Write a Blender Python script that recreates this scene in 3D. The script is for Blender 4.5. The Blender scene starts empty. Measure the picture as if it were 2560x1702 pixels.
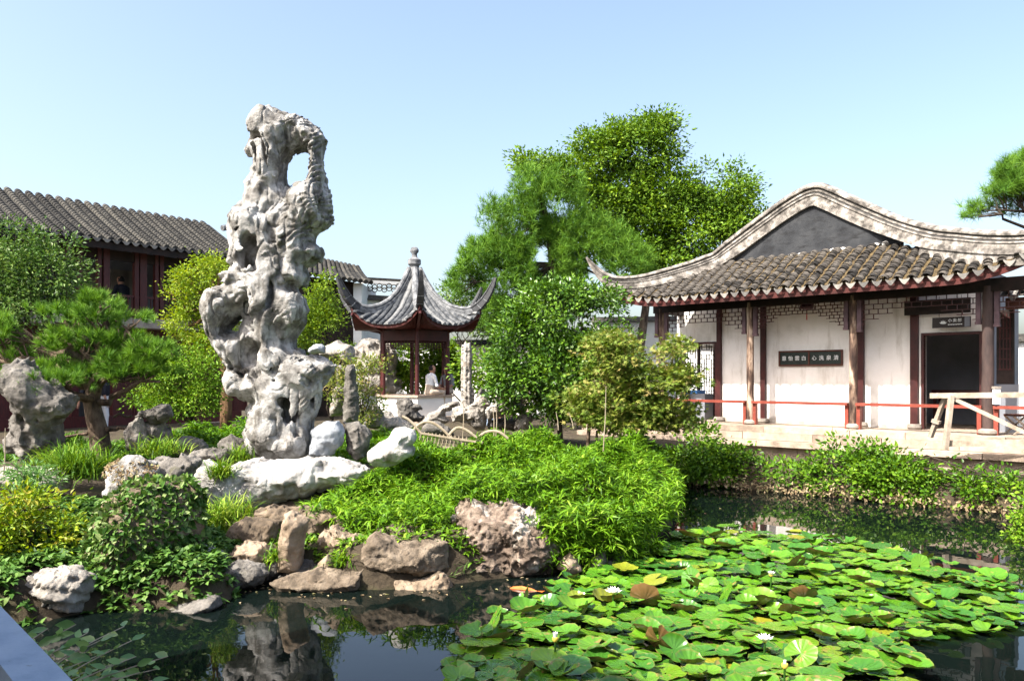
import bpy, bmesh, math, random
import numpy as np
import openvdb
from mathutils import Vector, Matrix

# ------------------------------------------------------------------ camera, sky, sun, exposure
SC = bpy.context.scene
COL = SC.collection
F, CX, HY, EZ = 2009.0, 1280.0, 945.0, 2.0           # focal length / principal column / horizon row of the photograph, eye height over the water
cam = bpy.data.cameras.new('camera'); camo = bpy.data.objects.new('camera', cam); COL.objects.link(camo)
camo.location = (0, 0, EZ); camo.rotation_euler = (math.pi/2, 0, 0)
cam.sensor_width = 36.0; cam.lens = 36.0*F/2560.0; cam.shift_y = (HY-851.0)/2560.0
cam.clip_start = 0.05; cam.clip_end = 3000
SC.camera = camo

SUN_AZ = Vector((-0.79, -0.61)).normalized()          # horizontal direction towards the sun
SUN_EL = math.radians(49)
world = bpy.data.worlds.new('World'); SC.world = world; world.use_nodes = True
wn = world.node_tree; wn.nodes.clear()
sky = wn.nodes.new('ShaderNodeTexSky'); sky.sky_type = 'NISHITA'; sky.sun_disc = False
sky.sun_elevation = SUN_EL; sky.sun_rotation = math.atan2(SUN_AZ.x, SUN_AZ.y)
sky.air_density = 1.0; sky.dust_density = 4.4; sky.ozone_density = 0.3; sky.altitude = 0
bg = wn.nodes.new('ShaderNodeBackground'); bg.inputs['Strength'].default_value = 0.15
wo = wn.nodes.new('ShaderNodeOutputWorld')
wn.links.new(sky.outputs[0], bg.inputs[0]); wn.links.new(bg.outputs[0], wo.inputs[0])
sl = bpy.data.lights.new('sun', 'SUN'); sl.energy = 5.0; sl.angle = math.radians(0.53); sl.color = (1.0, 0.95, 0.86)
so = bpy.data.objects.new('sun', sl); COL.objects.link(so)
tosun = Vector((SUN_AZ.x*math.cos(SUN_EL), SUN_AZ.y*math.cos(SUN_EL), math.sin(SUN_EL)))
so.rotation_euler = (-tosun).to_track_quat('-Z', 'Y').to_euler(); so.location = (-20, -20, 30)
SC.view_settings.view_transform = 'Standard'; SC.view_settings.look = 'None'
SC.view_settings.exposure = 1.32; SC.view_settings.gamma = 1.0; SC.view_settings.use_curve_mapping = False
SC.cycles.max_bounces = 8; SC.cycles.transparent_max_bounces = 8

# ------------------------------------------------------------------ helpers
def P(x, y, Y): return np.array(((x-CX)/F*Y, Y, EZ-(y-HY)/F*Y))
def PX(x, Y): return (x-CX)/F*Y
def PZ(y, Y): return EZ-(y-HY)/F*Y

def vnoise(p, seed=0):
    p = np.asarray(p, np.float32); fl = np.floor(p); f = p-fl
    u = f*f*f*(f*(f*6-15)+10); i = fl.astype(np.int32).astype(np.uint32)
    hx = i[:, 0]*np.uint32(374761393)+np.uint32((seed*1274126177) & 0xffffffff); hy = i[:, 1]*np.uint32(668265263); hz = i[:, 2]*np.uint32(2147483647)
    H = [(hx, hx+np.uint32(374761393)), (hy, hy+np.uint32(668265263)), (hz, hz+np.uint32(2147483647))]
    r = 0
    for dx in (0, 1):
        wx = u[:, 0] if dx else 1-u[:, 0]
        for dy in (0, 1):
            wxy = wx*(u[:, 1] if dy else 1-u[:, 1]); hxy = H[0][dx]+H[1][dy]
            for dz in (0, 1):
                h = hxy+H[2][dz]; h = (h ^ (h >> np.uint32(13)))*np.uint32(1274126177); h = (h ^ (h >> np.uint32(16))) & np.uint32(0xffff)
                r = r+wxy*(u[:, 2] if dz else 1-u[:, 2])*(h.astype(np.float32)*np.float32(1/32767.5)-np.float32(1))
    return r
def fbm(p, octv=4, seed=0, gain=.5, lac=2.03):
    a, s, r = 1.0, 0.0, 0
    p = np.asarray(p, np.float32)
    for o in range(octv):
        r = r+a*vnoise(p, seed+o*17); s += a; a *= gain; p = p*lac+7.3
    return r/s
def poly_sd(px, py, poly):
    """signed distance to polygon, negative inside"""
    poly = np.asarray(poly, float); n = len(poly)
    d2 = np.full(px.shape, 1e18); inside = np.zeros(px.shape, bool)
    for k in range(n):
        ax, ay = poly[k]; bx, by = poly[(k+1) % n]
        ex, ey = bx-ax, by-ay; wx, wy = px-ax, py-ay
        t = np.clip((wx*ex+wy*ey)/(ex*ex+ey*ey+1e-12), 0, 1)
        d2 = np.minimum(d2, (wx-ex*t)**2+(wy-ey*t)**2)
        c = ((ay <= py) & (by > py)) | ((by <= py) & (ay > py))
        with np.errstate(divide='ignore', invalid='ignore'):
            xi = ax+(py-ay)/(by-ay if by != ay else 1e-12)*ex
        inside ^= c & (px < xi)
    d = np.sqrt(d2)
    return np.where(inside, -d, d)
def sstep(a, b, x):
    t = np.clip((x-a)/(b-a), 0, 1); return t*t*(3-2*t)

ORG = {}
def thing(name, label, cat, loc=(0, 0, 0), group=None):
    o = bpy.data.objects.new(name, None); COL.objects.link(o)
    o.empty_display_size = .1
    o.location = tuple(float(v) for v in loc)
    o['label'] = label; o['category'] = cat
    if group: o['group'] = group
    ORG[o.name] = np.array(o.location)
    return o
def tag(o, label=None, cat=None, group=None, kind=None):
    if label: o['label'] = label
    if cat: o['category'] = cat
    if group: o['group'] = group
    if kind: o['kind'] = kind
    return o
def org(parent):
    return ORG[parent.name] if parent is not None else np.zeros(3)
def mkmesh(name, verts, faces_flat, loop_start, mats, smooth=False, fmat=None, sharp=None, attrs=None):
    me = bpy.data.meshes.new(name)
    verts = np.asarray(verts, np.float32); nl = len(faces_flat)
    me.vertices.add(len(verts)); me.vertices.foreach_set('co', verts.ravel())
    me.loops.add(nl); me.loops.foreach_set('vertex_index', np.asarray(faces_flat, np.int32))
    me.polygons.add(len(loop_start)); me.polygons.foreach_set('loop_start', np.asarray(loop_start, np.int32))
    for m in (mats if isinstance(mats, (list, tuple)) else [mats]): me.materials.append(m)
    if fmat is not None: me.polygons.foreach_set('material_index', np.asarray(fmat, np.int32))
    me.update(calc_edges=True); me.validate()
    if smooth:
        me.polygons.foreach_set('use_smooth', np.ones(len(me.polygons), bool))
        if sharp: me.set_sharp_from_angle(angle=math.radians(sharp))
    else:
        me.polygons.foreach_set('use_smooth', np.zeros(len(me.polygons), bool))
    for k, v in (attrs or {}).items():
        a = me.attributes.new(k, 'FLOAT', 'POINT'); a.data.foreach_set('value', np.asarray(v, np.float32))
    return me
def link(name, me, parent=None, loc=None):
    o = bpy.data.objects.new(name, me); COL.objects.link(o)
    if parent is not None:
        o.parent = parent
        ORG[o.name] = org(parent)
    if loc is not None: o.location = tuple(float(v) for v in loc)
    return o

class MB:
    def __init__(s): s.v = []; s.f = []; s.m = []; s.n = 0; s.mi = 0
    def add(s, verts, faces):
        b = s.n; s.v.extend([tuple(map(float, q)) for q in verts]); s.n += len(verts)
        s.f.extend([[b+i for i in f] for f in faces]); s.m.extend([s.mi]*len(faces)); return s
    def hexa(s, fn, a0, a1, b0, b1, c0, c1):
        q = [fn(a, b, c) for a in (a0, a1) for b in (b0, b1) for c in (c0, c1)]
        return s.add(q, [(0, 1, 3, 2), (4, 6, 7, 5), (0, 4, 5, 1), (2, 3, 7, 6), (0, 2, 6, 4), (1, 5, 7, 3)])
    def box(s, x0, x1, y0, y1, z0, z1): return s.hexa(lambda a, b, c: (a, b, c), x0, x1, y0, y1, z0, z1)
    def bar(s, p, q, w, h, up=(0, 0, 1)):
        p, q = Vector(p), Vector(q); t = (q-p).normalized(); up = Vector(up)
        if abs(t.dot(up)) > .98: up = Vector((1, 0, 0)) if abs(t.x) < .9 else Vector((0, 1, 0))
        a = t.cross(up).normalized(); b = a.cross(t)
        L = (q-p).length
        return s.hexa(lambda i, j, k: p+t*i+a*j+b*k, 0, L, -w/2, w/2, -h/2, h/2)
    def tube(s, pts, rad, seg=8, cap=True, wob=0, rng=None):
        pts = [Vector(map(float, p)) for p in pts]; n = len(pts)
        rad = [rad]*n if not hasattr(rad, '__len__') else rad
        V = []; fr = None
        for i in range(n):
            t = (pts[min(i+1, n-1)]-pts[max(i-1, 0)])
            t = t.normalized() if t.length > 1e-9 else Vector((0, 0, 1))
            if fr is None:
                a = t.orthogonal().normalized()
            else:
                a = (fr-t*fr.dot(t)); a = a.normalized() if a.length > 1e-6 else t.orthogonal().normalized()
            fr = a; b = t.cross(a)
            for k in range(seg):
                th = 2*math.pi*k/seg; r = rad[i]*(1+(wob*(rng.random()-.5) if wob else 0))
                V.append(pts[i]+a*(math.cos(th)*r)+b*(math.sin(th)*r))
        Fs = []
        for i in range(n-1):
            for k in range(seg):
                k2 = (k+1) % seg
                Fs.append((i*seg+k, i*seg+k2, (i+1)*seg+k2, (i+1)*seg+k))
        if cap: Fs += [tuple(range(seg-1, -1, -1)), tuple(range((n-1)*seg, n*seg))]
        return s.add(V, Fs)
    def lathe(s, c, prof, seg=16):
        V = []; n = len(prof)
        for r, z in prof:
            for k in range(seg):
                th = 2*math.pi*k/seg; V.append((c[0]+r*math.cos(th), c[1]+r*math.sin(th), c[2]+z))
        Fs = []
        for i in range(n-1):
            for k in range(seg):
                k2 = (k+1) % seg; Fs.append((i*seg+k, i*seg+k2, (i+1)*seg+k2, (i+1)*seg+k))
        Fs += [tuple(range(seg-1, -1, -1)), tuple(range((n-1)*seg, n*seg))]
        return s.add(V, Fs)
    def sweep(s, path, prof, lat=None, scale=None, closed=True, cap=True):
        """profile (lateral, up) points swept along a path; up stays vertical"""
        path = [Vector(map(float, p)) for p in path]; n = len(path); m = len(prof); V = []
        for i in range(n):
            t = path[min(i+1, n-1)]-path[max(i-1, 0)]
            if lat is not None: a = Vector(lat[i] if isinstance(lat, list) else lat).normalized()
            else:
                a = Vector((t.y, -t.x, 0)); a = a.normalized() if a.length > 1e-6 else Vector((1, 0, 0))
            t = t.normalized(); u = a.cross(t)
            if u.z < 0: u = -u
            sc = scale[i] if scale else 1.0
            for (x, y) in prof: V.append(path[i]+a*(x*sc)+u*(y*sc))
        Fs = []
        for i in range(n-1):
            for k in range(m if closed else m-1):
                k2 = (k+1) % m; Fs.append((i*m+k, i*m+k2, (i+1)*m+k2, (i+1)*m+k))
        if cap and closed: Fs += [tuple(range(m-1, -1, -1)), tuple(range((n-1)*m, n*m))]
        return s.add(V, Fs)
    def mesh(s, name, mats, smooth=False, sharp=40, o=(0, 0, 0)):
        v = np.array(s.v, np.float32)-np.asarray(o, np.float32)
        fl = [i for f in s.f for i in f]; ls = np.cumsum([0]+[len(f) for f in s.f])[:-1]
        return mkmesh(name, v, fl, ls, mats, smooth, s.m, sharp)
    def build(s, name, mats, parent=None, smooth=False, sharp=40):
        """parts keep the origin of their thing; a thing that is one mesh has its origin at its base"""
        if parent is not None: o = org(parent)
        else:
            v = np.array(s.v); o = np.array([v[:, 0].mean(), v[:, 1].mean(), v[:, 2].min()])
        ob = link(name, s.mesh(name, mats, smooth, sharp, o), parent)
        if parent is None: ob.location = tuple(float(q) for q in o); ORG[ob.name] = np.array(o)
        return ob
def dup(o, parent=None, mat=None):
    c = o.copy(); COL.objects.link(c)
    if parent is not None: c.parent = parent
    if mat is not None: c.matrix_basis = mat
    return c

# ------------------------------------------------------------------ materials
def ramp(nt, cols, stops=None):
    r = nt.nodes.new('ShaderNodeValToRGB'); e = r.color_ramp.elements
    stops = stops or [i/(len(cols)-1) for i in range(len(cols))]
    while len(e) < len(cols): e.new(.5)
    for i, c in enumerate(cols):
        e[i].position = stops[i]; e[i].color = (*c, 1)
    return r
def mat(name, cols, scale=3.0, stops=(.3, .7), rough=.85, bump=.0, bscale=25., spec=.25, detail=6., aniso=(1, 1, 1),
        objrand=0., second=None, second_stops=(.55, .7), second_scale=1.0, dist=.02, second_aniso=(1, 1, 1)):
    m = bpy.data.materials.new(name); m.use_nodes = True; nt = m.node_tree; L = nt.links
    b = nt.nodes['Principled BSDF']; b.inputs['Roughness'].default_value = rough; b.inputs['Specular IOR Level'].default_value = spec
    g = nt.nodes.new('ShaderNodeNewGeometry')
    def pos(an):
        mp = nt.nodes.new('ShaderNodeVectorMath'); mp.operation = 'MULTIPLY'; mp.inputs[1].default_value = an
        L.new(g.outputs['Position'], mp.inputs[0]); return mp.outputs[0]
    n = nt.nodes.new('ShaderNodeTexNoise'); n.inputs['Scale'].default_value = scale; n.inputs['Detail'].default_value = detail; n.inputs['Roughness'].default_value = .62
    L.new(pos(aniso), n.inputs['Vector'])
    st = list(stops) if len(stops) == len(cols) else [stops[0]+(stops[-1]-stops[0])*i/(len(cols)-1) for i in range(len(cols))]
    r = ramp(nt, cols, st)
    fac = n.outputs['Fac']
    if objrand:
        oi = nt.nodes.new('ShaderNodeObjectInfo'); ma = nt.nodes.new('ShaderNodeMath'); ma.operation = 'MULTIPLY_ADD'
        ma.inputs[1].default_value = objrand
        sb = nt.nodes.new('ShaderNodeMath'); sb.operation = 'SUBTRACT'; sb.inputs[1].default_value = .5
        L.new(oi.outputs['Random'], sb.inputs[0]); L.new(sb.outputs[0], ma.inputs[0]); L.new(fac, ma.inputs[2]); fac = ma.outputs[0]
    L.new(fac, r.inputs[0]); out = r.outputs[0]
    if second:
        n2 = nt.nodes.new('ShaderNodeTexNoise'); n2.inputs['Scale'].default_value = second_scale; n2.inputs['Detail'].default_value = 8; n2.inputs['Roughness'].default_value = .65
        L.new(pos(second_aniso), n2.inputs['Vector'])
        mr = nt.nodes.new('ShaderNodeMapRange'); mr.inputs[1].default_value = second_stops[0]; mr.inputs[2].default_value = second_stops[1]
        L.new(n2.outputs['Fac'], mr.inputs[0])
        mx = nt.nodes.new('ShaderNodeMix'); mx.data_type = 'RGBA'; L.new(mr.outputs[0], mx.inputs['Factor'])
        L.new(out, mx.inputs['A']); mx.inputs['B'].default_value = (*second, 1); out = mx.outputs['Result']
    L.new(out, b.inputs['Base Color'])
    if bump:
        n3 = nt.nodes.new('ShaderNodeTexNoise'); n3.inputs['Scale'].default_value = bscale; n3.inputs['Detail'].default_value = 8; n3.inputs['Roughness'].default_value = .7
        L.new(pos(aniso), n3.inputs['Vector'])
        bp = nt.nodes.new('ShaderNodeBump'); bp.inputs['Strength'].default_value = bump; bp.inputs['Distance'].default_value = dist
        L.new(n3.outputs['Fac'], bp.inputs['Height']); L.new(bp.outputs[0], b.inputs['Normal'])
    return m
def leafmat(name, cols, trans=.35, rough=.45, spec=.35, tcol=1.25):
    m = bpy.data.materials.new(name); m.use_nodes = True; nt = m.node_tree; L = nt.links
    b = nt.nodes['Principled BSDF']; b.inputs['Roughness'].default_value = rough; b.inputs['Specular IOR Level'].default_value = spec
    a = nt.nodes.new('ShaderNodeAttribute'); a.attribute_name = 'rnd'
    r = ramp(nt, cols); L.new(a.outputs['Fac'], r.inputs[0]); L.new(r.outputs[0], b.inputs['Base Color'])
    t = nt.nodes.new('ShaderNodeBsdfTranslucent'); hs = nt.nodes.new('ShaderNodeHueSaturation'); hs.inputs['Value'].default_value = tcol; hs.inputs['Saturation'].default_value = 1.1; hs.inputs['Hue'].default_value = .485
    L.new(r.outputs[0], hs.inputs['Color']); L.new(hs.outputs[0], t.inputs['Color'])
    mx = nt.nodes.new('ShaderNodeMixShader'); mx.inputs[0].default_value = trans
    L.new(b.outputs[0], mx.inputs[1]); L.new(t.outputs[0], mx.inputs[2]); L.new(mx.outputs[0], nt.nodes['Material Output'].inputs['Surface'])
    return m
M = {}
M['plaster'] = mat('plaster', [(.60, .58, .54), (.74, .72, .68), (.79, .77, .74)], 1.6, (.30, .60), bump=.25, bscale=14, rough=.9, second=(.38, .34, .28), second_stops=(.53, .80), second_scale=1.6, second_aniso=(2.6, 2.6, .45), detail=9)
def grime(m, z0, z1):                                            # splashed dirt along the foot of the wall
    nt = m.node_tree; L = nt.links; b = nt.nodes['Principled BSDF']; src = b.inputs['Base Color'].links[0].from_socket
    g = nt.nodes.new('ShaderNodeNewGeometry'); sx = nt.nodes.new('ShaderNodeSeparateXYZ'); L.new(g.outputs['Position'], sx.inputs[0])
    n = nt.nodes.new('ShaderNodeTexNoise'); n.inputs['Scale'].default_value = 5; n.inputs['Detail'].default_value = 8; L.new(g.outputs['Position'], n.inputs['Vector'])
    ma = nt.nodes.new('ShaderNodeMath'); ma.operation = 'MULTIPLY_ADD'; ma.inputs[1].default_value = -.5; L.new(n.outputs['Fac'], ma.inputs[0]); L.new(sx.outputs['Z'], ma.inputs[2])
    mr = nt.nodes.new('ShaderNodeMapRange'); mr.inputs[1].default_value = z1; mr.inputs[2].default_value = z0; mr.inputs[3].default_value = 0; mr.inputs[4].default_value = .75; L.new(ma.outputs[0], mr.inputs[0])
    mx = nt.nodes.new('ShaderNodeMix'); mx.data_type = 'RGBA'; L.new(mr.outputs[0], mx.inputs['Factor']); L.new(src, mx.inputs['A']); mx.inputs['B'].default_value = (.20, .17, .13, 1); L.new(mx.outputs['Result'], b.inputs['Base Color'])
grime(M['plaster'], .76, .90)
M['plaster_clean'] = mat('plaster_clean', [(.58, .58, .57), (.74, .74, .72)], .9, (.3, .6), bump=.1, bscale=15, rough=.9)
M['ridge_plaster'] = mat('ridge_plaster', [(.07, .063, .056), (.21, .19, .17), (.40, .37, .335)], 6., (.36, .66), bump=.7, bscale=40, rough=.95, second=(.05, .046, .04), second_stops=(.53, .70), second_scale=9)
M['ridge_dark'] = mat('ridge_dark', [(.03, .03, .03), (.10, .095, .09)], 9., (.35, .65), bump=.4, bscale=40)
M['gable'] = mat('gable', [(.015, .016, .019), (.028, .030, .034), (.040, .042, .046)], 3., (.32, .65), bump=.4, bscale=30, second=(.010, .010, .011), second_stops=(.52, .7), second_scale=2.5, second_aniso=(1, 1, 4))
M['tile_brown'] = mat('tile_brown', [(.018, .0165, .015), (.050, .0445, .039), (.096, .085, .073)], 9., (.32, .68), bump=.5, bscale=60, objrand=.5, second=(.12, .095, .05), second_stops=(.61, .73), second_scale=11)
M['tile_moss'] = mat('tile_moss', [(.035, .025, .013), (.12, .085, .038)], 12., (.35, .65), bump=.5, bscale=50)
M['drip_tile'] = mat('drip_tile', [(.10, .095, .09), (.24, .225, .205)], 10., (.35, .65), bump=.3, bscale=50, objrand=.4)
M['tile_grey'] = mat('tile_grey', [(.014, .0135, .013), (.040, .038, .034), (.072, .067, .057)], 8., (.32, .68), bump=.6, bscale=50, objrand=.35, second=(.10, .092, .066), second_stops=(.61, .74), second_scale=14)
M['tile_blue'] = mat('tile_blue', [(.03, .034, .04), (.085, .09, .096), (.17, .172, .172)], 7., (.33, .66), bump=.4, bscale=40, objrand=.35)
M['ridge_blue'] = mat('ridge_blue', [(.045, .047, .052), (.13, .135, .142), (.25, .255, .262)], 6., (.33, .65), bump=.4, bscale=35, aniso=(1, 1, 1))
M['red_wood'] = mat('red_wood', [(.035, .006, .006), (.080, .014, .012)], 7., (.35, .65), rough=.5, spec=.4, bump=.1, aniso=(6, 6, 1))
M['red_door'] = mat('red_door', [(.040, .007, .008), (.085, .012, .013)], 6., (.35, .65), rough=.55, spec=.4, bump=.1, aniso=(6, 6, 1))
M['red_rail'] = mat('red_rail', [(.16, .034, .022), (.24, .054, .036)], 5., (.35, .65), rough=.55, bump=.15, second=(.25, .12, .08), second_stops=(.62, .72), second_scale=12)
M['fascia'] = mat('fascia', [(.032, .008, .007), (.085, .018, .015)], 4., (.3, .7), rough=.6, bump=.2, second=(.03, .02, .018), second_stops=(.55, .75), second_scale=6)
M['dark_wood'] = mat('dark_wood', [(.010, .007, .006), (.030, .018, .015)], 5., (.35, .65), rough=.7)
M['dark_red'] = mat('dark_red', [(.030, .009, .009), (.060, .015, .014)], 5., (.35, .65), rough=.5)
M['purple_wood'] = mat('purple_wood', [(.06, .035, .04), (.12, .075, .085)], 6., (.35, .65), rough=.7, bump=.2)
M['old_column'] = mat('old_column', [(.022, .013, .011), (.070, .043, .033), (.20, .135, .097), (.42, .33, .26)], 8., (.34, .46, .54, .62), rough=.9, bump=.7, bscale=25, aniso=(1, 1, .22), detail=8)
M['brown_column'] = mat('brown_column', [(.035, .025, .024), (.085, .055, .048)], 6., (.35, .65), rough=.75, bump=.3, aniso=(1, 1, .3), second=(.22, .07, .04), second_stops=(.66, .75), second_scale=3)
M['pale_wood'] = mat('pale_wood', [(.20, .155, .115), (.44, .37, .30)], 12., (.35, .65), rough=.9, bump=.4, aniso=(.4, .4, .4))
M['slab'] = mat('slab', [(.21, .165, .128), (.34, .268, .21), (.42, .337, .268)], 4., (.3, .65), rough=.95, bump=.6, bscale=35, objrand=.25, second=(.20, .155, .115), second_stops=(.60, .78), second_scale=5)
M['drum'] = mat('drum', [(.18, .16, .14), (.34, .30, .26)], 8., rough=.95, bump=.5)
M['rock_white'] = mat('rock_white', [(.075, .070, .064), (.22, .21, .195), (.40, .39, .375), (.55, .54, .53)], 4.6, (.32, .45, .57, .68), rough=.95, bump=1., bscale=38, detail=9, second=(.10, .09, .076), second_stops=(.52, .66), second_scale=5.5, second_aniso=(1, 1, .33), dist=.03)
M['rock_bright'] = mat('rock_bright', [(.13, .12, .11), (.30, .285, .27), (.45, .44, .425), (.57, .56, .55)], 4.2, (.28, .42, .54, .66), rough=.95, bump=.9, bscale=22, detail=9, second=(.17, .15, .125), second_stops=(.56, .74), second_scale=4, second_aniso=(1, 1, .4), dist=.03)
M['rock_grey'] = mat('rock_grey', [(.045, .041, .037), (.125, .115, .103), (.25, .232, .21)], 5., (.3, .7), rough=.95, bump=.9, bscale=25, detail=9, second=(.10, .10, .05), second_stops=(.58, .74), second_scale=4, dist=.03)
M['rock_pale'] = mat('rock_pale', [(.11, .098, .085), (.26, .237, .21), (.43, .40, .36)], 4.5, (.3, .68), rough=.95, bump=.9, bscale=24, detail=9, second=(.17, .125, .085), second_stops=(.58, .74), second_scale=4, dist=.03)
M['rock_blue'] = mat('rock_blue', [(.14, .15, .17), (.31, .33, .36), (.44, .46, .49)], 5., (.3, .7), rough=.9, bump=.8, bscale=24, detail=9, dist=.03)
M['rock_brown'] = mat('rock_brown', [(.05, .039, .028), (.15, .113, .078), (.28, .222, .16)], 5., (.3, .7), rough=.95, bump=.9, bscale=28, detail=9, second=(.08, .085, .035), second_stops=(.6, .75), second_scale=4, dist=.03)
M['rock_tan'] = mat('rock_tan', [(.12, .088, .06), (.27, .205, .145), (.42, .34, .26)], 5., (.3, .7), rough=.95, bump=.8, bscale=28, detail=9, second=(.26, .11, .05), second_stops=(.6, .75), second_scale=5, dist=.03)
M['rock_rugged'] = mat('rock_rugged', [(.06, .045, .036), (.17, .125, .095), (.30, .235, .185)], 6., (.3, .62), rough=.95, bump=1.0, bscale=30, detail=10, second=(.55, .50, .44), second_stops=(.53, .62), second_scale=3.2, dist=.04)
M['soil'] = mat('soil', [(.025, .019, .013), (.065, .050, .033), (.055, .060, .024)], 3., (.3, .72), rough=1., bump=.8, bscale=18, dist=.05)
M['paving'] = mat('paving', [(.16, .15, .13), (.28, .26, .23)], 2., (.3, .7), rough=.95, bump=.4)
M['bark'] = mat('bark', [(.035, .024, .018), (.12, .085, .06), (.24, .175, .12)], 10., (.3, .7), rough=.95, bump=1., bscale=30, aniso=(1, 1, .35), dist=.04)
M['bark_orange'] = mat('bark_orange', [(.06, .035, .02), (.20, .115, .06), (.36, .22, .12)], 9., (.3, .7), rough=.95, bump=1., bscale=26, aniso=(1, 1, .4), dist=.04)
M['bark_dark'] = mat('bark_dark', [(.02, .016, .012), (.06, .046, .034)], 8., (.3, .7), rough=.95, bump=.6, aniso=(1, 1, .4))
M['bamboo_cane'] = mat('bamboo_cane', [(.24, .19, .13), (.38, .32, .24)], 12., (.3, .7), rough=.6)
M['plaque_green'] = mat('plaque_green', [(.012, .018, .016), (.028, .040, .034)], 10., rough=.5)
M['white_paint'] = mat('white_paint', [(.68, .70, .70), (.78, .80, .80)], 5., rough=.6)
M['plaque_wood'] = mat('plaque_wood', [(.055, .020, .014), (.10, .036, .024)], 9., rough=.6)
M['sign_black'] = mat('sign_black', [(.012, .008, .008), (.024, .016, .015)], 6., rough=.45)
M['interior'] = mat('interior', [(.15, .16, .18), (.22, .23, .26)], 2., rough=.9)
M['skin'] = mat('skin', [(.36, .19, .13), (.42, .23, .16)], 5., rough=.6)
M['hair'] = mat('hair', [(.008, .006, .006), (.018, .014, .012)], 20., rough=.6)
M['cloth_white'] = mat('cloth_white', [(.58, .60, .64), (.70, .72, .75)], 6., rough=.9)
M['cloth_pink'] = mat('cloth_pink', [(.60, .27, .28), (.70, .36, .36)], 6., rough=.9)
M['cloth_tan'] = mat('cloth_tan', [(.40, .33, .26), (.50, .42, .34)], 6., rough=.9)
M['cloth_jeans'] = mat('cloth_jeans', [(.16, .22, .32), (.26, .33, .44)], 9., rough=.9)
M['cloth_dark'] = mat('cloth_dark', [(.014, .015, .022), (.028, .03, .04)], 6., rough=.9)
M['shoe'] = mat('shoe', [(.02, .018, .016), (.035, .03, .028)], 6., rough=.6)
M['koi'] = mat('koi', [(.50, .10, .02), (.62, .20, .06)], 8., rough=.3)
M['petal'] = mat('petal', [(.74, .74, .68), (.80, .79, .76)], 20., rough=.6)
M['stamen'] = mat('stamen', [(.60, .42, .05), (.70, .52, .10)], 20., rough=.7)
M['skylit_rail'] = mat('skylit_rail', [(.30, .40, .55), (.42, .52, .66), (.48, .57, .70)], 7., (.3, .7), rough=.5, spec=.4, bump=.3, bscale=60, second=(.16, .18, .22), second_stops=(.62, .72), second_scale=16, detail=9)  # blue skylight on the dark rail is put into this colour
M['camera_wood'] = mat('camera_wood', [(.012, .010, .016), (.025, .02, .028)], 3., rough=.6)
M['blue_plastic'] = mat('blue_plastic', [(.06, .20, .50), (.08, .25, .58)], 3., rough=.5)
M['red_cloth'] = mat('red_cloth', [(.40, .03, .04), (.5, .05, .06)], 6., rough=.8)
# leaf materials
M['l_bamboo'] = leafmat('leaf_bamboo', [(.030, .085, .006), (.075, .18, .008), (.145, .29, .012), (.29, .39, .05)], .24, .45, .16)
M['l_hedge'] = leafmat('leaf_hedge', [(.024, .068, .006), (.065, .155, .008), (.13, .25, .012), (.26, .37, .04)], .21, .42, .22)
M['l_bush'] = leafmat('leaf_bush', [(.024, .068, .010), (.060, .14, .013), (.115, .225, .018), (.19, .31, .03)], .15, .36, .34)
M['l_maple'] = leafmat('leaf_maple', [(.055, .10, .014), (.11, .18, .020), (.19, .23, .035), (.32, .24, .09)], .24, .5, .25)
M['l_tree'] = leafmat('leaf_tree', [(.036, .085, .010), (.08, .165, .014), (.14, .25, .018), (.22, .32, .03)], .24, .5, .18)
M['l_pine'] = leafmat('leaf_pine', [(.034, .098, .014), (.08, .185, .022), (.14, .28, .030), (.22, .37, .05)], .17, .55, .14)
M['l_pine_far'] = leafmat('leaf_pine_far', [(.035, .10, .014), (.078, .18, .022), (.13, .26, .028), (.185, .32, .035)], .20, .55, .14)
M['l_yellow'] = leafmat('leaf_yellow', [(.075, .15, .010), (.16, .26, .014), (.26, .35, .02), (.36, .37, .04)], .26, .5, .25)
M['l_shrub'] = leafmat('leaf_shrub', [(.030, .075, .018), (.065, .14, .026), (.11, .20, .035), (.21, .28, .08)], .19, .45, .3)
M['l_ivy'] = leafmat('leaf_ivy', [(.030, .080, .014), (.065, .15, .024), (.12, .22, .04), (.24, .30, .12)], .15, .5, .2)
M['l_azalea'] = leafmat('leaf_azalea', [(.07, .14, .010), (.16, .27, .014), (.28, .36, .02), (.36, .28, .05)], .25, .5, .25)
M['l_grass'] = leafmat('leaf_grass', [(.038, .095, .008), (.085, .19, .011), (.155, .28, .017), (.28, .36, .05)], .20, .5, .16)
M['l_dry'] = leafmat('leaf_dry', [(.16, .11, .06), (.30, .22, .13), (.42, .34, .22), (.30, .30, .12)], .3, .7, .2)
M['l_near'] = leafmat('leaf_near', [(.08, .18, .06), (.13, .26, .08), (.18, .33, .10), (.28, .4, .12)], .19, .4, .4)
def water_mat():
    m = bpy.data.materials.new('pond_water'); m.use_nodes = True; nt = m.node_tree; L = nt.links; b = nt.nodes['Principled BSDF']
    b.inputs['Base Color'].default_value = (.003, .006, .005, 1); b.inputs['Roughness'].default_value = .015
    b.inputs['IOR'].default_value = 1.33; b.inputs['Specular IOR Level'].default_value = .5
    g = nt.nodes.new('ShaderNodeNewGeometry'); n = nt.nodes.new('ShaderNodeTexNoise'); n.inputs['Scale'].default_value = 2.2; n.inputs['Detail'].default_value = 3
    L.new(g.outputs['Position'], n.inputs['Vector']); bp = nt.nodes.new('ShaderNodeBump'); bp.inputs['Strength'].default_value = .05; bp.inputs['Distance'].default_value = .03
    L.new(n.outputs['Fac'], bp.inputs['Height']); L.new(bp.outputs[0], b.inputs['Normal']); return m
M['water'] = water_mat()
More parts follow.
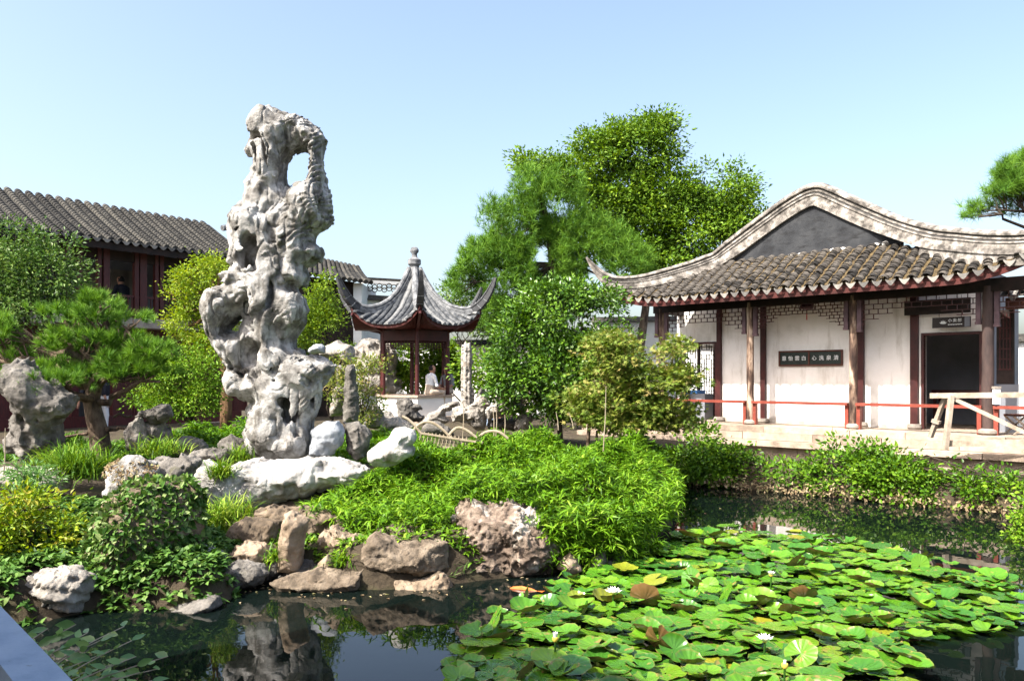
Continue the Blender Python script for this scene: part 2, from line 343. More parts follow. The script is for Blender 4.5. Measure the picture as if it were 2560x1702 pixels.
def pad_mat():
    m = bpy.data.materials.new('lily_pad'); m.use_nodes = True; nt = m.node_tree; L = nt.links; b = nt.nodes['Principled BSDF']
    b.inputs['Roughness'].default_value = .27; b.inputs['Specular IOR Level'].default_value = .5
    oi = nt.nodes.new('ShaderNodeObjectInfo'); r = ramp(nt, [(.032, .115, .014), (.052, .165, .012), (.078, .205, .012), (.125, .245, .013), (.066, .185, .013), (.24, .23, .02)], [0, .28, .55, .84, .965, 1])
    at = nt.nodes.new('ShaderNodeAttribute'); at.attribute_name = 'rnd'; ad = nt.nodes.new('ShaderNodeMath'); ad.operation = 'ADD'; fr = nt.nodes.new('ShaderNodeMath'); fr.operation = 'FRACT'
    L.new(oi.outputs['Random'], ad.inputs[0]); L.new(at.outputs['Fac'], ad.inputs[1]); L.new(ad.outputs[0], fr.inputs[0]); L.new(fr.outputs[0], r.inputs[0])
    vn = nt.nodes.new('ShaderNodeAttribute'); vn.attribute_name = 'vein'
    mx = nt.nodes.new('ShaderNodeMix'); mx.data_type = 'RGBA'; mx.blend_type = 'MULTIPLY'
    rr = ramp(nt, [(.90, .92, .88), (1.05, 1.04, 1.0)]); L.new(vn.outputs['Fac'], rr.inputs[0]); mx.inputs['Factor'].default_value = 1
    L.new(r.outputs[0], mx.inputs['A']); L.new(rr.outputs[0], mx.inputs['B'])
    g = nt.nodes.new('ShaderNodeNewGeometry'); n = nt.nodes.new('ShaderNodeTexNoise'); n.inputs['Scale'].default_value = 14; n.inputs['Detail'].default_value = 6; L.new(g.outputs['Position'], n.inputs['Vector'])
    mr = nt.nodes.new('ShaderNodeMapRange'); mr.inputs[1].default_value = .62; mr.inputs[2].default_value = .68; L.new(n.outputs['Fac'], mr.inputs[0])
    sp = nt.nodes.new('ShaderNodeMix'); sp.data_type = 'RGBA'; L.new(mr.outputs[0], sp.inputs['Factor']); L.new(mx.outputs['Result'], sp.inputs['A']); sp.inputs['B'].default_value = (.22, .17, .04, 1)
    rm_ = nt.nodes.new('ShaderNodeAttribute'); rm_.attribute_name = 'rim'; pw = nt.nodes.new('ShaderNodeMath'); pw.operation = 'MULTIPLY'; L.new(rm_.outputs['Fac'], pw.inputs[0]); L.new(n.outputs['Fac'], pw.inputs[1])
    em = nt.nodes.new('ShaderNodeMix'); em.data_type = 'RGBA'; L.new(pw.outputs[0], em.inputs['Factor']); L.new(sp.outputs['Result'], em.inputs['A']); em.inputs['B'].default_value = (.20, .16, .035, 1); sp = em
    bk = nt.nodes.new('ShaderNodeMix'); bk.data_type = 'RGBA'; L.new(g.outputs['Backfacing'], bk.inputs['Factor']); L.new(sp.outputs['Result'], bk.inputs['A']); bk.inputs['B'].default_value = (.15, .08, .032, 1)
    L.new(bk.outputs['Result'], b.inputs['Base Color'])
    t = nt.nodes.new('ShaderNodeBsdfTranslucent'); L.new(sp.outputs['Result'], t.inputs['Color']); ms = nt.nodes.new('ShaderNodeMixShader'); ms.inputs[0].default_value = .12
    L.new(b.outputs[0], ms.inputs[1]); L.new(t.outputs[0], ms.inputs[2]); L.new(ms.outputs[0], nt.nodes['Material Output'].inputs['Surface'])
    bp = nt.nodes.new('ShaderNodeBump'); bp.inputs['Strength'].default_value = .25; bp.inputs['Distance'].default_value = .01; L.new(vn.outputs['Fac'], bp.inputs['Height']); L.new(bp.outputs[0], b.inputs['Normal'])
    return m
M['pad'] = pad_mat()

# ------------------------------------------------------------------ foliage
def norm(a): return a/np.maximum(np.linalg.norm(a, axis=-1, keepdims=True), 1e-9)
T_LEAF = (np.array([[0, 0, 0], [.42, -.5, .10], [1, 0, -.06], [.42, .5, .10]]), [(0, 1, 2), (0, 2, 3)])
T_ROUND = (np.array([[0, 0, 0], [.25, -.42, .08], [.68, -.40, .06], [1, 0, -.05], [.68, .40, .06], [.25, .42, .08]]), [(0, 1, 2, 3), (0, 3, 4, 5)])
T_BLADE = (np.array([[0, -.35, 0], [0, .35, 0], [.5, -.5, .10], [.5, .5, .10], [1, 0, -.12]]), [(0, 2, 3, 1), (2, 4, 3)])
T_ARCH = (np.array([[0, -.5, 0], [0, .5, 0], [.35, -.45, .20], [.35, .45, .20], [.7, -.35, .16], [.7, .35, .16], [1, 0, -.15]]), [(0, 2, 3, 1), (2, 4, 5, 3), (4, 6, 5)])
T_NEEDLE = (np.array([[0, -.5, 0], [0, .5, 0], [1, 0, 0]]), [(0, 2, 1)])
def _maple():
    v = [[0, 0, 0]]; ang = [-115, -92, -62, -42, -22, 0, 22, 42, 62, 92, 115]; rad = [.35, .22, .72, .3, .95, .0, .95, .3, .72, .22, .35]
    ang = [-105, -78, -55, -30, -16, 0, 16, 30, 55, 78, 105]; rad = [.55, .22, .85, .28, .34, 1, .34, .28, .85, .22, .55]
    for a, r in zip(ang, rad): v.append([.25+.75*r*math.cos(math.radians(a)), .75*r*math.sin(math.radians(a)), .0])
    f = [(0, i, i+1) for i in range(1, 11)]
    return np.array(v), f
T_MAPLE = _maple()
def leaves(name, pos, ax, nr, ln, wd, tmpl, m, rnd, parent=None, extra=None):
    tv, tf = tmpl; N = len(pos); K = len(tv)
    ax = norm(ax); si = norm(np.cross(nr, ax)); up = np.cross(ax, si)
    V = (pos[:, None, :]+ax[:, None, :]*(tv[None, :, 0, None]*ln[:, None, None])
         + si[:, None, :]*(tv[None, :, 1, None]*wd[:, None, None])+up[:, None, :]*(tv[None, :, 2, None]*ln[:, None, None]))
    V = V.reshape(-1, 3)-org(parent)
    base = (np.arange(N)*K)[:, None]
    flat = np.concatenate([base+np.array(f)[None, :] for f in tf], axis=1).ravel()
    sizes = np.array([len(f) for f in tf]); ls = np.concatenate([[0], np.cumsum(np.tile(sizes, N))[:-1]])
    me = mkmesh(name, V, flat, ls, m, False, attrs={'rnd': np.repeat(np.clip(rnd, 0, 1), K)})
    return link(name, me, parent)
def ell_points(rng, lobes, n, inner=.55):
    """points in the outer part of ellipsoid lobes, not inside another lobe's core"""
    vol = np.array([l[1][0]*l[1][1]*l[1][2] for l in lobes])**.72; pr = vol/vol.sum()
    k = rng.choice(len(lobes), n, p=pr)
    c = np.array([l[0] for l in lobes])[k]; r = np.array([l[1] for l in lobes])[k]
    d = norm(rng.normal(size=(n, 3))); q = (inner+(1-inner)*rng.random(n)**.7)[:, None]
    return c+d*r*q, d, k
def cloud(rng, centers, per, rad, flat=.75):
    n = len(centers); o = rng.normal(size=(n, per, 3)); o[..., 2] *= flat
    o = o*rad/1.6
    return (centers[:, None, :]+o).reshape(-1, 3), o.reshape(-1, 3)
def foliage(rng, name, lobes, nclump, per, rad, ln, wd, tmpl, m, parent, up=.5, droop=0., flat=.75, inner=.5, rbias=.0, zmin=None, gap=-.22):
    c, d, k = ell_points(rng, lobes, int(nclump*1.5), inner)
    keep = vnoise(c/(rad*2.3)+rng.random()*50, 5) > gap; c, d = c[keep], d[keep]; nclump = len(c)
    if zmin is not None: c[:, 2] = np.maximum(c[:, 2], zmin+.05)
    p, o = cloud(rng, c, per, rad, flat)
    N = len(p); dd = np.repeat(d, per, 0)
    ax = norm(o/rad*.9+dd*.5+rng.normal(size=(N, 3))*.45+np.array([0, 0, -droop]))
    nr = norm(rng.normal(size=(N, 3))*.55+np.array([0, 0, up])+dd*.45+np.array([SUN_AZ.x, SUN_AZ.y, .4])*.25)
    cl = np.repeat(rng.random(nclump), per)
    rnd = np.clip(.42*rng.random(N)+.58*cl+rbias, 0, .999)
    s = .65+.7*rng.random(N)
    return leaves(name, p, ax, nr, ln*s, wd*s, tmpl, m, rnd, parent), c
def tufts(rng, name, centers, dirs, per, ln, wd, m, parent, spread=.8, rbias=0.):
    n = len(centers); D = np.repeat(norm(dirs), per, 0); N = n*per
    ax = norm(D+rng.normal(size=(N, 3))*spread*.6)
    p = np.repeat(centers, per, 0)+D*(rng.random(N)*ln*.5)[:, None]
    nr = rng.normal(size=(N, 3)); s = .75+.5*rng.random(N)
    rnd = np.clip(.45*rng.random(N)+.55*np.repeat(rng.random(n), per)+rbias, 0, .999)
    return leaves(name, p, ax, nr, ln*s, wd*s, T_NEEDLE, m, rnd, parent)
def limb(mb, a, b, r0, r1, rng, seg=7, n=6, bend=.08):
    a, b = np.array(a, float), np.array(b, float); L = np.linalg.norm(b-a)
    pts = [a+(b-a)*t for t in np.linspace(0, 1, n)]
    for i in range(1, n-1): pts[i] = pts[i]+rng.normal(size=3)*bend*L
    mb.tube(pts, list(np.linspace(r0, r1, n)), seg)
    return pts

# ------------------------------------------------------------------ rocks: a volume from an outline, thickness, hollows and noise
ROCKV = {}
def rock(name, label, poly, Y, R, m, cat='rock', holes=(), carve=(), bulge=(), na=.05, nf=3.2, seed=1, group=None, px=3.0, facet=0, flute=None, tilt=0., parent=None, fine=.35, conv=None, ra=None, rf=1.7, crease=0., az=1., grow=0.):
    ra = na*.55 if ra is None else ra
    if conv: poly = [(conv[0]+x/conv[2], conv[1]+y/conv[2]) for x, y in poly]
    k = Y/F
    pl = np.array([((x-CX)*k, EZ-(y-HY)*k) for x, y in poly])
    hl = [np.array([((x-CX)*k, EZ-(y-HY)*k) for x, y in h]) for h in holes]
    vx = px*k; pad = 4*vx+na*1.2+ra*.4
    x0, z0 = pl.min(0)-pad; x1, z1 = pl.max(0)+pad
    xs = np.arange(x0, x1, vx); zs = np.arange(z0, z1, vx); ys = np.arange(-R-pad, R+pad, vx)
    rng = np.random.default_rng(seed)
    gx, gz = np.meshgrid(xs, zs, indexing='ij')
    w1 = fbm(np.stack([gx.ravel()*4/R*.3, gz.ravel()*4/R*.3, np.full(gx.size, seed*3.1)], 1), 3, seed).reshape(gx.shape)*na*.5
    sd = poly_sd(gx, gz, pl)+w1
    for h in hl: sd = np.maximum(sd, -poly_sd(gx, gz, h)+w1*.6)
    yc = fbm(np.stack([gx.ravel()*1.6, gz.ravel()*1.6, np.full(gx.size, seed*1.7)], 1), 2, seed+5).reshape(gx.shape)*R*.35+tilt*(gz-z0)
    q = np.maximum(R+sd, 0)
    A = np.sqrt(q[:, None, :]**2+(ys[None, :, None]-yc[:, None, :])**2)-R
    A = A.astype(np.float32)
    thr = na*1.7+ra*.9+3*vx; pts_idx = np.nonzero(np.abs(A) < thr if not (carve or bulge) else A < thr)
    p = np.stack([xs[pts_idx[0]], ys[pts_idx[1]], zs[pts_idx[2]]], 1)
    v = A[pts_idx]
    for (bx, by, bd, br, bz) in bulge:           # px x, px y, depth offset (towards viewer negative, m), radius px, vertical stretch
        c = np.array([(bx-CX)*k, bd, EZ-(by-HY)*k]); r = br*k
        d = np.sqrt(((p[:, 0]-c[0]))**2+(p[:, 1]-c[1])**2+((p[:, 2]-c[2])/bz)**2)-r
        h = np.clip(.5+.5*(d-v)/.06, 0, 1); v = d*(1-h)+v*h-.06*h*(1-h)
    for (cx_, cy_, cd, cr, cz, rot) in carve:
        c = np.array([(cx_-CX)*k, cd, EZ-(cy_-HY)*k]); r = cr*k
        ux = p[:, 0]-c[0]; uz = p[:, 2]-c[2]; ca, sa = math.cos(rot), math.sin(rot)
        a_ = ux*ca+uz*sa; b_ = -ux*sa+uz*ca
        d = np.sqrt(a_**2+((p[:, 1]-c[1])*.8)**2+(b_/cz)**2)-r
        kk = min(.05, r*.6); h = np.clip(.5-.5*(-d-v)/kk, 0, 1); v = -d*(1-h)+v*h+kk*h*(1-h)
    for i in range(facet):
        d = norm(rng.normal(size=3)*np.array([1, 1.6, 1])); cen = np.array([pl[:, 0].mean(), 0, pl[:, 1].mean()])
        pr = (p-cen)@d; ext = np.abs(d[0])*np.ptp(pl[:, 0])/2+np.abs(d[1])*R+np.abs(d[2])*np.ptp(pl[:, 1])/2
        v = np.maximum(v, pr-ext*rng.uniform(.56, .82))
    near = np.abs(v) < thr; pn = p[near].astype(np.float32); pz = pn*np.array((1, 1, az), np.float32)
    wp = pz+.4/nf*np.stack([vnoise(pn*nf*.8, seed+31), vnoise(pn*nf*.8, seed+47), vnoise(pn*nf*.8, seed+63)], 1)
    n1 = fbm(wp*nf, 3, seed+3)
    n2 = 1-2*np.abs(fbm(wp*nf*rf, 2, seed+9, .35))
    v[near] += -grow+na*n1-ra*(n2-.4)+na*fine*fbm(pn*nf*6, 2, seed+21)
    if crease: v[near] += crease*(np.clip(1-np.abs(vnoise(wp*nf*1.35, seed+71))*2.2, 0, 1)**3)*(.35+.65*sstep(-.2, .3, vnoise(pn*nf*.9, seed+73)))+crease*.5*np.clip(1-np.abs(vnoise(wp*nf*3.1, seed+81))*2.6, 0, 1)**3
    if flute: v[near] += flute(pn)
    A[pts_idx] = v
    g = openvdb.FloatGrid(1.0); g.copyFromArray(np.ascontiguousarray(A)); r3, tr, qd = g.convertToPolygons(isovalue=0.0)
    V = r3*vx+np.array([xs[0], ys[0], zs[0]])
    V = np.stack([V[:, 0], V[:, 1]+Y, V[:, 2]], 1)
    qd = np.asarray(qd, np.int64)
    fn = np.cross(V[qd[:, 1]]-V[qd[:, 0]], V[qd[:, 2]]-V[qd[:, 0]]); cen = V[qd].mean(1)
    if (fn*(cen-V.mean(0))).sum() < 0: qd = qd[:, ::-1]
    o = np.array([V[:, 0].mean(), Y, V[:, 2].min()]) if parent is None else org(parent)
    me = mkmesh(name, V-o, qd.ravel(), np.arange(len(qd))*4, m, True)
    ob = link(name, me, parent)
    if parent is None:
        ob.location = tuple(map(float, o)); tag(ob, label, cat, group)
    ROCKV[ob.name] = V
    nr = np.zeros_like(V); 
    if len(V) < 60000:
        fnn = np.cross(V[qd[:, 1]]-V[qd[:, 0]], V[qd[:, 2]]-V[qd[:, 0]])
        for j in range(4): np.add.at(nr, qd[:, j], fnn)
    ob_n = norm(nr); ROCKV[ob.name+'_n'] = ob_n
    return ob
# ------------------------------------------------------------------ ground, pond
POND = [(-5.2, 5.3), (-4.7, 5.8), (-4.25, 6.3), (-3.55, 6.75), (-2.9, 6.85), (-2.55, 7.05), (-2.5, 7.4), (-2.62, 7.8), (-2.3, 8.05), (-1.9, 7.8), (-1.55, 7.5), (-1.05, 7.55), (-.57, 7.75), (.08, 8.1),
        (.71, 8.4), (1.25, 8.8), (1.75, 9.8), (2.25, 11.2), (2.6, 12.8), (2.75, 14.4), (3.15, 15.25), (5.4, 13.4), (7.2, 11.85), (8.6, 10.7), (7.2, 10.3), (6.5, 9.7), (7.2, 9.1),
        (10, 8.6), (14, 6), (14, 1.2), (4, .9), (0, 1.3), (-2, 2.2), (-3.2, 3.4), (-5.0, 4.8)]
CTRL = np.array([(-2.3, 8.5, .30), (-1.5, 8.1, .35), (-.5, 8.25, .45), (.3, 8.6, .5), (1.0, 9.0, .5), (1.6, 10.2, .6), (2.2, 12, .72), (.3, 11.7, .92), (-.6, 11, .78), (-1.5, 10.2, .55), (-1.5, 11.2, .85),
                 (-3.2, 11.1, .86), (-3.4, 9.6, .30), (-2.9, 9.2, .30), (-4.2, 9.4, .50), (-5.2, 9, .58), (-4.5, 7.5, .34), (-3.6, 7.0, .22), (-3.2, 8.4, .32), (-6.5, 11.5, .78), (-8, 14, .74), (-10, 20, .70),
                 (0, 16, .80), (0, 24, .70), (3, 17, .66), (10, 20, .6), (-30, 30, .7), (30, 30, .7), (0, 60, .7), (3.2, 15.7, .42), (5.8, 13.9, .36), (7.6, 12.2, .36), (9, 11, .36), (7.5, 14.5, .4),
                 (0, 0, .25), (-4, 3.3, .45), (-5.6, 6.4, .38), (7.2, 9.7, .3), (6, 16, .45), (-5, 13, .84), (-2, 14, .88), (12, 0, .3)])
def ground_h(x, y):
    x = np.asarray(x, float); y = np.asarray(y, float); sh = x.shape; x = x.ravel(); y = y.ravel()
    num = 0; den = 0
    for cx, cy, cz in CTRL:
        w = 1/(((x-cx)**2+(y-cy)**2)+.08)**1.6; num = num+w*cz; den = den+w
    h = num/den
    p = np.stack([x*1.3, y*1.3, np.zeros_like(x)], 1); h = h+.05*fbm(p, 3, 4)
    sd = poly_sd(x, y, POND)
    far = sstep(40, 80, np.hypot(x, y)); h = h*(1-far)+.7*far
    return (-.55+(h+.55)*sstep(-.22, .28, sd+.10*fbm(p*1.7, 2, 9))).reshape(sh)
def graded(a, b, c, d, n, far):
    core = np.linspace(b, c, n); l = b-(b-a)*np.linspace(1, 0, far)[:-1]**2.2; r = c+(d-c)*np.linspace(0, 1, far)[1:]**2.2
    return np.concatenate([l, core, r])
gx = graded(-900, -11, 11, 900, 190, 26); gy = graded(-900, 1, 28, 1500, 230, 26)
GX, GY = np.meshgrid(gx, gy, indexing='ij'); GZ = ground_h(GX, GY)
nx, ny = GX.shape; idx = np.arange(nx*ny).reshape(nx, ny)
qd = np.stack([idx[:-1, :-1], idx[1:, :-1], idx[1:, 1:], idx[:-1, 1:]], -1).reshape(-1, 4)
o = link('ground', mkmesh('ground', np.stack([GX.ravel(), GY.ravel(), GZ.ravel()], 1), qd.ravel(), np.arange(len(qd))*4, M['soil'], True)); o['kind'] = 'structure'
mb = MB(); mb.add([(-6, .5, 0), (16, .5, 0), (16, 17, 0), (-6, 17, 0)], [(0, 1, 2, 3)])
o = link('pond_water', mb.mesh('pond_water', M['water'])); o['kind'] = 'structure'

# ------------------------------------------------------------------ the veranda the camera stands in (its eave shades the near water)
CN = np.array((.74, .673)); CN = CN/np.linalg.norm(CN); CD = np.array((CN[1], -CN[0]))
def VP(t, w, z): q = CD*t+CN*w; return (q[0], q[1], z)
ver = thing('veranda', 'dark timber veranda at the near corner of the pond with a rail top coloured as if skylit', 'veranda', VP(-2.6, .3, .45))
mb = MB(); mb.hexa(VP, -6.2, 3.5, -4, .40, .30, .45); mb.build('floor_deck', M['paving'], ver)
mb = MB(); mb.hexa(VP, -3.6, 2.0, .425, .535, 1.20, 1.25); mb.build('rail', M['skylit_rail'], ver)
mb = MB(); mb.hexa(VP, -3.6, 2.0, .44, .50, .45, 1.198); mb.build('rail_panel', M['camera_wood'], ver)
for t in (-6.0, -3.7, 2.1):
    mb = MB(); q = VP(t, .35, .45); mb.lathe(q, [(.09, 0), (.085, 3.2)], 12); mb.build('column', M['camera_wood'], ver, True)
mb = MB()
mb.add([VP(-6.2, .72, 3.9), VP(3.5, .72, 3.9), VP(3.5, -4, 6.2), VP(-6.2, -4, 6.2), VP(-6.2, .72, 3.78), VP(3.5, .72, 3.78), VP(3.5, -4, 6.08), VP(-6.2, -4, 6.08)],
       [(0, 1, 2, 3), (7, 6, 5, 4), (0, 4, 5, 1), (1, 5, 6, 2), (2, 6, 7, 3), (3, 7, 4, 0)]); mb.build('roof', M['tile_grey'], ver)
mb = MB(); mb.hexa(VP, -6.2, 3.5, -4.2, -4.0, .3, 6.3); mb.build('wall', M['plaster'], ver)

# ------------------------------------------------------------------ right: hall with hip-and-gable roof
H0 = np.array((5.13, 17.3)); HD = np.array((.723, -.691)); HN = np.array((-.691, -.723))
def HP(s, w, z): q = H0+HD*s+HN*w; return (q[0], q[1], z)
def s_at(px, w):
    r = (px-CX)/F; b = H0+HN*w; return (r*b[1]-b[0])/(HD[0]-r*HD[1])
def z_at(px, py, w):
    s = s_at(px, w); Y = (H0+HD*s+HN*w)[1]; return EZ-(py-HY)/F*Y
hall = thing('garden_hall', 'white walled hall with brown tiled roof, dark gable and curled eave beside the pond', 'hall', HP(1.1, -.5, 1.0))
SCN, S_L, S_R, WW = 1.125, -3.25, 5.5, -.80
def cfac(s): return np.clip((np.abs(np.asarray(s)-SCN)-2.9)/1.45, 0, 1.15)**2
def w_e(s): return .75+.25*cfac(s)
def z_e(s): return 3.80+.30*cfac(s)
def w_t(s):
    if s < -.85: return -.72+1.72*(-.85-s)/2.4
    if s > 2.72: return -.72+1.72*(s-2.72)/2.78
    return -.72
def z_s(s, w): return z_e(s)+(w_e(s)-w)*.60
# platform: three courses of long pinkish slabs, each slab a piece
plat = hall
rngp = np.random.default_rng(5)
cuts = [[-4.2, -2.6, -.9, .55, 2.3, 3.3, 4.9, 6.6, 8.4], [-4.2, -1.7, .1, 1.6, 2.9, 4.2, 5.7, 7.2, 8.4], [-4.2, -2.2, -.4, 1.3, 3.6, 5.2, 6.4, 8.4]]
for row, (w0, w1, z0, z1) in enumerate([(-3.4, .50, .885, 1.0), (.0, .54, .735, .878), (.0, .56, .30, .608)]):
    for a, b in zip(cuts[row][:-1], cuts[row][1:]):
        mb = MB(); j = rngp.uniform(-.012, .012, 4); mb.hexa(HP, a+.006, b-.006, w0 if row == 0 else w0-.1, w1+j[0], z0, z1+j[1]*.4); mb.build('stone_slab', M['slab'], plat)
for a, b in zip(cuts[1][:-1], [c_+.4 for c_ in cuts[1][1:]]):
    mb = MB(); mb.hexa(HP, a+.41 if a > -4 else a, b-.005, .1, .72+rngp.uniform(-.015, .015), .622+rngp.uniform(-.004, .004), .727); mb.build('stone_ledge', M['slab'], plat)
# walls with openings
win = (s_at(1705, WW), s_at(1788, WW)); dor = (s_at(2310, WW), s_at(2449, WW)); wl = s_at(1693, WW); wr = s_at(2464, WW)
ztop = 3.95; dz = z_at(2380, 830, WW); wz1 = z_at(1750, 855, WW)
mb = MB()
def wseg(a, b, z0, z1): mb.hexa(HP, a, b, WW-.14, WW, z0, z1)
wseg(wl, win[0], 1.002, ztop); wseg(win[0], win[1], wz1, ztop); wseg(win[1], dor[0], 1.002, ztop); wseg(dor[0], dor[1], dz, ztop); wseg(dor[1], wr, 1.002, ztop)
mb.build('wall', M['plaster'], hall)
# interior
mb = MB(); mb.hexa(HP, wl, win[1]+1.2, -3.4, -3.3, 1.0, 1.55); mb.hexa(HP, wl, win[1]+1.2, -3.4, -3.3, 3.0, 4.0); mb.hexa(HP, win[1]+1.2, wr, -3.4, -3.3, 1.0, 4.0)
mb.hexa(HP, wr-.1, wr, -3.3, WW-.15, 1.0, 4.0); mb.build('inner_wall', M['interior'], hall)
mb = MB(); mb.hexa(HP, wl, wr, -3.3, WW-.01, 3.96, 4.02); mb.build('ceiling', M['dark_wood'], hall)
# frames
def frame(s0, s1, z0, z1, w, t, name, m, bottom=False):
    mb = MB(); mb.hexa(HP, s0-t, s0, w-.12, w+.02, z0, z1+t); mb.hexa(HP, s1, s1+t, w-.12, w+.02, z0, z1+t); mb.hexa(HP, s0+.002, s1-.002, w-.12, w+.018, z1, z1+t)
    if bottom: mb.hexa(HP, s0+.002, s1-.002, w-.12, w+.018, z0, z0+t)
    return mb.build(name, m, hall)
frame(dor[0], dor[1], 1.0, dz-.05, WW, .05, 'door_frame', M['dark_red']); frame(win[0], win[1], 1.0, wz1-.05, WW, .045, 'doorway_frame', M['dark_red'])
for px_, tw in ((1798, .10), (1908, .11), (2152, .12), (2286, .14)):
    sc = s_at(px_, WW+.05); mb = MB(); mb.hexa(HP, sc-tw/2, sc+tw/2, WW+.003, WW+.09, 1.10, 3.9); mb.build('wall_post', M['dark_red'], hall)
    mb = MB(); mb.lathe(HP(sc, WW+.05, 1.0), [(.11, 0), (.135, .04), (.12, .10), (.09, .105)], 14); mb.build('post_base', M['drum'], hall, True)
# front columns, drums, bench rail
cols = [s_at(1655, 0), 0.0, s_at(2133, 0), s_at(2470, 0), s_at(2470, 0)+2.3]
for i, s in enumerate(cols):
    r = .078 if i < 3 else .095
    mb = MB(); c = HP(s, 0, 1.1); rg = np.random.default_rng(i)
    pts = [(c[0]+rg.normal()*.003, c[1]+rg.normal()*.003, z) for z in np.linspace(1.08, 3.62, 14)]
    mb.tube(pts, [r*(1.03-.06*k/13+rg.normal()*.012) for k in range(14)], 14); mb.build('column', M['old_column'] if i < 3 else M['brown_column'], hall, True)
    mb = MB(); mb.lathe(HP(s, 0, 1.0), [(r*1.3, 0), (r*1.75, .035), (r*1.7, .08), (r*1.15, .11), (r, .112)], 16); mb.build('column_base', M['drum'], hall, True)
    for e in (-1, 1):
        mb = MB(); a = s+e*(r+.035); mb.hexa(HP, a-.035, a+.035, -.05, .05, 1.0, 1.46); mb.build('bench_post', M['red_rail'], hall)
        mb = MB(); a = s+e*(r+.05); mb.hexa(HP, a-.04, a+.04, -.03, .05, 2.95 if e > 0 else 3.0, 3.6); mb.build('hanging_post', M['purple_wood'], hall)
        mb = MB(); mb.hexa(HP, a-.05, a+.05, -.04, .06, 2.90 if e > 0 else 2.95, 2.948 if e > 0 else 2.998); mb.build('post_finial', M['purple_wood'], hall)
for a, b in zip(cols[:-1], cols[1:]):
    ra = .08 if a < 4 else .1
    mb = MB(); mb.hexa(HP, a+ra, b-ra, -.14, .11, 1.462, 1.515); mb.build('bench_rail', M['red_rail'], hall)
mb = MB(); mb.hexa(HP, cols[0]-.1, cols[0]+.1, -2.8, .09, 1.462, 1.515); mb.build('bench_rail', M['red_rail'], hall)
# beams and lattice
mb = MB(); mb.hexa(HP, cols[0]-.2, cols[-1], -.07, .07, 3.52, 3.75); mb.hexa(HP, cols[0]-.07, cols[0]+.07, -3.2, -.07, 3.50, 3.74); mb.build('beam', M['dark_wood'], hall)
def lattice(a, b, ztp, hmid, hend, cell, jit, seed, name='lattice_frieze', w=0.0, par=None, t=.014):
    """stepped openwork frieze of thin bars hanging under the beam"""
    rg = np.random.default_rng(seed); L = b-a; nrow = int(round(hend/cell)); mb = MB()
    def depth(u): e = min(u, 1-u)*L; return hend if e < cell*1.2 else (hmid+(hend-hmid)*max(0, 1-(e-cell)/(L*.28)))
    for r in range(nrow+1):
        z = ztp-r*cell; nseg = max(4, int(L/(cell*1.7))); off = .5*(r % 2)
        xs = [max(0, min(1, (k+off+rg.uniform(-jit, jit))/nseg)) for k in range(-1, nseg+2)]
        for u0, u1 in zip(xs[:-1], xs[1:]):
            if u1-u0 < .003: continue
            if depth((u0+u1)/2) >= r*cell-.005:
                zz = z+rg.uniform(-jit, jit)*cell*.6; mb.hexa(HP, a+L*u0-t/2, a+L*u1+t/2, w-.012, w+.012, zz-t/2, zz+t/2)
        for u in xs:
            if depth(u) >= (r+1)*cell-.005 and 0.002 < u < .998:
                mb.hexa(HP, a+L*u-t/2, a+L*u+t/2, w-.011, w+.011, z-cell*(1+jit*.5), z+cell*jit*.5)
    return tag(mb.build(name, M['dark_red'], par or hall), kind='stuff')
lattice(cols[0]+.13, cols[1]-.13, 3.52, .26, .52, .088, 0.0, 2)
lattice(cols[1]+.13, cols[2]-.13, 3.52, .22, .50, .066, .22, 3)
lattice(cols[2]+.13, cols[3]-.15, 3.52, .22, .50, .095, 0.0, 4)
lattice(cols[3]+.15, cols[4]-.15, 3.52, .22, .50, .095, 0.0, 5)
mb = MB(); mb.hexa(HP, dor[0]-.3, wr-.2, -.62, -.60, 3.22, 3.5); mb.build('valance_board', M['dark_wood'], hall)
# soffit, fascia
ss = np.linspace(S_L, S_R, 40); mb = MB(); V = []; Fc = []
for s in ss:
    V += [HP(s, float(w_e(s))-.06, float(z_e(s))-.14), HP(s, w_t(s)-.02, float(z_s(s, w_t(s)))-.16)]
for i in range(len(ss)-1): Fc.append((2*i, 2*i+1, 2*i+3, 2*i+2))
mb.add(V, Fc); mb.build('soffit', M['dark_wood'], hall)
mb = MB(); V = []; Fc = []
for s in ss:
    w, z = float(w_e(s))-.045, float(z_e(s)); V += [HP(s, w, z-.19), HP(s, w, z-.015), HP(s, w-.03, z-.015), HP(s, w-.03, z-.19)]
for i in range(len(ss)-1):
    for k in range(4): Fc.append((4*i+k, 4*i+(k+1) % 4, 4*i+4+(k+1) % 4, 4*i+4+k))
mb.add(V, Fc); mb.build('fascia_board', M['fascia'], hall)
mb = MB()
for s in np.arange(S_L+.2, S_R-.1, .24): mb.hexa(lambda a, b, c: HP(a, b, float(z_s(s, b))-.22+c), s-.025, s+.025, w_t(s)+.02, float(w_e(s))-.09, 0, .05)
mb.build('rafters', M['dark_wood'], hall)['kind'] = 'stuff'
# pan tile bed
mb = MB(); V = []; Fc = []; nq = 26
for s in ss:
    for q in np.linspace(0, 1, nq):
        w = float(w_e(s))+.0-(float(w_e(s))-w_t(s))*q; V.append(HP(s, w, float(z_s(s, w))-.02+.012*((q*nq) % 2)))
for i in range(len(ss)-1):
    for k in range(nq-1): Fc.append((i*nq+k, i*nq+k+1, (i+1)*nq+k+1, (i+1)*nq+k))
mb.add(V, Fc); mb.build('pan_tiles', M['tile_moss'], hall)['kind'] = 'stuff'
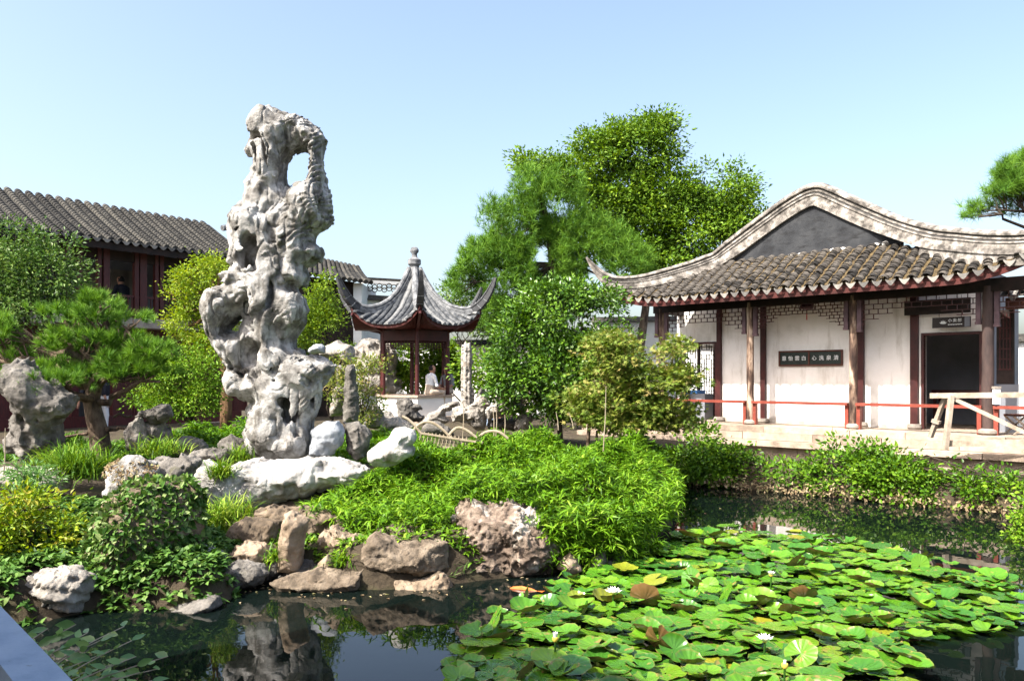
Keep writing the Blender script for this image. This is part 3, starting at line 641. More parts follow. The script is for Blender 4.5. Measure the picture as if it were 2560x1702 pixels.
# cover tiles, one by one
def tile_mesh(r, ln, th, seg=6):
    V = []; Fc = []
    for (y, dz_, rr) in ((0, .020, r), (ln, 0, r*.93)):
        for k in range(seg+1):
            a = math.pi*k/seg; V.append((rr*math.cos(a), y, rr*math.sin(a)*.82+dz_))
    for k in range(seg+1):
        a = math.pi*k/seg; V.append(((r-th)*math.cos(a), 0, (r-th)*math.sin(a)*.82+.020))
    n = seg+1
    for k in range(seg): Fc += [(k, k+1, n+k+1, n+k), (2*n+k, 2*n+k+1, k+1, k)]
    return V, Fc
TV, TF = tile_mesh(.082, .135, .016)
mb = MB(); mb.add(TV, TF); tile_me = mb.mesh('roof_tile', M['tile_brown'], True, 50)
cand = []; rt = np.random.default_rng(11)
row_s = np.arange(S_L+.10, S_R-.05, .2375)
for s in row_s:
    w0, w1 = float(w_e(s))+.03, w_t(s)+.03; L = (w0-w1)*math.sqrt(1+.36); n = int(L/.088)
    for k in range(n):
        w = w0-(w0-w1)*k/max(1, L/.088)
        js = rt.normal()*.009; p = np.array(HP(s+js, w+rt.normal()*.006, float(z_s(s, w))-.012+rt.normal()*.006))
        cand.append((np.linalg.norm(p-np.array((0, 0, EZ))), p, rt.normal()*.06, 1+rt.normal()*.05))
cand.sort(key=lambda c: c[0])
up_s = Vector((-HN[0], -HN[1], .60)).normalized(); lat = Vector((HD[0], HD[1], 0)); nrm = lat.cross(up_s)
rest = MB(); ho = org(hall)
for i, (dd, p, yaw, sc) in enumerate(cand):
    a = lat*math.cos(yaw)+up_s*math.sin(yaw); u = nrm.cross(a)
    if i < 290:
        o = link('roof_tile', tile_me, hall); q = p-ho
        o.matrix_basis = Matrix(((a.x*sc, u.x, nrm.x*sc, q[0]), (a.y*sc, u.y, nrm.y*sc, q[1]), (a.z*sc, u.z, nrm.z*sc, q[2]), (0, 0, 0, 1)))
    else:
        rest.add([Vector(p)+a*(v[0]*sc)+u*v[1]+nrm*(v[2]*sc) for v in TV], TF)
rest.build('roof_tile_field', M['tile_brown'], hall, True, 50)['kind'] = 'stuff'
# drip tiles
dp = []
for k in range(9):
    x = -.088+.176*k/8; dp.append((x, .012-.03*(1-(x/.088)**2)))
low = [(.088-.176*k/10, -.012-.10*(1-abs(1-2*k/10)**1.5)) for k in range(11)]
prof = dp+low; V = [(x, 0, z) for x, z in prof]+[(x, -.014, z) for x, z in prof]; n = len(prof)
Fc = [tuple(range(n)), tuple(range(2*n-1, n-1, -1))]+[(i, (i+1) % n, n+(i+1) % n, n+i) for i in range(n)]
mb = MB(); mb.add(V, Fc); drip_me = mb.mesh('drip_tile', M['drip_tile'])
for s in row_s[:-1]+.119:
    p = np.array(HP(s, float(w_e(s))+.035, float(z_e(s))-.012))-ho; o = link('drip_tile', drip_me, hall)
    tl = rt.normal()*.05
    o.matrix_basis = Matrix(((HD[0], -HN[0], 0, p[0]), (HD[1], -HN[1], 0, p[1]), (tl, 0, 1, p[2]), (0, 0, 0, 1)))
# gable
gl, gr = s_at(1828, -.75), s_at(2240, -.75); ga = s_at(2021, -.75)
gz = [z_at(1828, 655, -.75), z_at(2240, 600, -.75), z_at(2021, 505, -.75)]
mb = MB(); mb.add([HP(gl-.1, -.75, gz[0]-.25), HP(gr+.1, -.75, gz[1]-.25), HP(gr+.1, -.75, gz[1]), HP(ga, -.75, gz[2]+.1), HP(gl-.1, -.75, gz[0]),
                   HP(gl-.1, -.9, gz[0]-.25), HP(gr+.1, -.9, gz[1]-.25), HP(gr+.1, -.9, gz[1]), HP(ga, -.9, gz[2]+.1), HP(gl-.1, -.9, gz[0])],
                  [(0, 1, 2, 3, 4), (9, 8, 7, 6, 5), (0, 5, 6, 1), (1, 6, 7, 2), (2, 7, 8, 3), (3, 8, 9, 4), (4, 9, 5, 0)]); mb.build('gable', M['gable'], hall)
rg = np.random.default_rng(8)
for k in range(16):                                              # broken plaster along the foot of the gable
    u = (k+rg.random())/16; s = gl+(gr-gl)*u; z = gz[0]+(gz[1]-gz[0])*u-.03+rg.normal()*.01
    if rg.random() < .25: continue
    l = rg.uniform(.04, .14); h = rg.uniform(.02, .05); mb = MB()
    mb.add([HP(s-l, -.735, z-h*.3), HP(s-l*.3, -.735, z-h), HP(s+l*.8, -.735, z-h*.4), HP(s+l, -.735, z+h*.3), HP(s+l*.2, -.735, z+h), HP(s-l*.6, -.735, z+h*.5)]
           + [HP(s, -.75, z)], [(0, 1, 2, 3, 4, 5), (0, 6, 1), (1, 6, 2), (2, 6, 3), (3, 6, 4), (4, 6, 5), (5, 6, 0)]); mb.build('plaster_flake', M['plaster'], hall)
# verge and hip ridges
def ridge(tops, drop, extra_w=0):
    pts = []; sc = []; dn = []
    for (px_, py_, w, dr) in tops:
        s = s_at(px_, w); z = z_at(px_, py_, w); pts.append(Vector(HP(s, w, z-dr))); sc.append(dr/.42)
    # smooth resample
    out = []; so_ = []
    for i in range(len(pts)-1):
        p0, p1, p2, p3 = pts[max(i-1, 0)], pts[i], pts[i+1], pts[min(i+2, len(pts)-1)]
        for k in range(5):
            t = k/5; a = .5*((2*p1)+(p2-p0)*t+(2*p0-5*p1+4*p2-p3)*t*t+(3*p1-p0-3*p2+p3)*t**3); out.append(a); so_.append(sc[i]*(1-t)+sc[i+1]*t)
    out.append(pts[-1]); so_.append(sc[-1])
    return out, so_
LT = [(2032, 459, -.80, .40), (1982, 486, -.80, .40), (1915, 534, -.80, .40), (1835, 593, -.74, .40), (1781, 622, -.45, .42), (1701, 652, 0, .38), (1621, 676, .42, .33), (1554, 684, .80, .29), (1514, 678, 1.02, .25), (1487, 662, 1.15, .14), (1465, 641, 1.25, .03)]
RT = [(2032, 459, -.80, .40), (2060, 464, -.80, .40), (2121, 491, -.80, .40), (2201, 523, -.75, .40), (2308, 552, -.20, .42), (2389, 562, .2, .40), (2469, 569, .55, .38), (2557, 569, .85, .36), (2640, 560, 1.1, .3), (2690, 535, 1.25, .14), (2720, 500, 1.35, .03)]
RP = [(-.12, -.10), (.125, -.10), (.125, .02), (.10, .03), (.10, .12), (.125, .135), (.125, .165), (.075, .175), (.075, .205), (.10, .215), (.10, .255), (.065, .265), (.065, .285), (.14, .30), (.145, .335), (.11, .385), (.04, .42), (-.05, .42), (-.12, .38)]
for T in (LT[::-1]+RT[1:],):
    out, so_ = ridge(T, .42); latv = [Vector((HN[0], HN[1], 0))]*len(out)
    mb = MB(); mb.sweep(out, RP, latv, so_); mb.build('roof_ridge', M['ridge_plaster'], hall, True, 30)
    for (z0, z1, x) in ((.172, .208, .082), (.262, .298, .072)):
        mb = MB(); mb.sweep(out[2:-2], [(0, z0), (x, z0), (x, z1), (0, z1)], latv[2:-2], so_[2:-2]); mb.build('ridge_line', M['ridge_dark'], hall)
for T in (LT[4:9], RT[4:9]):                                    # plaster bedding under the hips
    out, so_ = ridge(T, .42); mb = MB(); mb.sweep(out, [(-.10, -.34), (.085, -.34), (.085, -.09), (-.10, -.09)], [Vector((HN[0], HN[1], 0))]*len(out), so_); mb.build('ridge_bedding', M['ridge_plaster'], hall)
# rear slopes behind the verge, seen only from the side
for T in (LT, RT):
    out, so_ = ridge(T[:5], .42); mb = MB(); V = []; Fc = []
    for p in out: V += [tuple(p+Vector((0, 0, .02))), tuple(p-Vector((HN[0]*5.5, HN[1]*5.5, -.02)))]
    for i in range(len(out)-1): Fc.append((2*i, 2*i+1, 2*i+3, 2*i+2))
    mb.add(V, Fc); mb.build('rear_roof_slope', M['tile_brown'], hall)
# plaque
zc = z_at(2026, 895, WW+.03); a, b = s_at(1947, WW+.03), s_at(2107, WW+.03); h = (z_at(1947, 878, WW+.03)-z_at(1947, 916, WW+.03))/2
plq = thing('wall_plaque', 'long green plaque with white characters in a brown frame on the white wall', 'plaque', HP((a+b)/2, WW, zc-h))
mb = MB(); mb.hexa(HP, a+.02, b-.02, WW+.005, WW+.028, zc-h+.02, zc+h-.02); mb.build('panel', M['plaque_green'], plq)
mb = MB(); t = .032; mid = (a+b)/2-.02
mb.hexa(HP, a, b, WW+.004, WW+.05, zc+h-t, zc+h); mb.hexa(HP, a, b, WW+.004, WW+.05, zc-h, zc-h+t); mb.hexa(HP, a, a+t, WW+.004, WW+.048, zc-h+t, zc+h-t); mb.hexa(HP, b-t, b, WW+.004, WW+.048, zc-h+t, zc+h-t); mb.hexa(HP, mid-t/2, mid+t/2, WW+.004, WW+.048, zc-h+t, zc+h-t)
mb.build('frame', M['plaque_wood'], plq)
def text(body, size, s, w, z, m, parent, name='character', ax=None):
    cu = bpy.data.curves.new('t', 'FONT'); cu.body = body; cu.size = size; cu.align_x = 'CENTER'; cu.align_y = 'CENTER'; cu.extrude = .002; cu.offset = size*.004
    to = bpy.data.objects.new('t', cu); COL.objects.link(to); bpy.context.view_layer.update()
    me = bpy.data.meshes.new_from_object(to.evaluated_get(bpy.context.evaluated_depsgraph_get())); bpy.data.objects.remove(to)
    me.name = name; me.materials.clear(); me.materials.append(m)
    o = link(name, me, parent); p = np.array(HP(s, w, z))-org(parent)
    o.matrix_basis = Matrix(((HD[0], 0, HN[0], p[0]), (HD[1], 0, HN[1], p[1]), (0, 1, 0, p[2]), (0, 0, 0, 1)))
    return o
for half, chars in (((a+t, mid-t/2), '意怡雲白'), ((mid+t/2, b-t), '心洗泉清')):
    for i, ch in enumerate(chars):
        u = (i+.62)/4.3; text(ch, .108, half[0]+(half[1]-half[0])*u, WW+.032, zc-.005, M['white_paint'], plq)
# hanging sign over the door
zs = z_at(2390, 805, WW+.25); ws = WW+.25; a, b = s_at(2331, ws), s_at(2427, ws); h = (z_at(2331, 794, ws)-z_at(2331, 820, ws))/2
sg = thing('hanging_sign', 'small black sign with white lettering hung on wires over the dark doorway', 'sign', HP((a+b)/2, ws, zs-h))
mb = MB(); mb.hexa(HP, a, b, ws-.015, ws+.012, zs-h, zs+h); mb.build('board', M['sign_black'], sg)
mb = MB(); mb.hexa(HP, b-.10, b-.012, ws+.0125, ws+.016, zs-h+.008, zs+h-.008); mb.build('end_panel', M['interior'], sg)
for u in (.18, .76):
    mb = MB(); s = a+(b-a)*u; mb.tube([HP(s, ws, zs+h), HP(s, ws, 3.55)], .004, 5); mb.build('wire', M['dark_wood'], sg)
for i, ch in enumerate('小卖部'): text(ch, .072, a+(b-a)*(.47+.125*i), ws+.014, zs+.028, M['white_paint'], sg)
mb = MB()
for i in range(11): mb.hexa(HP, a+(b-a)*(.42+.034*i), a+(b-a)*(.42+.034*i+.024), ws+.0125, ws+.015, zs-.052+.004*(i % 2), zs-.034)
mb.build('small_lettering', M['white_paint'], sg)
mb = MB()
for k in range(5):
    an = math.radians(-60+30*k); ca, sa = math.sin(an), math.cos(an); cx_ = a+(b-a)*.29; cz_ = zs-.03
    mb.add([HP(cx_, ws+.014, cz_), HP(cx_+ca*.04-sa*.014, ws+.014, cz_+sa*.04+ca*.014), HP(cx_+ca*.075, ws+.014, cz_+sa*.075), HP(cx_+ca*.04+sa*.014, ws+.014, cz_+sa*.04-ca*.014)], [(0, 1, 2, 3)])
mb.build('lotus_emblem', M['white_paint'], sg)
# lantern
sl_ = s_at(2017, -.25); zl = z_at(2017, 760, -.25)
lan = thing('hanging_lantern', 'dark red palace lantern with tassel hanging under the eave', 'lantern', HP(sl_, -.25, zl-.45))
c = HP(sl_, -.25, zl)
mb = MB(); mb.lathe((c[0], c[1], c[2]-.02), [(.03, .28), (.16, .24), (.17, .20), (.12, .17), (.12, .0), (.15, -.04), (.13, -.08), (.05, -.10)], 6); mb.build('body', M['dark_red'], lan)
mb = MB(); mb.tube([(c[0], c[1], c[2]-.1), (c[0], c[1], c[2]-.33)], [.008, .012], 6); mb.build('tassel', M['red_cloth'], lan)
mb = MB(); mb.tube([(c[0], c[1], c[2]+.25), (c[0], c[1], c[2]+.6)], .006, 5); mb.build('cord', M['dark_wood'], lan)
for k in range(6):
    an = math.pi*2*k/6; mb = MB(); mb.tube([(c[0]+.15*math.cos(an), c[1]+.15*math.sin(an), c[2]+.2), (c[0]+.19*math.cos(an), c[1]+.19*math.sin(an), c[2]+.05), (c[0]+.15*math.cos(an), c[1]+.15*math.sin(an), c[2]-.12)], .008, 4); mb.build('rib', M['dark_red'], lan)
# window lattice in the back of the room, a grey box with blue lid, red stool in the left doorway
for k in range(3):                                               # carved window leaves in the side wall of the room
    w0 = -.96-k*.78; mb = MB(); rg = np.random.default_rng(30+k); T2 = .016
    for (x0, x1, z0, z1) in ((w0-.72, w0, 1.02, 1.55), ): mb.hexa(lambda a, b, c: HP(wl+.05+b, a, c), x0, x1, -.02, .02, z0, z1)
    mb.build('window_board', M['dark_red'], hall); mb = MB(); nu, nv = 6, 14
    for iz in range(nv+1):
        z = 1.56+iz*.115
        for iu in range(nu):
            if rg.random() < .72 or iz in (0, nv): mb.hexa(lambda a, b, c: HP(wl+.05+b, a, c), w0-.72+iu*.12, w0-.6+iu*.12, -.012, .012, z-T2/2, z+T2/2)
            if iz < nv and rg.random() < .7: mb.hexa(lambda a, b, c: HP(wl+.05+b, a, c), w0-.72+iu*.12-T2/2, w0-.72+iu*.12+T2/2, -.011, .011, z, z+.115)
    mb.build('window_lattice', M['dark_wood'], hall)['kind'] = 'stuff'
    mb = MB(); mb.hexa(HP, wl+.02, wl+.09, w0-.78, w0-.72, 1.0, 4.0); mb.build('window_post', M['dark_wood'], hall)
bo = thing('storage_box', 'grey box with blue lid standing in the left doorway', 'box', HP(s_at(1745, -1.3), -1.3, 1.0)); sb = s_at(1745, -1.3)
mb = MB(); mb.hexa(HP, sb-.28, sb+.3, -1.5, -1.1, 1.0, 1.62); mb.build('body', M['interior'], bo); mb = MB(); mb.hexa(HP, sb-.25, sb+.1, -1.48, -1.09, 1.622, 1.70); mb.build('lid', M['blue_plastic'], bo)
tb = thing('tea_table', 'small dark table standing inside the dim doorway', 'table', HP((dor[0]+dor[1])/2-.3, -2.4, 1.0)); sb = (dor[0]+dor[1])/2-.3
mb = MB(); mb.hexa(HP, sb-.45, sb+.45, -2.65, -2.2, 1.70, 1.75); mb.build('table_top', M['dark_red'], tb)
for dx, dy in ((-.4, -2.6), (.4, -2.6), (-.4, -2.25), (.4, -2.25)):
    mb = MB(); mb.hexa(HP, sb+dx-.025, sb+dx+.025, dy-.025, dy+.025, 1.001, 1.699); mb.build('leg', M['dark_red'], tb)
# bent lattice panel and dark screen beside the right column
a, b = s_at(2492, -1.0), s_at(2536, -1.0)
scn = thing('lattice_screen', 'tall dark carved lattice screen door standing behind the right column', 'screen', HP(a, -1.0, 1.3))
mb = MB(); mb.hexa(HP, a, b, -1.03, -.97, z_at(2500, 960, -1.), z_at(2500, 775, -1.)); mb.build('panel', M['dark_wood'], scn)
mb = MB()
for k in range(7):
    z = z_at(2500, 925, -1.)+k*.19; mb.hexa(HP, a+.04, b-.04, -.968, -.955, z, z+.025)
for k in range(4):
    s = a+.05+k*(b-a-.12)/3; mb.hexa(HP, s, s+.02, -.968, -.956, z_at(2500, 925, -1.), z_at(2500, 785, -1.))
mb.build('carving', M['dark_red'], scn)
mb = MB(); mb.hexa(HP, a+.05, a+.35, -1.02, -.98, 1.0, z_at(2500, 960, -1.)-.002); mb.build('foot_panel', M['interior'], scn)
# small tiled porch roof under the eave at far right
pr = thing('porch_roof', 'short pale tiled porch roof tucked under the hall eave at right', 'roof', HP(s_at(2530, -.5), -.5, 3.3))
zq = z_at(2500, 742, -.35); sq = s_at(2494, -.35)
for k in range(5):
    mb = MB(); s = sq+.12+k*.245
    for j in range(6):
        w = -.35-j*.085; mb.add([HP(s+(v[0]*1.15), w-v[1]*.86, zq+.02+j*.05+v[1]*.5+v[2]*1.1) for v in TV], TF)
    mb.build('tile_row', M['drip_tile'], pr, True, 50)
    o = link('drip_tile', drip_me, pr); p = np.array(HP(s+.122, -.33, zq+.02))-org(pr); o.matrix_basis = Matrix(((HD[0], -HN[0], 0, p[0]), (HD[1], -HN[1], 0, p[1]), (0, 0, 1, p[2]), (0, 0, 0, 1)))
mb = MB(); mb.add([HP(sq, -.36, zq), HP(sq+1.4, -.36, zq), HP(sq+1.4, -.9, zq+.32), HP(sq, -.9, zq+.32)], [(0, 1, 2, 3)]); mb.build('pan_tiles', M['drip_tile'], pr)
mb = MB(); mb.hexa(HP, sq+.1, sq+1.4, -.6, -.45, zq-.22, zq-.02); mb.build('beam', M['plaque_wood'], pr)
# wooden trestle barrier and stool on the platform
tr = thing('wooden_trestle', 'pale rough timber trestle barrier standing on the hall platform', 'trestle', P(2360, 1120, 13.1))
def Q(x, y): return P(x, y, 13.25-(x-2325)*.0030)
for nm, x0, y0, x1, y1, wd in (('top_beam', 2325, 989, 2640, 986, .085), ('brace', 2388, 998, 2640, 1118, .06), ('lower_beam', 2362, 1108, 2640, 1106, .10)):
    mb = MB(); mb.bar(Q(x0, y0), Q(x1, y1), .06, wd); mb.build(nm, M['pale_wood'], tr)
mb = MB(); mb.bar(Q(2374, 988)+np.array((0, -.05, 0)), Q(2353, 1122)+np.array((0, -.12, 0)), .10, .06); mb.build('leg', M['pale_wood'], tr)
mb = MB(); mb.bar(Q(2368, 992)+np.array((0, .06, 0)), Q(2346, 1095)+np.array((0, .25, 0)), .07, .06); mb.build('leg', M['pale_wood'], tr)
mb = MB(); mb.bar(Q(2620, 988), Q(2630, 1120), .10, .06); mb.build('leg', M['pale_wood'], tr)
mb = MB(); mb.bar(Q(2344, 1052)+np.array((0, .16, 0)), Q(2358, 1058)+np.array((0, .1, 0)), .07, .06); mb.build('block', M['pale_wood'], tr)
st = thing('folding_stool', 'brown folding stool behind the trestle at the right edge', 'stool', P(2540, 1090, 14.2))
mb = MB(); c = P(2550, 1037, 14.2); mb.box(c[0]-.2, c[0]+.2, c[1]-.15, c[1]+.15, c[2]-.02, c[2]+.015); mb.build('seat', M['plaque_wood'], st)
for dx, dy, ex in ((-.19, -.13, .19), (.19, -.13, -.19), (-.19, .13, .19), (.19, .13, -.19)):
    mb = MB(); mb.bar((c[0]+dx, c[1]+dy, c[2]-.02), (c[0]+ex, c[1]+dy, 1.003), .03, .025); mb.build('leg', M['pale_wood'], st)
mp = thing('marker_post', 'short pale square post beside the right column', 'post', P(2491, 1010, 14.0)); c = P(2491, 1010, 14.0)
mb = MB(); mb.box(c[0]-.045, c[0]+.045, c[1]-.04, c[1]+.04, c[2], c[2]+.27); mb.build('shaft', M['plaster_clean'], mp); mb = MB(); mb.box(c[0]-.055, c[0]+.055, c[1]-.05, c[1]+.05, c[2]+.272, c[2]+.31); mb.build('cap', M['drum'], mp)

M['horn'] = mat('horn', [(.03, .031, .034), (.075, .077, .082)], 8., bump=.3)
# ------------------------------------------------------------------ hexagonal pavilion
PC = np.array((PX(1036, 24.5), 24.5)); A0 = math.radians(-79); PZ0 = .88
pav = thing('hexagonal_pavilion', 'small six sided pavilion with upswept grey tiled roof and red columns', 'pavilion', (PC[0], PC[1], PZ0))
def pol(r, a, z): return (PC[0]+r*math.cos(a), PC[1]+r*math.sin(a), z)
AN = [A0+math.radians(60*k) for k in range(6)]
mb = MB(); mb.add([pol(1.55, a, PZ0) for a in AN]+[pol(1.55, a, .45) for a in AN], [(0, 1, 2, 3, 4, 5)]+[(k, (k+1) % 6, 6+(k+1) % 6, 6+k) for k in range(6)]); mb.build('floor_plinth', M['slab'], pav)
for k, a in enumerate(AN):
    b = AN[(k+1) % 6]
    mb = MB(); mb.lathe(pol(1.10, a, PZ0), [(.10, 0), (.10, .1), (.064, .12), (.062, 2.3), (.06, 2.6)], 14); mb.build('column', M['red_wood'], pav, True)
    if k in (0, 5, 4, 3, 2):
        q = [pol(1.26, a, 0), pol(1.26, b, 0), pol(1.13, b, 0), pol(1.13, a, 0)]
        mb = MB(); mb.add([(x, y, z) for z in (PZ0, 1.44) for x, y, _ in q], [(0, 1, 5, 4), (1, 2, 6, 5), (2, 3, 7, 6), (3, 0, 4, 7), (4, 5, 6, 7)]); mb.build('seat_wall', M['plaster_clean'], pav)
        q = [pol(1.32, a, 0), pol(1.32, b, 0), pol(.95, b, 0), pol(.95, a, 0)]
        mb = MB(); mb.add([(x, y, z) for z in (1.443, 1.50) for x, y, _ in q], [(0, 1, 5, 4), (1, 2, 6, 5), (2, 3, 7, 6), (3, 0, 4, 7), (4, 5, 6, 7), (3, 2, 1, 0)]); mb.build('seat_slab', M['slab'], pav)
    p, q = Vector(pol(1.10, a, 3.25)), Vector(pol(1.10, b, 3.25)); mb = MB(); mb.bar(p, q, .09, .30); mb.build('beam', M['dark_red'], pav)
    mb = MB()                                                    # openwork under the beam
    for i in range(12):
        u = (i+.5)/12; t = p.lerp(q, u); l = .34 if i in (0, 1, 10, 11) else .20; mb.box(t.x-.009, t.x+.009, t.y-.009, t.y+.009, 3.10-l, 3.10)
    for j, z in enumerate((3.04, 2.97, 2.90)): mb.bar(p.lerp(q, .03)+Vector((0, 0, z-3.25)), q.lerp(p, .03)+Vector((0, 0, z-3.25)), .016, .016)
    for u0, u1 in ((.03, .2), (.8, .97)): mb.bar(p.lerp(q, u0)+Vector((0, 0, -.48)), p.lerp(q, u1)+Vector((0, 0, -.48)), .016, .016)
    mb.build('lattice_frieze', M['dark_red'], pav)
RH = np.array((.0, .06, .30, .55, .85, 1.17, 1.45, 1.70, 1.95, 2.15, 2.35)); ZH = np.array((5.36, 5.26, 4.86, 4.47, 4.20, 4.02, 3.94, 3.91, 3.95, 4.05, 4.22))
RM = np.array((0, .1, .4, .9, 1.4, 1.75, 1.95)); ZM = np.array((5.36, 5.14, 4.60, 4.06, 3.73, 3.56, 3.48))
C30 = math.cos(math.radians(30)); T30 = math.tan(math.radians(30))
def rz(rho, l):
    f = np.clip(np.abs(l)/max(rho*T30, 1e-4), 0, 1)**2.6
    return float((1-f)*np.interp(rho, RM, ZM)+f*np.interp(rho/C30, RH, ZH))
rho_e = lambda l: 1.80+.13*(abs(l)/1.1)**2
for k in range(6):
    am = AN[k]+math.radians(30); mx, my = math.cos(am), math.sin(am)
    def SP(rho, l, dz=0.): return (PC[0]+mx*rho-my*l, PC[1]+my*rho+mx*l, rz(rho, l)+dz)
    mb = MB(); V = []; Fc = []; nr_, nl = 16, 17                 # roof sheet
    for i in range(nr_):
        for j in range(nl):
            u = -1+2*j/(nl-1); re = 1.80+.13*u*u; rho = .06+(re-.06)*i/(nr_-1); V.append(SP(rho, u*rho*T30, -.02))
    for i in range(nr_-1):
        for j in range(nl-1): Fc.append((i*nl+j, i*nl+j+1, (i+1)*nl+j+1, (i+1)*nl+j))
    mb.add(V, Fc); mb.build('roof_sheet', M['tile_blue'], pav, True)
    mb = MB(); V = []; Fc = []
    for j in range(nl):
        u = -1+2*j/(nl-1); re = 1.80+.13*u*u-.04; x = SP(re, u*re*T30); V += [(x[0], x[1], x[2]-.13), (x[0], x[1], x[2]-.03)]; y = SP(re-.9, u*(re-.9)*T30*1.0); V += [(x[0]*.97+PC[0]*.03, x[1]*.97+PC[1]*.03, x[2]-.13), (pol(1.0, 0, 0)[0]*0+PC[0]+mx*.95-my*u*.55, PC[1]+my*.95+mx*u*.55, 3.42)]
    for j in range(nl-1): Fc += [(4*j, 4*j+4, 4*j+5, 4*j+1), (4*j+2, 4*j+6, 4*j+4, 4*j), (4*j+3, 4*j+7, 4*j+6, 4*j+2)]
    mb.add(V, Fc); mb.build('eave_board', M['fascia'], pav)
    for l in np.arange(-.95, 1.0, .19):
        re = rho_e(l)+.02; r0 = max(abs(l)/T30+.05, .16)
        if re-r0 < .12: continue
        n = max(4, int((re-r0)/.09)); V = []; Fc = []; sg_ = 7
        pts = [SP(r0+(re-r0)*i/n, l) for i in range(n+1)]
        for i, q in enumerate(pts):
            rr = .070
            for h in range(sg_):
                an = math.pi*h/(sg_-1); V.append((q[0]-my*rr*math.cos(an), q[1]+mx*rr*math.cos(an), q[2]+rr*math.sin(an)-.01))
        for i in range(n):
            for h in range(sg_-1): Fc.append((i*sg_+h, i*sg_+h+1, (i+1)*sg_+h+1, (i+1)*sg_+h))
        Fc.append(tuple(range(n*sg_, n*sg_+sg_)))
        mb = MB(); mb.add(V, Fc); mb.build('tile_row', M['tile_blue'], pav, True, 50)
for k, a in enumerate(AN):                                       # hip ridges sweeping up into horns
    R_ = [.10, .30, .55, .85, 1.17, 1.45, 1.70, 1.95, 2.15, 2.33, 2.48, 2.58, 2.64]; Z_ = [5.30, 4.90, 4.51, 4.23, 4.05, 3.97, 3.94, 3.99, 4.11, 4.30, 4.54, 4.76, 4.95]
    S_ = [.9, .95, 1, 1, 1, 1, 1, 1, .95, .8, .6, .4, .15]
    pth = [pol(r, a, z) for r, z in zip(R_, Z_)]; lv = [Vector((-math.sin(a), math.cos(a), 0))]*len(pth)
    PR_ = [(-.10, -.08), (.10, -.08), (.10, .05), (.07, .06), (.07, .10), (.09, .115), (.07, .16), (0, .185), (-.07, .16), (-.09, .115), (-.07, .10), (-.07, .06), (-.10, .05)]
    mb = MB(); mb.sweep(pth[:8], PR_, lv[:8], S_[:8]); mb.build('hip_ridge', M['ridge_blue'], pav, True, 35)
    mb = MB(); mb.sweep(pth[7:], PR_, lv[7:], [1.02, 1.0, .92, .78, .6, .3]); mb.build('horn', M['horn'], pav, True, 35)
    for q_ in (8, 9, 10):                                        # pale bands round the horn
        mb = MB(); d_ = (Vector(pth[q_+1])-Vector(pth[q_])).normalized(); c_ = Vector(pth[q_]); mb.sweep([c_-d_*.012, c_+d_*.012], [(x*1.06, y*1.04) for x, y in PR_], lv[:2], [S_[q_]*1.12]*2); mb.build('horn_band', M['ridge_blue'], pav)
    mb = MB(); mb.bar(pol(1.0, a, 3.35), pol(2.15, a, 3.86), .07, .12); mb.build('corner_rafter', M['red_wood'], pav)
mb = MB(); mb.lathe((PC[0], PC[1], 5.22), [(.20, 0), (.20, .10), (.14, .13), (.15, .20), (.20, .24), (.20, .38), (.14, .42), (.09, .46), (.08, .56), (.13, .62), (.135, .68), (.09, .76), (.02, .78)], 12); mb.build('finial', M['ridge_blue'], pav, True, 50)
mb = MB(); mb.add([pol(1.1, a, 3.41) for a in AN], [(0, 1, 2, 3, 4, 5)]); mb.build('ceiling', M['dark_wood'], pav)

# ------------------------------------------------------------------ left: two storey hall
LD = np.array((.598, .801)); LN = np.array((.801, -.598)); L0 = np.array((PX(350, 22), 22.0))
def LP(t, w, z): q = L0+LD*t+LN*w; return (q[0], q[1], z)
def t_at(px, w):
    r = (px-CX)/F; b = L0+LN*w; return (r*b[1]-b[0])/(LD[0]-r*LD[1])
def lz(px, py, w):
    t = t_at(px, w); return EZ-(py-HY)/F*(L0+LD*t+LN*w)[1]
tow = thing('two_storey_hall', 'two storey hall with grey tiled roof and dark red posts behind the trees at left', 'hall', LP(-1, -1.5, .7))
TA, TB = t_at(-260, 0), t_at(572, -1.2); ze_, zr_ = lz(350, 612, 0), lz(350, 531, -2.4)
def row_mesh(run, rise, r, ncourse, name, m):
    V = []; Fc = []; sg_ = 7
    rings = []
    for c_ in range(ncourse):
        rings += [(c_/ncourse, r, .012), ((c_+.97)/ncourse, r*.90, 0)]
    for u, rr, dz_ in rings:
        y = u*run; z = rise*(u*.86+.14*u*u)
        for h in range(sg_):
            an = math.pi*h/(sg_-1); V.append((rr*math.cos(an), y, z+dz_+rr*math.sin(an)))
    n = len(rings)
    for i in range(n-1):
        for h in range(sg_-1): Fc.append((i*sg_+h, i*sg_+h+1, (i+1)*sg_+h+1, (i+1)*sg_+h))
    Fc.append(tuple(range(sg_))); Fc.append(tuple(range((n-1)*sg_, n*sg_)))
    mb = MB(); mb.add(V, Fc); return mb.mesh(name, m, True, 50)
rm = row_mesh(2.45, zr_-ze_, .098, 22, 'tile_row', M['tile_grey'])
cres = [(-.10+.2*k/10, .02-.085*(1-(1-k/5)**2)) for k in range(11)]+[(.10-.2*k/10, .03-.0*(k)) for k in range(11)]
V = [(x, 0, z) for x, z in cres]+[(x, -.02, z) for x, z in cres]; n = len(cres)
mb = MB(); mb.add(V, [tuple(range(n)), tuple(range(2*n-1, n-1, -1))]+[(i, (i+1) % n, n+(i+1) % n, n+i) for i in range(n)]); cr_me = mb.mesh('drip_tile', M['drip_tile'])
rowsL = np.arange(TA, TB, .262); to = org(tow)
def LM(p): return Matrix(((LD[0], -LN[0], 0, p[0]), (LD[1], -LN[1], 0, p[1]), (0, 0, 1, p[2]), (0, 0, 0, 1)))
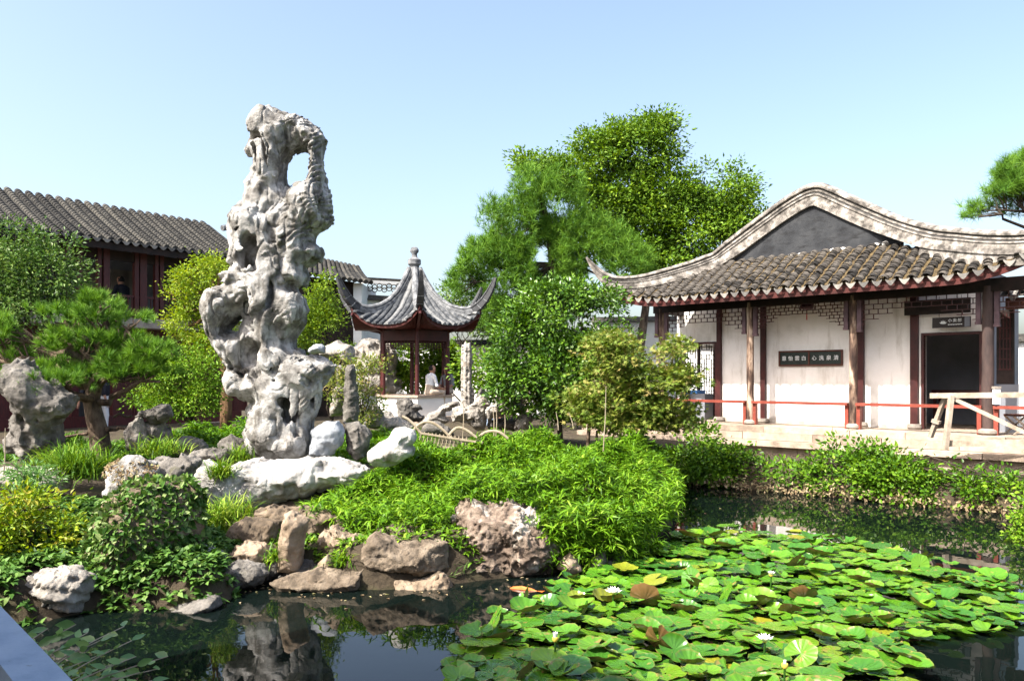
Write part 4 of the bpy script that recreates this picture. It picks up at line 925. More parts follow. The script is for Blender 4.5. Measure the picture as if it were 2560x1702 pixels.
for t in rowsL:
    o = link('tile_row', rm, tow); o.matrix_basis = LM(np.array(LP(t, .02, ze_))-to)
    o = link('drip_tile', cr_me, tow); o.matrix_basis = LM(np.array(LP(t+.131, .035, ze_-.005))-to)
mb = MB(); mb.add([LP(TA-.1, 0, ze_-.01), LP(TB+.1, 0, ze_-.01), LP(TB+.1, -2.45, zr_-.01), LP(TA-.1, -2.45, zr_-.01), LP(TB+.1, -4.9, ze_), LP(TA-.1, -4.9, ze_)], [(0, 1, 2, 3), (3, 2, 4, 5)]); mb.build('pan_tiles', M['tile_grey'], tow)
mb = MB(); mb.add([LP(TA-.1, -.03, ze_-.04), LP(TB+.1, -.03, ze_-.04), LP(TB+.1, -.03, ze_-.22), LP(TA-.1, -.03, ze_-.22), LP(TB+.1, -1.2, ze_+.2), LP(TA-.1, -1.2, ze_+.2)], [(0, 1, 2, 3), (3, 2, 4, 5)]); mb.build('eave_board', M['dark_wood'], tow)
fz = lz(480, 808, -.55)
for px_, wd in ((70, .2), (165, .10), (199, .11), (247, .10), (265, .17), (340, .12), (357, .20), (390, .10), (403, .12), (450, .10), (500, .16), (560, .16)):
    t = t_at(px_, -.6); mb = MB(); mb.hexa(LP, t-wd/2, t+wd/2, -.68, -.55, fz, ze_+.1); mb.build('post', M['red_wood'], tow)
mb = MB(); mb.hexa(LP, TA, TB, -.66, -.57, ze_-.42, ze_-.15); mb.build('beam', M['dark_wood'], tow)
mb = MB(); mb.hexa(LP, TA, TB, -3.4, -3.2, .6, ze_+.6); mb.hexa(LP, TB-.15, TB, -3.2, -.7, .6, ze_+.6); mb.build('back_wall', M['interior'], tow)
for px_ in (230, 300, 330, 420):
    t = t_at(px_, -3.15); mb = MB(); mb.hexa(LP, t-.28, t+.28, -3.19, -3.15, fz+.4, fz+1.7); mb.build('wall_panel', M['paving'], tow)
mb = MB(); mb.hexa(LP, TA, TB, -3.2, .10, fz-.26, fz); mb.build('upper_floor', M['drum'], tow)
mb = MB(); mb.hexa(LP, TA, TB, -.64, -.58, fz+.62, fz+.68); mb.hexa(LP, TA, TB, -.64, -.58, fz+.05, fz+.10); mb.build('balustrade_rail', M['red_wood'], tow)
mb = MB()
for t in np.arange(TA, TB, .11): mb.hexa(LP, t-.012, t+.012, -.625, -.595, fz+.1, fz+.62)
mb.build('balusters', M['red_wood'], tow)['kind'] = 'stuff'
# lower storey
gz0 = .70; open_t = (t_at(186, -.6), t_at(288, -.6))
mb = MB(); mb.hexa(LP, TA, TB, -.75, -.52, gz0-.1, gz0+.28); mb.build('sill', M['red_door'], tow)
mb = MB(); mb.hexa(LP, TA, TB, -.8, -.1, gz0-.25, gz0-.02); mb.build('stone_step', M['slab'], tow)
t = TA
while t < TB-.1:
    t2 = t+.52
    if not (t2 > open_t[0] and t < open_t[1]):
        mb = MB(); mb.hexa(LP, t+.01, t2-.01, -.70, -.64, gz0+.28, fz-.26); mb.hexa(LP, t+.01, t+.06, -.645, -.61, gz0+.28, fz-.26); mb.hexa(LP, t2-.06, t2-.01, -.645, -.61, gz0+.28, fz-.26)
        for z in (gz0+.9, gz0+1.1, fz-.36): mb.hexa(LP, t+.061, t2-.061, -.645, -.615, z, z+.05)
        mb.build('door_panel', M['red_door'], tow)
    t = t2
for tt in open_t:
    mb = MB(); mb.hexa(LP, tt-.09, tt+.09, -.72, -.55, gz0+.281, fz-.26); mb.build('post', M['red_door'], tow)
mb = MB(); mb.hexa(LP, TA, TB, -3.2, -.75, gz0-.2, gz0-.1); mb.build('ground_floor', M['paving'], tow)
# curled ridge end
t = t_at(588, -2.4); c = np.array(LP(t, -2.4, zr_-.18)); mb = MB()
pts = [c+np.array((LD[0]*x, LD[1]*x, z)) for x, z in ((-.5, .12), (-.2, .2), (.05, .42), (.0, .62), (-.16, .62), (-.2, .48), (-.1, .42))]
mb.tube(pts, [.1, .1, .09, .075, .06, .045, .03], 8); mb.build('ridge_end_curl', M['ridge_blue'], tow, True)
# wing of the hall beyond the scholar stone
wg = thing('side_wing', 'lower tiled wing with dark wall seen between the tall stone and the pavilion', 'building', P(850, 960, 29))
WX0, WX1 = 740, 918
def WP(px_, py_, Y): return P(px_, py_, Y)
pe0, pe1 = WP(700, 676, 27.3), WP(928, 706, 29.2); pr0, pr1 = WP(720, 630, 28.4), WP(893, 667, 30.2)
n = 16; ex = (pe1-pe0); L_ = np.linalg.norm(ex[:2]); xd = ex/np.linalg.norm(ex)
for i in range(n+1):
    u = i/n; a = pe0+ex*u; b = pr0+(pr1-pr0)*min(1, u*1.0); mb = MB(); pts = [a+(b-a)*v+np.array((0, 0, -.10*math.sin(math.pi*v))) for v in np.linspace(0, 1, 9)]
    mb.tube(pts, .085, 8); mb.build('tile_row', M['tile_grey'], wg, True, 50)
mb = MB(); mb.add([tuple(pe0), tuple(pe1), tuple(pr1), tuple(pr0)], [(0, 1, 2, 3)]); mb.build('pan_tiles', M['tile_grey'], wg)
w0, w1 = WP(700, 690, 27.9), WP(886, 712, 29.4)
mb = MB(); mb.add([(w0[0], w0[1], .6), (w1[0], w1[1], .6), (w1[0], w1[1], w1[2]+.1), (w0[0], w0[1], w0[2]+.1)], [(0, 1, 2, 3)]); mb.build('wall', M['dark_wood'], wg)
mb = MB(); mb.box(w1[0]-.02, w1[0]+.28, w1[1]-.1, w1[1]+3, .6, w1[2]+.05); mb.build('end_wall', M['plaster_clean'], wg)
# garden walls
def garden_wall(label, pts, zt, coping=True, th=.3, lat=False):
    w = thing('garden_wall', label, 'wall', (*pts[0], .5))
    for p, q in zip(pts[:-1], pts[1:]):
        mb = MB(); mb.bar((p[0], p[1], (zt+.3)/2), (q[0], q[1], (zt+.3)/2), th, zt-.3); mb.build('wall', M['plaster_clean'], w)
        if coping:
            v = Vector((q[0]-p[0], q[1]-p[1], 0)); n = int(v.length/.26)
            mb = MB(); mb.sweep([(p[0], p[1], zt+.002), (q[0], q[1], zt+.002)], [(-.28, 0), (.28, 0), (.26, .05), (.05, .22), (-.05, .22), (-.26, .05)]); mb.build('coping', M['tile_grey'], w)
    return w
w_ = garden_wall('white wall with pierced tile openings above the pavilion roof at left', [P(888, 0, 30.5)[:2], P(1010, 0, 31.5)[:2]], PZ(752, 30.8))
mb = MB()
for i in range(7):
    for j in range(2):
        c = P(925+i*12, 748-j*7+ (i % 2)*3, 30.6); mb.tube([(c[0]+.09*math.cos(x), c[1]-.02, c[2]+.4+.09*math.sin(x)) for x in np.linspace(0, 2*math.pi, 9)], .02, 5, False)
p, q = P(905, 0, 30.6), P(1005, 0, 31.3); zt = PZ(752, 30.8)+.2
mb.bar((p[0], p[1], zt+.62), (q[0], q[1], zt+.62), .3, .1); mb.build('pierced_tiles', M['tile_grey'], w_)
mb = MB(); mb.bar((p[0], p[1]-.1, zt+.5), (q[0], q[1]-.1, zt+.5), .2, .12); mb.build('top_band', M['plaster_clean'], w_)
garden_wall('long white garden wall behind the hexagonal pavilion', [P(760, 0, 31)[:2], P(1520, 0, 29)[:2]], 3.2)
garden_wall('white wall behind the round bush and hall corner', [P(1480, 0, 32)[:2], P(1800, 0, 31)[:2]], PZ(805, 31.5))
garden_wall('white garden wall far behind the hall at right', [P(1700, 0, 26)[:2], P(2900, 0, 21)[:2]], 3.0)
M['rock_tan2'] = mat('rock_tan2', [(.06, .047, .034), (.175, .136, .098), (.32, .26, .195)], 6., (.3, .68), rough=.95, bump=1., bscale=32, detail=10, second=(.10, .085, .07), second_stops=(.55, .72), second_scale=5, dist=.04)
# ------------------------------------------------------------------ the great stone and the smaller rocks
MAIN = [(684, 267), (700, 280), (716, 288), (754, 299), (786, 318), (816, 347), (810, 368), (808, 396), (810, 431), (815, 460), (824, 486), (828, 527), (829, 559), (815, 573), (799, 575), (786, 589), (786, 612), (802, 620), (807, 632), (799, 651), (777, 664), (764, 667), (765, 683), (772, 696), (764, 715), (745, 720),
        (762, 753), (770, 776), (762, 809), (745, 832), (734, 856), (735, 872), (758, 879), (805, 895), (831, 902), (843, 915), (831, 942), (811, 972), (805, 998), (798, 1025), (785, 1048), (782, 1078), (784, 1108), (782, 1140), (745, 1158), (692, 1160), (660, 1152), (636, 1140),
        (622, 1108), (614, 1078), (616, 1058), (622, 1045), (619, 1028), (629, 1012), (639, 1003), (626, 1003), (603, 995), (586, 978), (579, 955), (574, 932), (579, 919), (566, 909), (560, 896), (546, 879), (540, 866), (530, 846), (518, 823), (516, 793), (520, 760), (533, 733), (546, 720), (576, 710), (579, 700), (566, 693),
        (579, 680), (592, 664), (577, 658), (585, 623), (580, 591), (578, 559), (579, 546), (588, 527), (608, 508), (617, 482), (611, 463), (617, 454), (633, 438), (631, 428), (639, 419), (641, 399), (633, 390), (619, 395), (616, 380), (627, 361), (633, 332), (649, 297), (668, 273)]
HOLES = [[(709, 441), (712, 410), (727, 386), (751, 375), (774, 377), (779, 398), (772, 440), (760, 466), (737, 474), (716, 460)],
         [(564, 818), (582, 803), (605, 788), (609, 797), (603, 818), (592, 832), (567, 832)],
         [(594, 927), (612, 928), (621, 936), (619, 948), (607, 946)],
         [(582, 922), (590, 916), (594, 924), (588, 930)]]
f_ = -.40
CARVE = [(645, 645, -.29, 31, 1.6, -.2), (642, 612, -.40, 20, 1.0, 0), (657, 672, -.28, 21, 1.5, -.3), (633, 785, -.27, 28, 1.6, -.35), (612, 812, -.30, 17, 1.2, 0), (643, 822, -.28, 23, 1.3, .1), (641, 888, -.27, 37, 1.25, .1), (657, 935, -.27, 25, 1.2, .4), (628, 900, -.30, 20, 1.2, 0), (736, 1005, -.28, 26, .95, 0), (738, 1032, -.28, 22, 1.3, 0), (722, 1000, -.38, 16, 1, 0),
         (694, 918, -.40, 9, 1, 0), (679, 866, -.40, 7, 1, 0), (762, 895, -.34, 8, 1, 0), (724, 958, -.38, 7, 1.7, 0), (709, 952, -.40, 7, .7, 0), (692, 487, -.40, 11, .9, 0), (655, 522, -.40, 9, 1, 0), (646, 541, -.38, 8, 1, 0), (670, 498, -.40, 7, 1.2, 0), (654, 388, -.28, 8, 2.2, 0), (687, 396, -.36, 9, 2.0, .2), (664, 360, -.34, 8, .7, .4),
         (735, 360, -.42, 22, 1.6, -.2), (745, 830, -.30, 14, 2.0, -.5), (715, 835, -.40, 12, 2.2, -.5), (772, 905, -.36, 10, .6, 0), (642, 1040, -.34, 8, 1.6, .3), (600, 740, -.36, 9, .6, .3), (575, 780, -.36, 12, 1.3, .5), (605, 540, -.36, 10, .7, -.4), (620, 585, -.38, 12, .7, .3), (790, 1000, -.20, 12, 1.4, 0),
         (700, 600, -.44, 12, 3.0, .15), (728, 640, -.40, 9, 4.5, .05), (716, 560, -.44, 9, 2.5, -.3), (660, 1090, -.38, 10, 1.5, .3), (760, 1090, -.36, 10, 1.6, -.2), (690, 740, -.44, 9, 2.6, .2), (655, 740, -.44, 8, 2.2, -.1), (597, 870, -.36, 12, 1.1, 0), (560, 850, -.28, 9, 1, 0), (800, 930, -.30, 8, .5, .5)]
BULGE = [(690, 430, -.30, 26, 1.6), (640, 560, -.32, 34, 1.0), (690, 690, -.34, 26, 2.2), (665, 760, -.36, 22, 1.6), (556, 770, -.30, 30, 1.3), (590, 700, -.28, 22, .7), (700, 900, -.34, 34, 1.0), (760, 930, -.34, 44, .9), (680, 1060, -.36, 40, 1.2), (770, 520, -.25, 40, 1.4), (740, 780, -.30, 34, 1.3), (595, 960, -.22, 22, 1.0), (665, 320, -.28, 28, 1.3), (740, 1110, -.34, 40, .8)]
def hair(p):
    u = p[:, 0]*CX*0; X = p[:, 0]/11.0*F+CX; Yp = HY-(p[:, 2]-EZ)/11.0*F
    mask = sstep(705, 740, X)*(1-sstep(600, 680, Yp))+sstep(740, 780, X)*sstep(860, 900, Yp)*(1-sstep(1000, 1060, Yp))*.7
    w = 4*vnoise(np.stack([X*.03, Yp*.03, p[:, 1]*3], 1), 77)
    n = np.sin((X*.34+Yp*.42)+w*2.2)*vnoise(np.stack([X*.04, Yp*.04, p[:, 1]*4], 1), 5)
    return mask*.030*n
rock('scholar_stone', 'towering pale limestone scholar stone full of holes and hollows', MAIN, 11.0, .44, M['rock_white'], 'scholar stone', HOLES, CARVE, BULGE, na=.016, nf=2.8, seed=7, flute=hair, px=2.4, fine=.9, ra=.028, rf=1.3, crease=.07, az=.42, grow=.014)
cB = (480, 680, 3.0156); cP = (460, 1120, 3.267); cL = (0, 780, 3.564); cI = (0, 1160, 2.893); cM = (900, 1050, 2.877); cR = (1040, 880, 7.372); cS = (780, 820, 6.03)
rock('pedestal_rock', 'wide white stepped rock at the foot of the towering stone', [(478, 1290), (474, 1224), (486, 1190), (495, 1150), (521, 1147), (548, 1163), (580, 1165), (600, 1152), (631, 1144), (680, 1144), (735, 1149), (797, 1137), (858, 1142), (895, 1151), (925, 1172), (900, 1215), (760, 1240), (680, 1262), (640, 1285), (560, 1305), (520, 1300)], 10.25, .42, M['rock_bright'], na=.05, nf=3., seed=12, crease=.04, carve=[(562, 1158, -.3, 22, .7, 0), (585, 1225, -.42, 10, 1.6, 0), (640, 1200, -.46, 9, 2.5, 0)])
rock('boulder', 'blue grey boulder leaning against the foot of the towering stone', [(905, 1190), (1000, 1135), (1100, 1130), (1135, 1190), (1115, 1300), (1060, 1380), (960, 1400), (890, 1380)], 10.75, .22, M['rock_blue'], conv=cB, na=.035, nf=4, seed=13)
rock('boulder', 'dark pitted boulder right of the blue grey one near the pillar stone', [(1150, 1140), (1220, 1125), (1300, 1165), (1355, 1220), (1330, 1290), (1290, 1390), (1240, 1420), (1190, 1360), (1155, 1240)], 10.9, .2, M['rock_grey'], conv=cB, na=.05, nf=6, seed=14)
rock('boulder', 'smooth white hollowed boulder beside the bamboo hoop fence', [(55, 300), (58, 240), (130, 170), (200, 120), (250, 55), (330, 48), (390, 70), (402, 140), (375, 180), (398, 210), (390, 260), (290, 300), (180, 330), (90, 330)], 10.1, .24, M['rock_bright'], conv=cM, na=.03, nf=4, seed=15, carve=[(1022, 1098, -.22, 13, .8, 0)])
rock('stone_pillar', 'slim rough stone pillar between the towering stone and the pavilion', [(500, 610), (530, 555), (610, 552), (645, 600), (670, 900), (692, 1200), (692, 1420), (490, 1420), (480, 1150), (505, 900)], 13.6, .16, M['rock_grey'], 'stone pillar', conv=cS, na=.035, nf=6, seed=16, px=2.)
rock('stone_pillar', 'tall grey petrified stone pillar right of the pavilion columns', [(1156, 862), (1164, 854), (1176, 857), (1180, 880), (1181, 960), (1186, 1020), (1152, 1020), (1154, 950)], 17.5, .14, M['rock_pale'], 'stone pillar', na=.03, nf=6, seed=17, px=1.6, flute=lambda p: .012*np.sin(p[:, 0]*70))
rock('boulder', 'angular tan topped rock high behind the slim stone pillar', [(120, 395), (250, 290), (420, 195), (480, 210), (540, 240), (635, 255), (645, 400), (625, 530), (500, 545), (430, 470), (340, 505), (200, 440)], 15.5, .4, M['rock_pale'], conv=cS, na=.05, nf=3.5, seed=18, facet=4)
rock('boulder', 'pale rock stack low behind the slim stone pillar', [(300, 980), (330, 920), (450, 900), (520, 930), (530, 1300), (300, 1330), (290, 1200), (320, 1100)], 14.6, .25, M['rock_pale'], conv=cS, na=.05, nf=5, seed=19)
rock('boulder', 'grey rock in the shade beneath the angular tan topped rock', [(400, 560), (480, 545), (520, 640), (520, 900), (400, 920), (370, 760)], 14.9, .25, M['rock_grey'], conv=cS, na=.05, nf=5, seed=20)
rock('boulder', 'smooth bluish rock peeping above the shoulder of the towering stone', [(-30, 290), (60, 240), (150, 240), (200, 290), (190, 380), (0, 400), (-60, 360)], 15., .25, M['rock_blue'], conv=cS, na=.02, nf=4, seed=21)
rock('rockery', 'rugged rockery mass behind the left pavilion columns', [(660, 330), (720, 230), (830, 180), (960, 200), (1050, 260), (1180, 300), (1260, 420), (1240, 700), (1300, 900), (1180, 1010), (900, 1000), (760, 900), (700, 600)], 26.6, .8, M['rock_pale'], conv=cS, na=.18, nf=1.9, seed=22, px=3.)
rock('boulder', 'pitted grey rock in front of the white pavilion seat wall', [(725, 1290), (735, 1250), (820, 1240), (860, 1270), (930, 1290), (920, 1330), (890, 1340), (940, 1390), (900, 1430), (800, 1430), (740, 1400)], 18.5, .25, M['rock_grey'], conv=(760, 600, 3.136), na=.06, nf=5, seed=23, px=2.)
rock('boulder', 'low tan rock at the left foot of the white pavilion seat wall', [(575, 1400), (600, 1350), (660, 1345), (720, 1390), (700, 1440), (580, 1440)], 18.2, .25, M['rock_pale'], conv=(760, 600, 3.136), na=.05, nf=5, seed=24, px=2.)
rock('leaning_rock', 'long pale rock leaning like a ramp below the pavilion', [(90, 1330), (110, 1260), (200, 1150), (400, 1060), (470, 985), (560, 950), (690, 915), (770, 925), (790, 965), (680, 1010), (650, 1060), (530, 1090), (520, 1180), (600, 1260), (520, 1310), (300, 1340)], 16.6, .28, M['rock_pale'], conv=cR, na=.05, nf=5, seed=25, crease=.03, px=2.)
rock('boulder', 'broken pale rock with split top right of the leaning rock', [(690, 1060), (800, 1000), (850, 960), (1000, 990), (1080, 900), (1120, 830), (1200, 818), (1310, 870), (1330, 940), (1290, 1100), (1300, 1250), (1250, 1420), (1100, 1400), (1000, 1300), (900, 1300), (780, 1270), (690, 1280), (680, 1150)], 16.2, .3, M['rock_pale'], conv=cR, na=.06, nf=5, seed=26, crease=.03, px=2., carve=[(1190, 1050, -.2, 5, 2, 0), (1205, 1010, -.25, 4, 6, 0)])
rock('ledge_rock', 'flat pale ledge rock overhanging dark shade near the pink shirted person', [(1310, 1010), (1450, 985), (1600, 960), (1900, 980), (2010, 1040), (1930, 1100), (1750, 1150), (1640, 1165), (1400, 1195), (1330, 1230), (1305, 1100)], 16.0, .45, M['rock_pale'], conv=cR, na=.05, nf=5, seed=27, crease=.03, px=2.)
rock('boulder', 'mushroom shaped tan rock standing on the flat ledge rock', [(1460, 600), (1560, 600), (1700, 540), (1780, 505), (1875, 600), (1830, 700), (1760, 800), (1760, 1000), (1450, 1000), (1440, 880), (1490, 760)], 16.2, .25, M['rock_pale'], conv=cR, na=.05, nf=5, seed=28, crease=.03, px=2.)
rock('boulder', 'small tan rock wedged right of the mushroom shaped rock', [(1760, 870), (1850, 790), (1950, 740), (1980, 850), (1990, 1000), (1780, 1010)], 16.4, .2, M['rock_pale'], conv=cR, na=.04, nf=6, seed=29, px=2.)
rock('boulder', 'knobbly tan rock at the right foot of the flat ledge rock', [(1850, 1380), (1880, 1260), (1960, 1180), (2010, 1110), (2080, 1120), (2130, 1200), (2110, 1330), (2060, 1400), (1900, 1430)], 15.8, .25, M['rock_pale'], conv=cR, na=.06, nf=6, seed=30, px=2.)
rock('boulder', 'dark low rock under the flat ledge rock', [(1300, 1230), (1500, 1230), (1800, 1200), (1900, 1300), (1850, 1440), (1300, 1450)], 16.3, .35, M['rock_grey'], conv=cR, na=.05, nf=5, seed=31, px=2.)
# left group
rock('tall_rock', 'tall grey overhanging rock at the far left under the pine', [(30, 600), (58, 500), (150, 458), (220, 440), (270, 395), (305, 470), (370, 520), (470, 610), (560, 720), (660, 735), (685, 830), (655, 900), (560, 960), (512, 1020), (532, 1150), (505, 1240), (420, 1270), (410, 1400), (300, 1400), (180, 1270), (60, 1240), (55, 1130), (110, 1050), (132, 900), (100, 780), (55, 690)], 10.6, .42, M['rock_grey'], conv=cL, na=.07, nf=3.2, seed=32, crease=.03, carve=[(90, 1060, -.4, 18, 1.6, .3), (130, 1000, -.4, 14, 1, 0), (60, 1010, -.42, 10, 1, 0)])
rock('arch_rock', 'dark arched rock bridging two stones beside the pine trunk', [(1160, 960), (1280, 870), (1400, 845), (1440, 808), (1535, 806), (1560, 920), (1480, 985), (1380, 995), (1290, 940), (1220, 970)], 11.5, .22, M['rock_grey'], conv=cL, na=.035, nf=5, seed=33, crease=.03)
rock('boulder', 'pale streaked stone carrying the left end of the arched rock', [(1118, 1060), (1170, 975), (1250, 930), (1280, 1000), (1335, 1130), (1325, 1230), (1125, 1240)], 11.35, .2, M['rock_pale'], conv=cL, na=.03, nf=5, seed=34, crease=.03)
rock('boulder', 'dark rough stone carrying the right end of the arched rock', [(1310, 985), (1470, 985), (1525, 1100), (1530, 1230), (1340, 1240), (1335, 1050)], 11.6, .22, M['rock_grey'], conv=cL, na=.06, nf=6, seed=35, crease=.03)
rock('ledge_rock', 'low grey ledge rock under the tall overhanging rock at far left', [(-40, 1400), (100, 1365), (250, 1375), (430, 1400), (600, 1405), (645, 1500), (615, 1580), (400, 1620), (-40, 1620)], 9.4, .4, M['rock_pale'], conv=cL, na=.05, nf=4, seed=36, crease=.03)
rock('boulder', 'flat mossy rock behind the dark grass tuft left of the pine trunk', [(440, 1260), (520, 1225), (700, 1240), (820, 1225), (850, 1290), (800, 1360), (450, 1360)], 10.7, .3, M['rock_grey'], conv=cL, na=.04, nf=5, seed=37, crease=.03)
rock('boulder', 'white and tan knobbly rock above the ivy covered mound', [(940, 1400), (1050, 1335), (1130, 1288), (1280, 1305), (1355, 1340), (1395, 1400), (1385, 1460), (1330, 1560), (1250, 1700), (1000, 1730), (940, 1640)], 9.0, .3, M['rock_white'], conv=cL, na=.05, nf=4.5, seed=38, crease=.03)
rock('boulder', 'grey flat rock between the knobbly white rock and the stepped pedestal', [(1380, 1310), (1500, 1300), (1700, 1290), (1770, 1330), (1740, 1450), (1690, 1560), (1400, 1560), (1370, 1450)], 9.5, .3, M['rock_grey'], conv=cL, na=.06, nf=4, seed=39, crease=.03, carve=[(420, 1190, -.3, 10, .6, 0)])
rock('boulder', 'grey jagged rock behind the grass tufts left of the stepped pedestal', [(1640, 1290), (1700, 1250), (1850, 1210), (1990, 1220), (2050, 1260), (2040, 1330), (1700, 1330)], 10.6, .25, M['rock_grey'], conv=cL, na=.06, nf=5, seed=40, crease=.03)
# water front
rock('boulder', 'rounded red brown boulder left of the upright slab', [(365, 710), (425, 620), (520, 568), (650, 585), (790, 598), (820, 660), (800, 780), (720, 900), (600, 930), (490, 890), (395, 800)], 8.45, .3, M['rock_brown'], conv=cP, na=.020, nf=6, seed=41, facet=9, crease=.014, fine=.7, grow=.02)
rock('upright_slab', 'upright rectangular tan slab at the edge of the pond', [(766, 1015), (772, 780), (808, 640), (828, 515), (890, 500), (1032, 580), (1022, 650), (965, 900), (955, 1020), (860, 1040)], 7.95, .2, M['rock_tan'], conv=cP, na=.018, nf=5, seed=42, facet=4, crease=.012)
rock('boulder', 'sloping grey slab left of the upright slab at the waterline', [(262, 1020), (440, 925), (640, 945), (700, 1010), (640, 1080), (480, 1140), (340, 1170), (290, 1110)], 7.75, .3, M['rock_grey'], conv=cP, na=.020, nf=6, seed=43, facet=9, crease=.014, fine=.7, grow=.02)
rock('boulder', 'long low brown slab lying in the water below the upright slab', [(730, 1070), (960, 1030), (1100, 995), (1300, 1015), (1500, 990), (1540, 1060), (1480, 1120), (1300, 1170), (1150, 1200), (960, 1170), (800, 1140)], 7.7, .28, M['rock_tan2'], conv=cP, na=.020, nf=6, seed=44, facet=9, crease=.014, fine=.7, grow=.02)
rock('boulder', 'ochre earthy rock right of the upright slab under bamboo leaves', [(1080, 1010), (1095, 800), (1150, 690), (1250, 615), (1350, 670), (1470, 720), (1480, 830), (1420, 1000), (1300, 1030)], 8.25, .3, M['rock_tan'], conv=cP, na=.06, nf=5, seed=45)
rock('boulder', 'small tan wedge stone at the foot of the ochre rock', [(1080, 1000), (1110, 930), (1180, 860), (1230, 940), (1240, 1000)], 7.85, .12, M['rock_tan'], conv=cP, na=.015, nf=6, seed=46, facet=3)
rock('block_rock', 'broad flat fronted brown block overhanging the water', [(5, 960), (55, 860), (120, 808), (200, 828), (300, 868), (420, 878), (520, 858), (624, 878), (628, 1035), (560, 1072), (450, 1105), (350, 1085), (250, 1075), (150, 1050), (60, 1050)], 7.95, .36, M['rock_tan2'], conv=cM, na=.020, nf=6, seed=47, facet=9, crease=.014, fine=.7, grow=.02)
rock('boulder', 'low rust coloured rock at the waterline under the broad block', [(190, 1230), (250, 1125), (380, 1150), (500, 1140), (600, 1105), (645, 1180), (620, 1260), (400, 1260)], 7.75, .22, M['rock_tan'], conv=cM, na=.020, nf=6, seed=48, facet=9, crease=.014, fine=.7, grow=.02)
rock('boulder', 'dark boulder in the gap left of the rust coloured rock', [(30, 1060), (120, 1060), (200, 1090), (220, 1200), (180, 1260), (-10, 1260), (-40, 1150)], 7.85, .25, M['rock_grey'], conv=cM, na=.020, nf=6, seed=49, facet=9, crease=.014, fine=.7, grow=.02)
rock('rugged_rock', 'large rugged brown rock with white patches under the bamboo mound', [(640, 860), (690, 620), (820, 568), (930, 598), (1100, 585), (1230, 618), (1300, 680), (1390, 780), (1460, 880), (1495, 930), (1400, 1050), (1300, 1130), (1150, 1165), (850, 1190), (740, 1110), (650, 1000)], 8.35, .42, M['rock_rugged'], conv=cM, na=.075, nf=4.2, seed=50, fine=.6, crease=.06, carve=[(1345, 1395, -.42, 14, 2.2, -.5), (1190, 1300, -.42, 12, 1.2, .3), (1160, 1380, -.42, 12, 1.4, 0), (1240, 1400, -.45, 9, 2, .3)])
rock('boulder', 'small triangular tan stone right of the large rugged rock', [(1410, 1060), (1510, 950), (1570, 1000), (1590, 1080), (1500, 1110)], 8.2, .16, M['rock_tan'], conv=cM, na=.02, nf=6, seed=51, facet=3)
rock('boulder', 'dark wet stone under the drooping bamboo leaves', [(1640, 1100), (1660, 960), (1760, 930), (1770, 1000), (1740, 1110)], 8.45, .16, M['rock_grey'], conv=cM, na=.03, nf=6, seed=52)
rock('boulder', 'dark stone nearest the lily pads under drooping bamboo', [(1770, 1080), (1790, 960), (1880, 930), (1910, 1000), (1880, 1080)], 8.7, .16, M['rock_grey'], conv=cM, na=.03, nf=6, seed=53)
# left bank
rock('boulder', 'big striped grey boulder on the shaded left bank', [(185, 890), (260, 815), (330, 765), (560, 765), (650, 815), (640, 920), (600, 1040), (450, 1090), (330, 1060), (225, 975)], 6.9, .28, M['rock_pale'], conv=cI, na=.020, nf=6, seed=54, facet=9, crease=.014, fine=.7, grow=.02, flute=lambda p: .012*np.sin((p[:, 0]*.6+p[:, 2])*60+3*np.sin(p[:, 0]*9)))
rock('boulder', 'brown stone under the big striped boulder', [(220, 1090), (280, 1020), (360, 1030), (420, 1090), (440, 1180), (380, 1220), (290, 1210)], 6.75, .2, M['rock_brown'], conv=cI, na=.04, nf=6, seed=55)
rock('boulder', 'bluish white stone poking out of the ivy on its right', [(1400, 720), (1440, 590), (1520, 572), (1580, 640), (1610, 690), (1575, 770), (1430, 790)], 7.75, .2, M['rock_blue'], conv=cI, na=.03, nf=6, seed=56, facet=2)
rock('boulder', 'dark flat stone at the waterline under the ivy', [(1120, 1080), (1300, 1000), (1500, 950), (1590, 945), (1610, 1010), (1500, 1080), (1300, 1130), (1150, 1130)], 7.05, .28, M['rock_grey'], conv=cI, na=.03, nf=6, seed=57)
rock('boulder', 'tan stone between the ivy and the yellow green bush', [(640, 400), (690, 330), (760, 300), (790, 380), (760, 470), (650, 490)], 8.3, .15, M['rock_tan'], conv=cI, na=.03, nf=6, seed=58)
IVY = rock('ivy_mound_core', 'x', [(600, 800), (640, 560), (720, 420), (800, 280), (900, 200), (1000, 130), (1150, 110), (1300, 130), (1400, 220), (1440, 380), (1430, 520), (1500, 640), (1560, 800), (1600, 930), (1560, 1030), (1350, 1090), (1100, 1110), (900, 1130), (700, 1090), (620, 960)], 7.75, .60, M['rock_brown'], conv=cI, na=.07, nf=3, seed=59)
tag(IVY, 'brown rock mound mostly hidden under a coat of ivy', 'rock'); IVY.name = 'mound_rock'
IVYV = ROCKV['ivy_mound_core']; IVYN = ROCKV['ivy_mound_core_n']

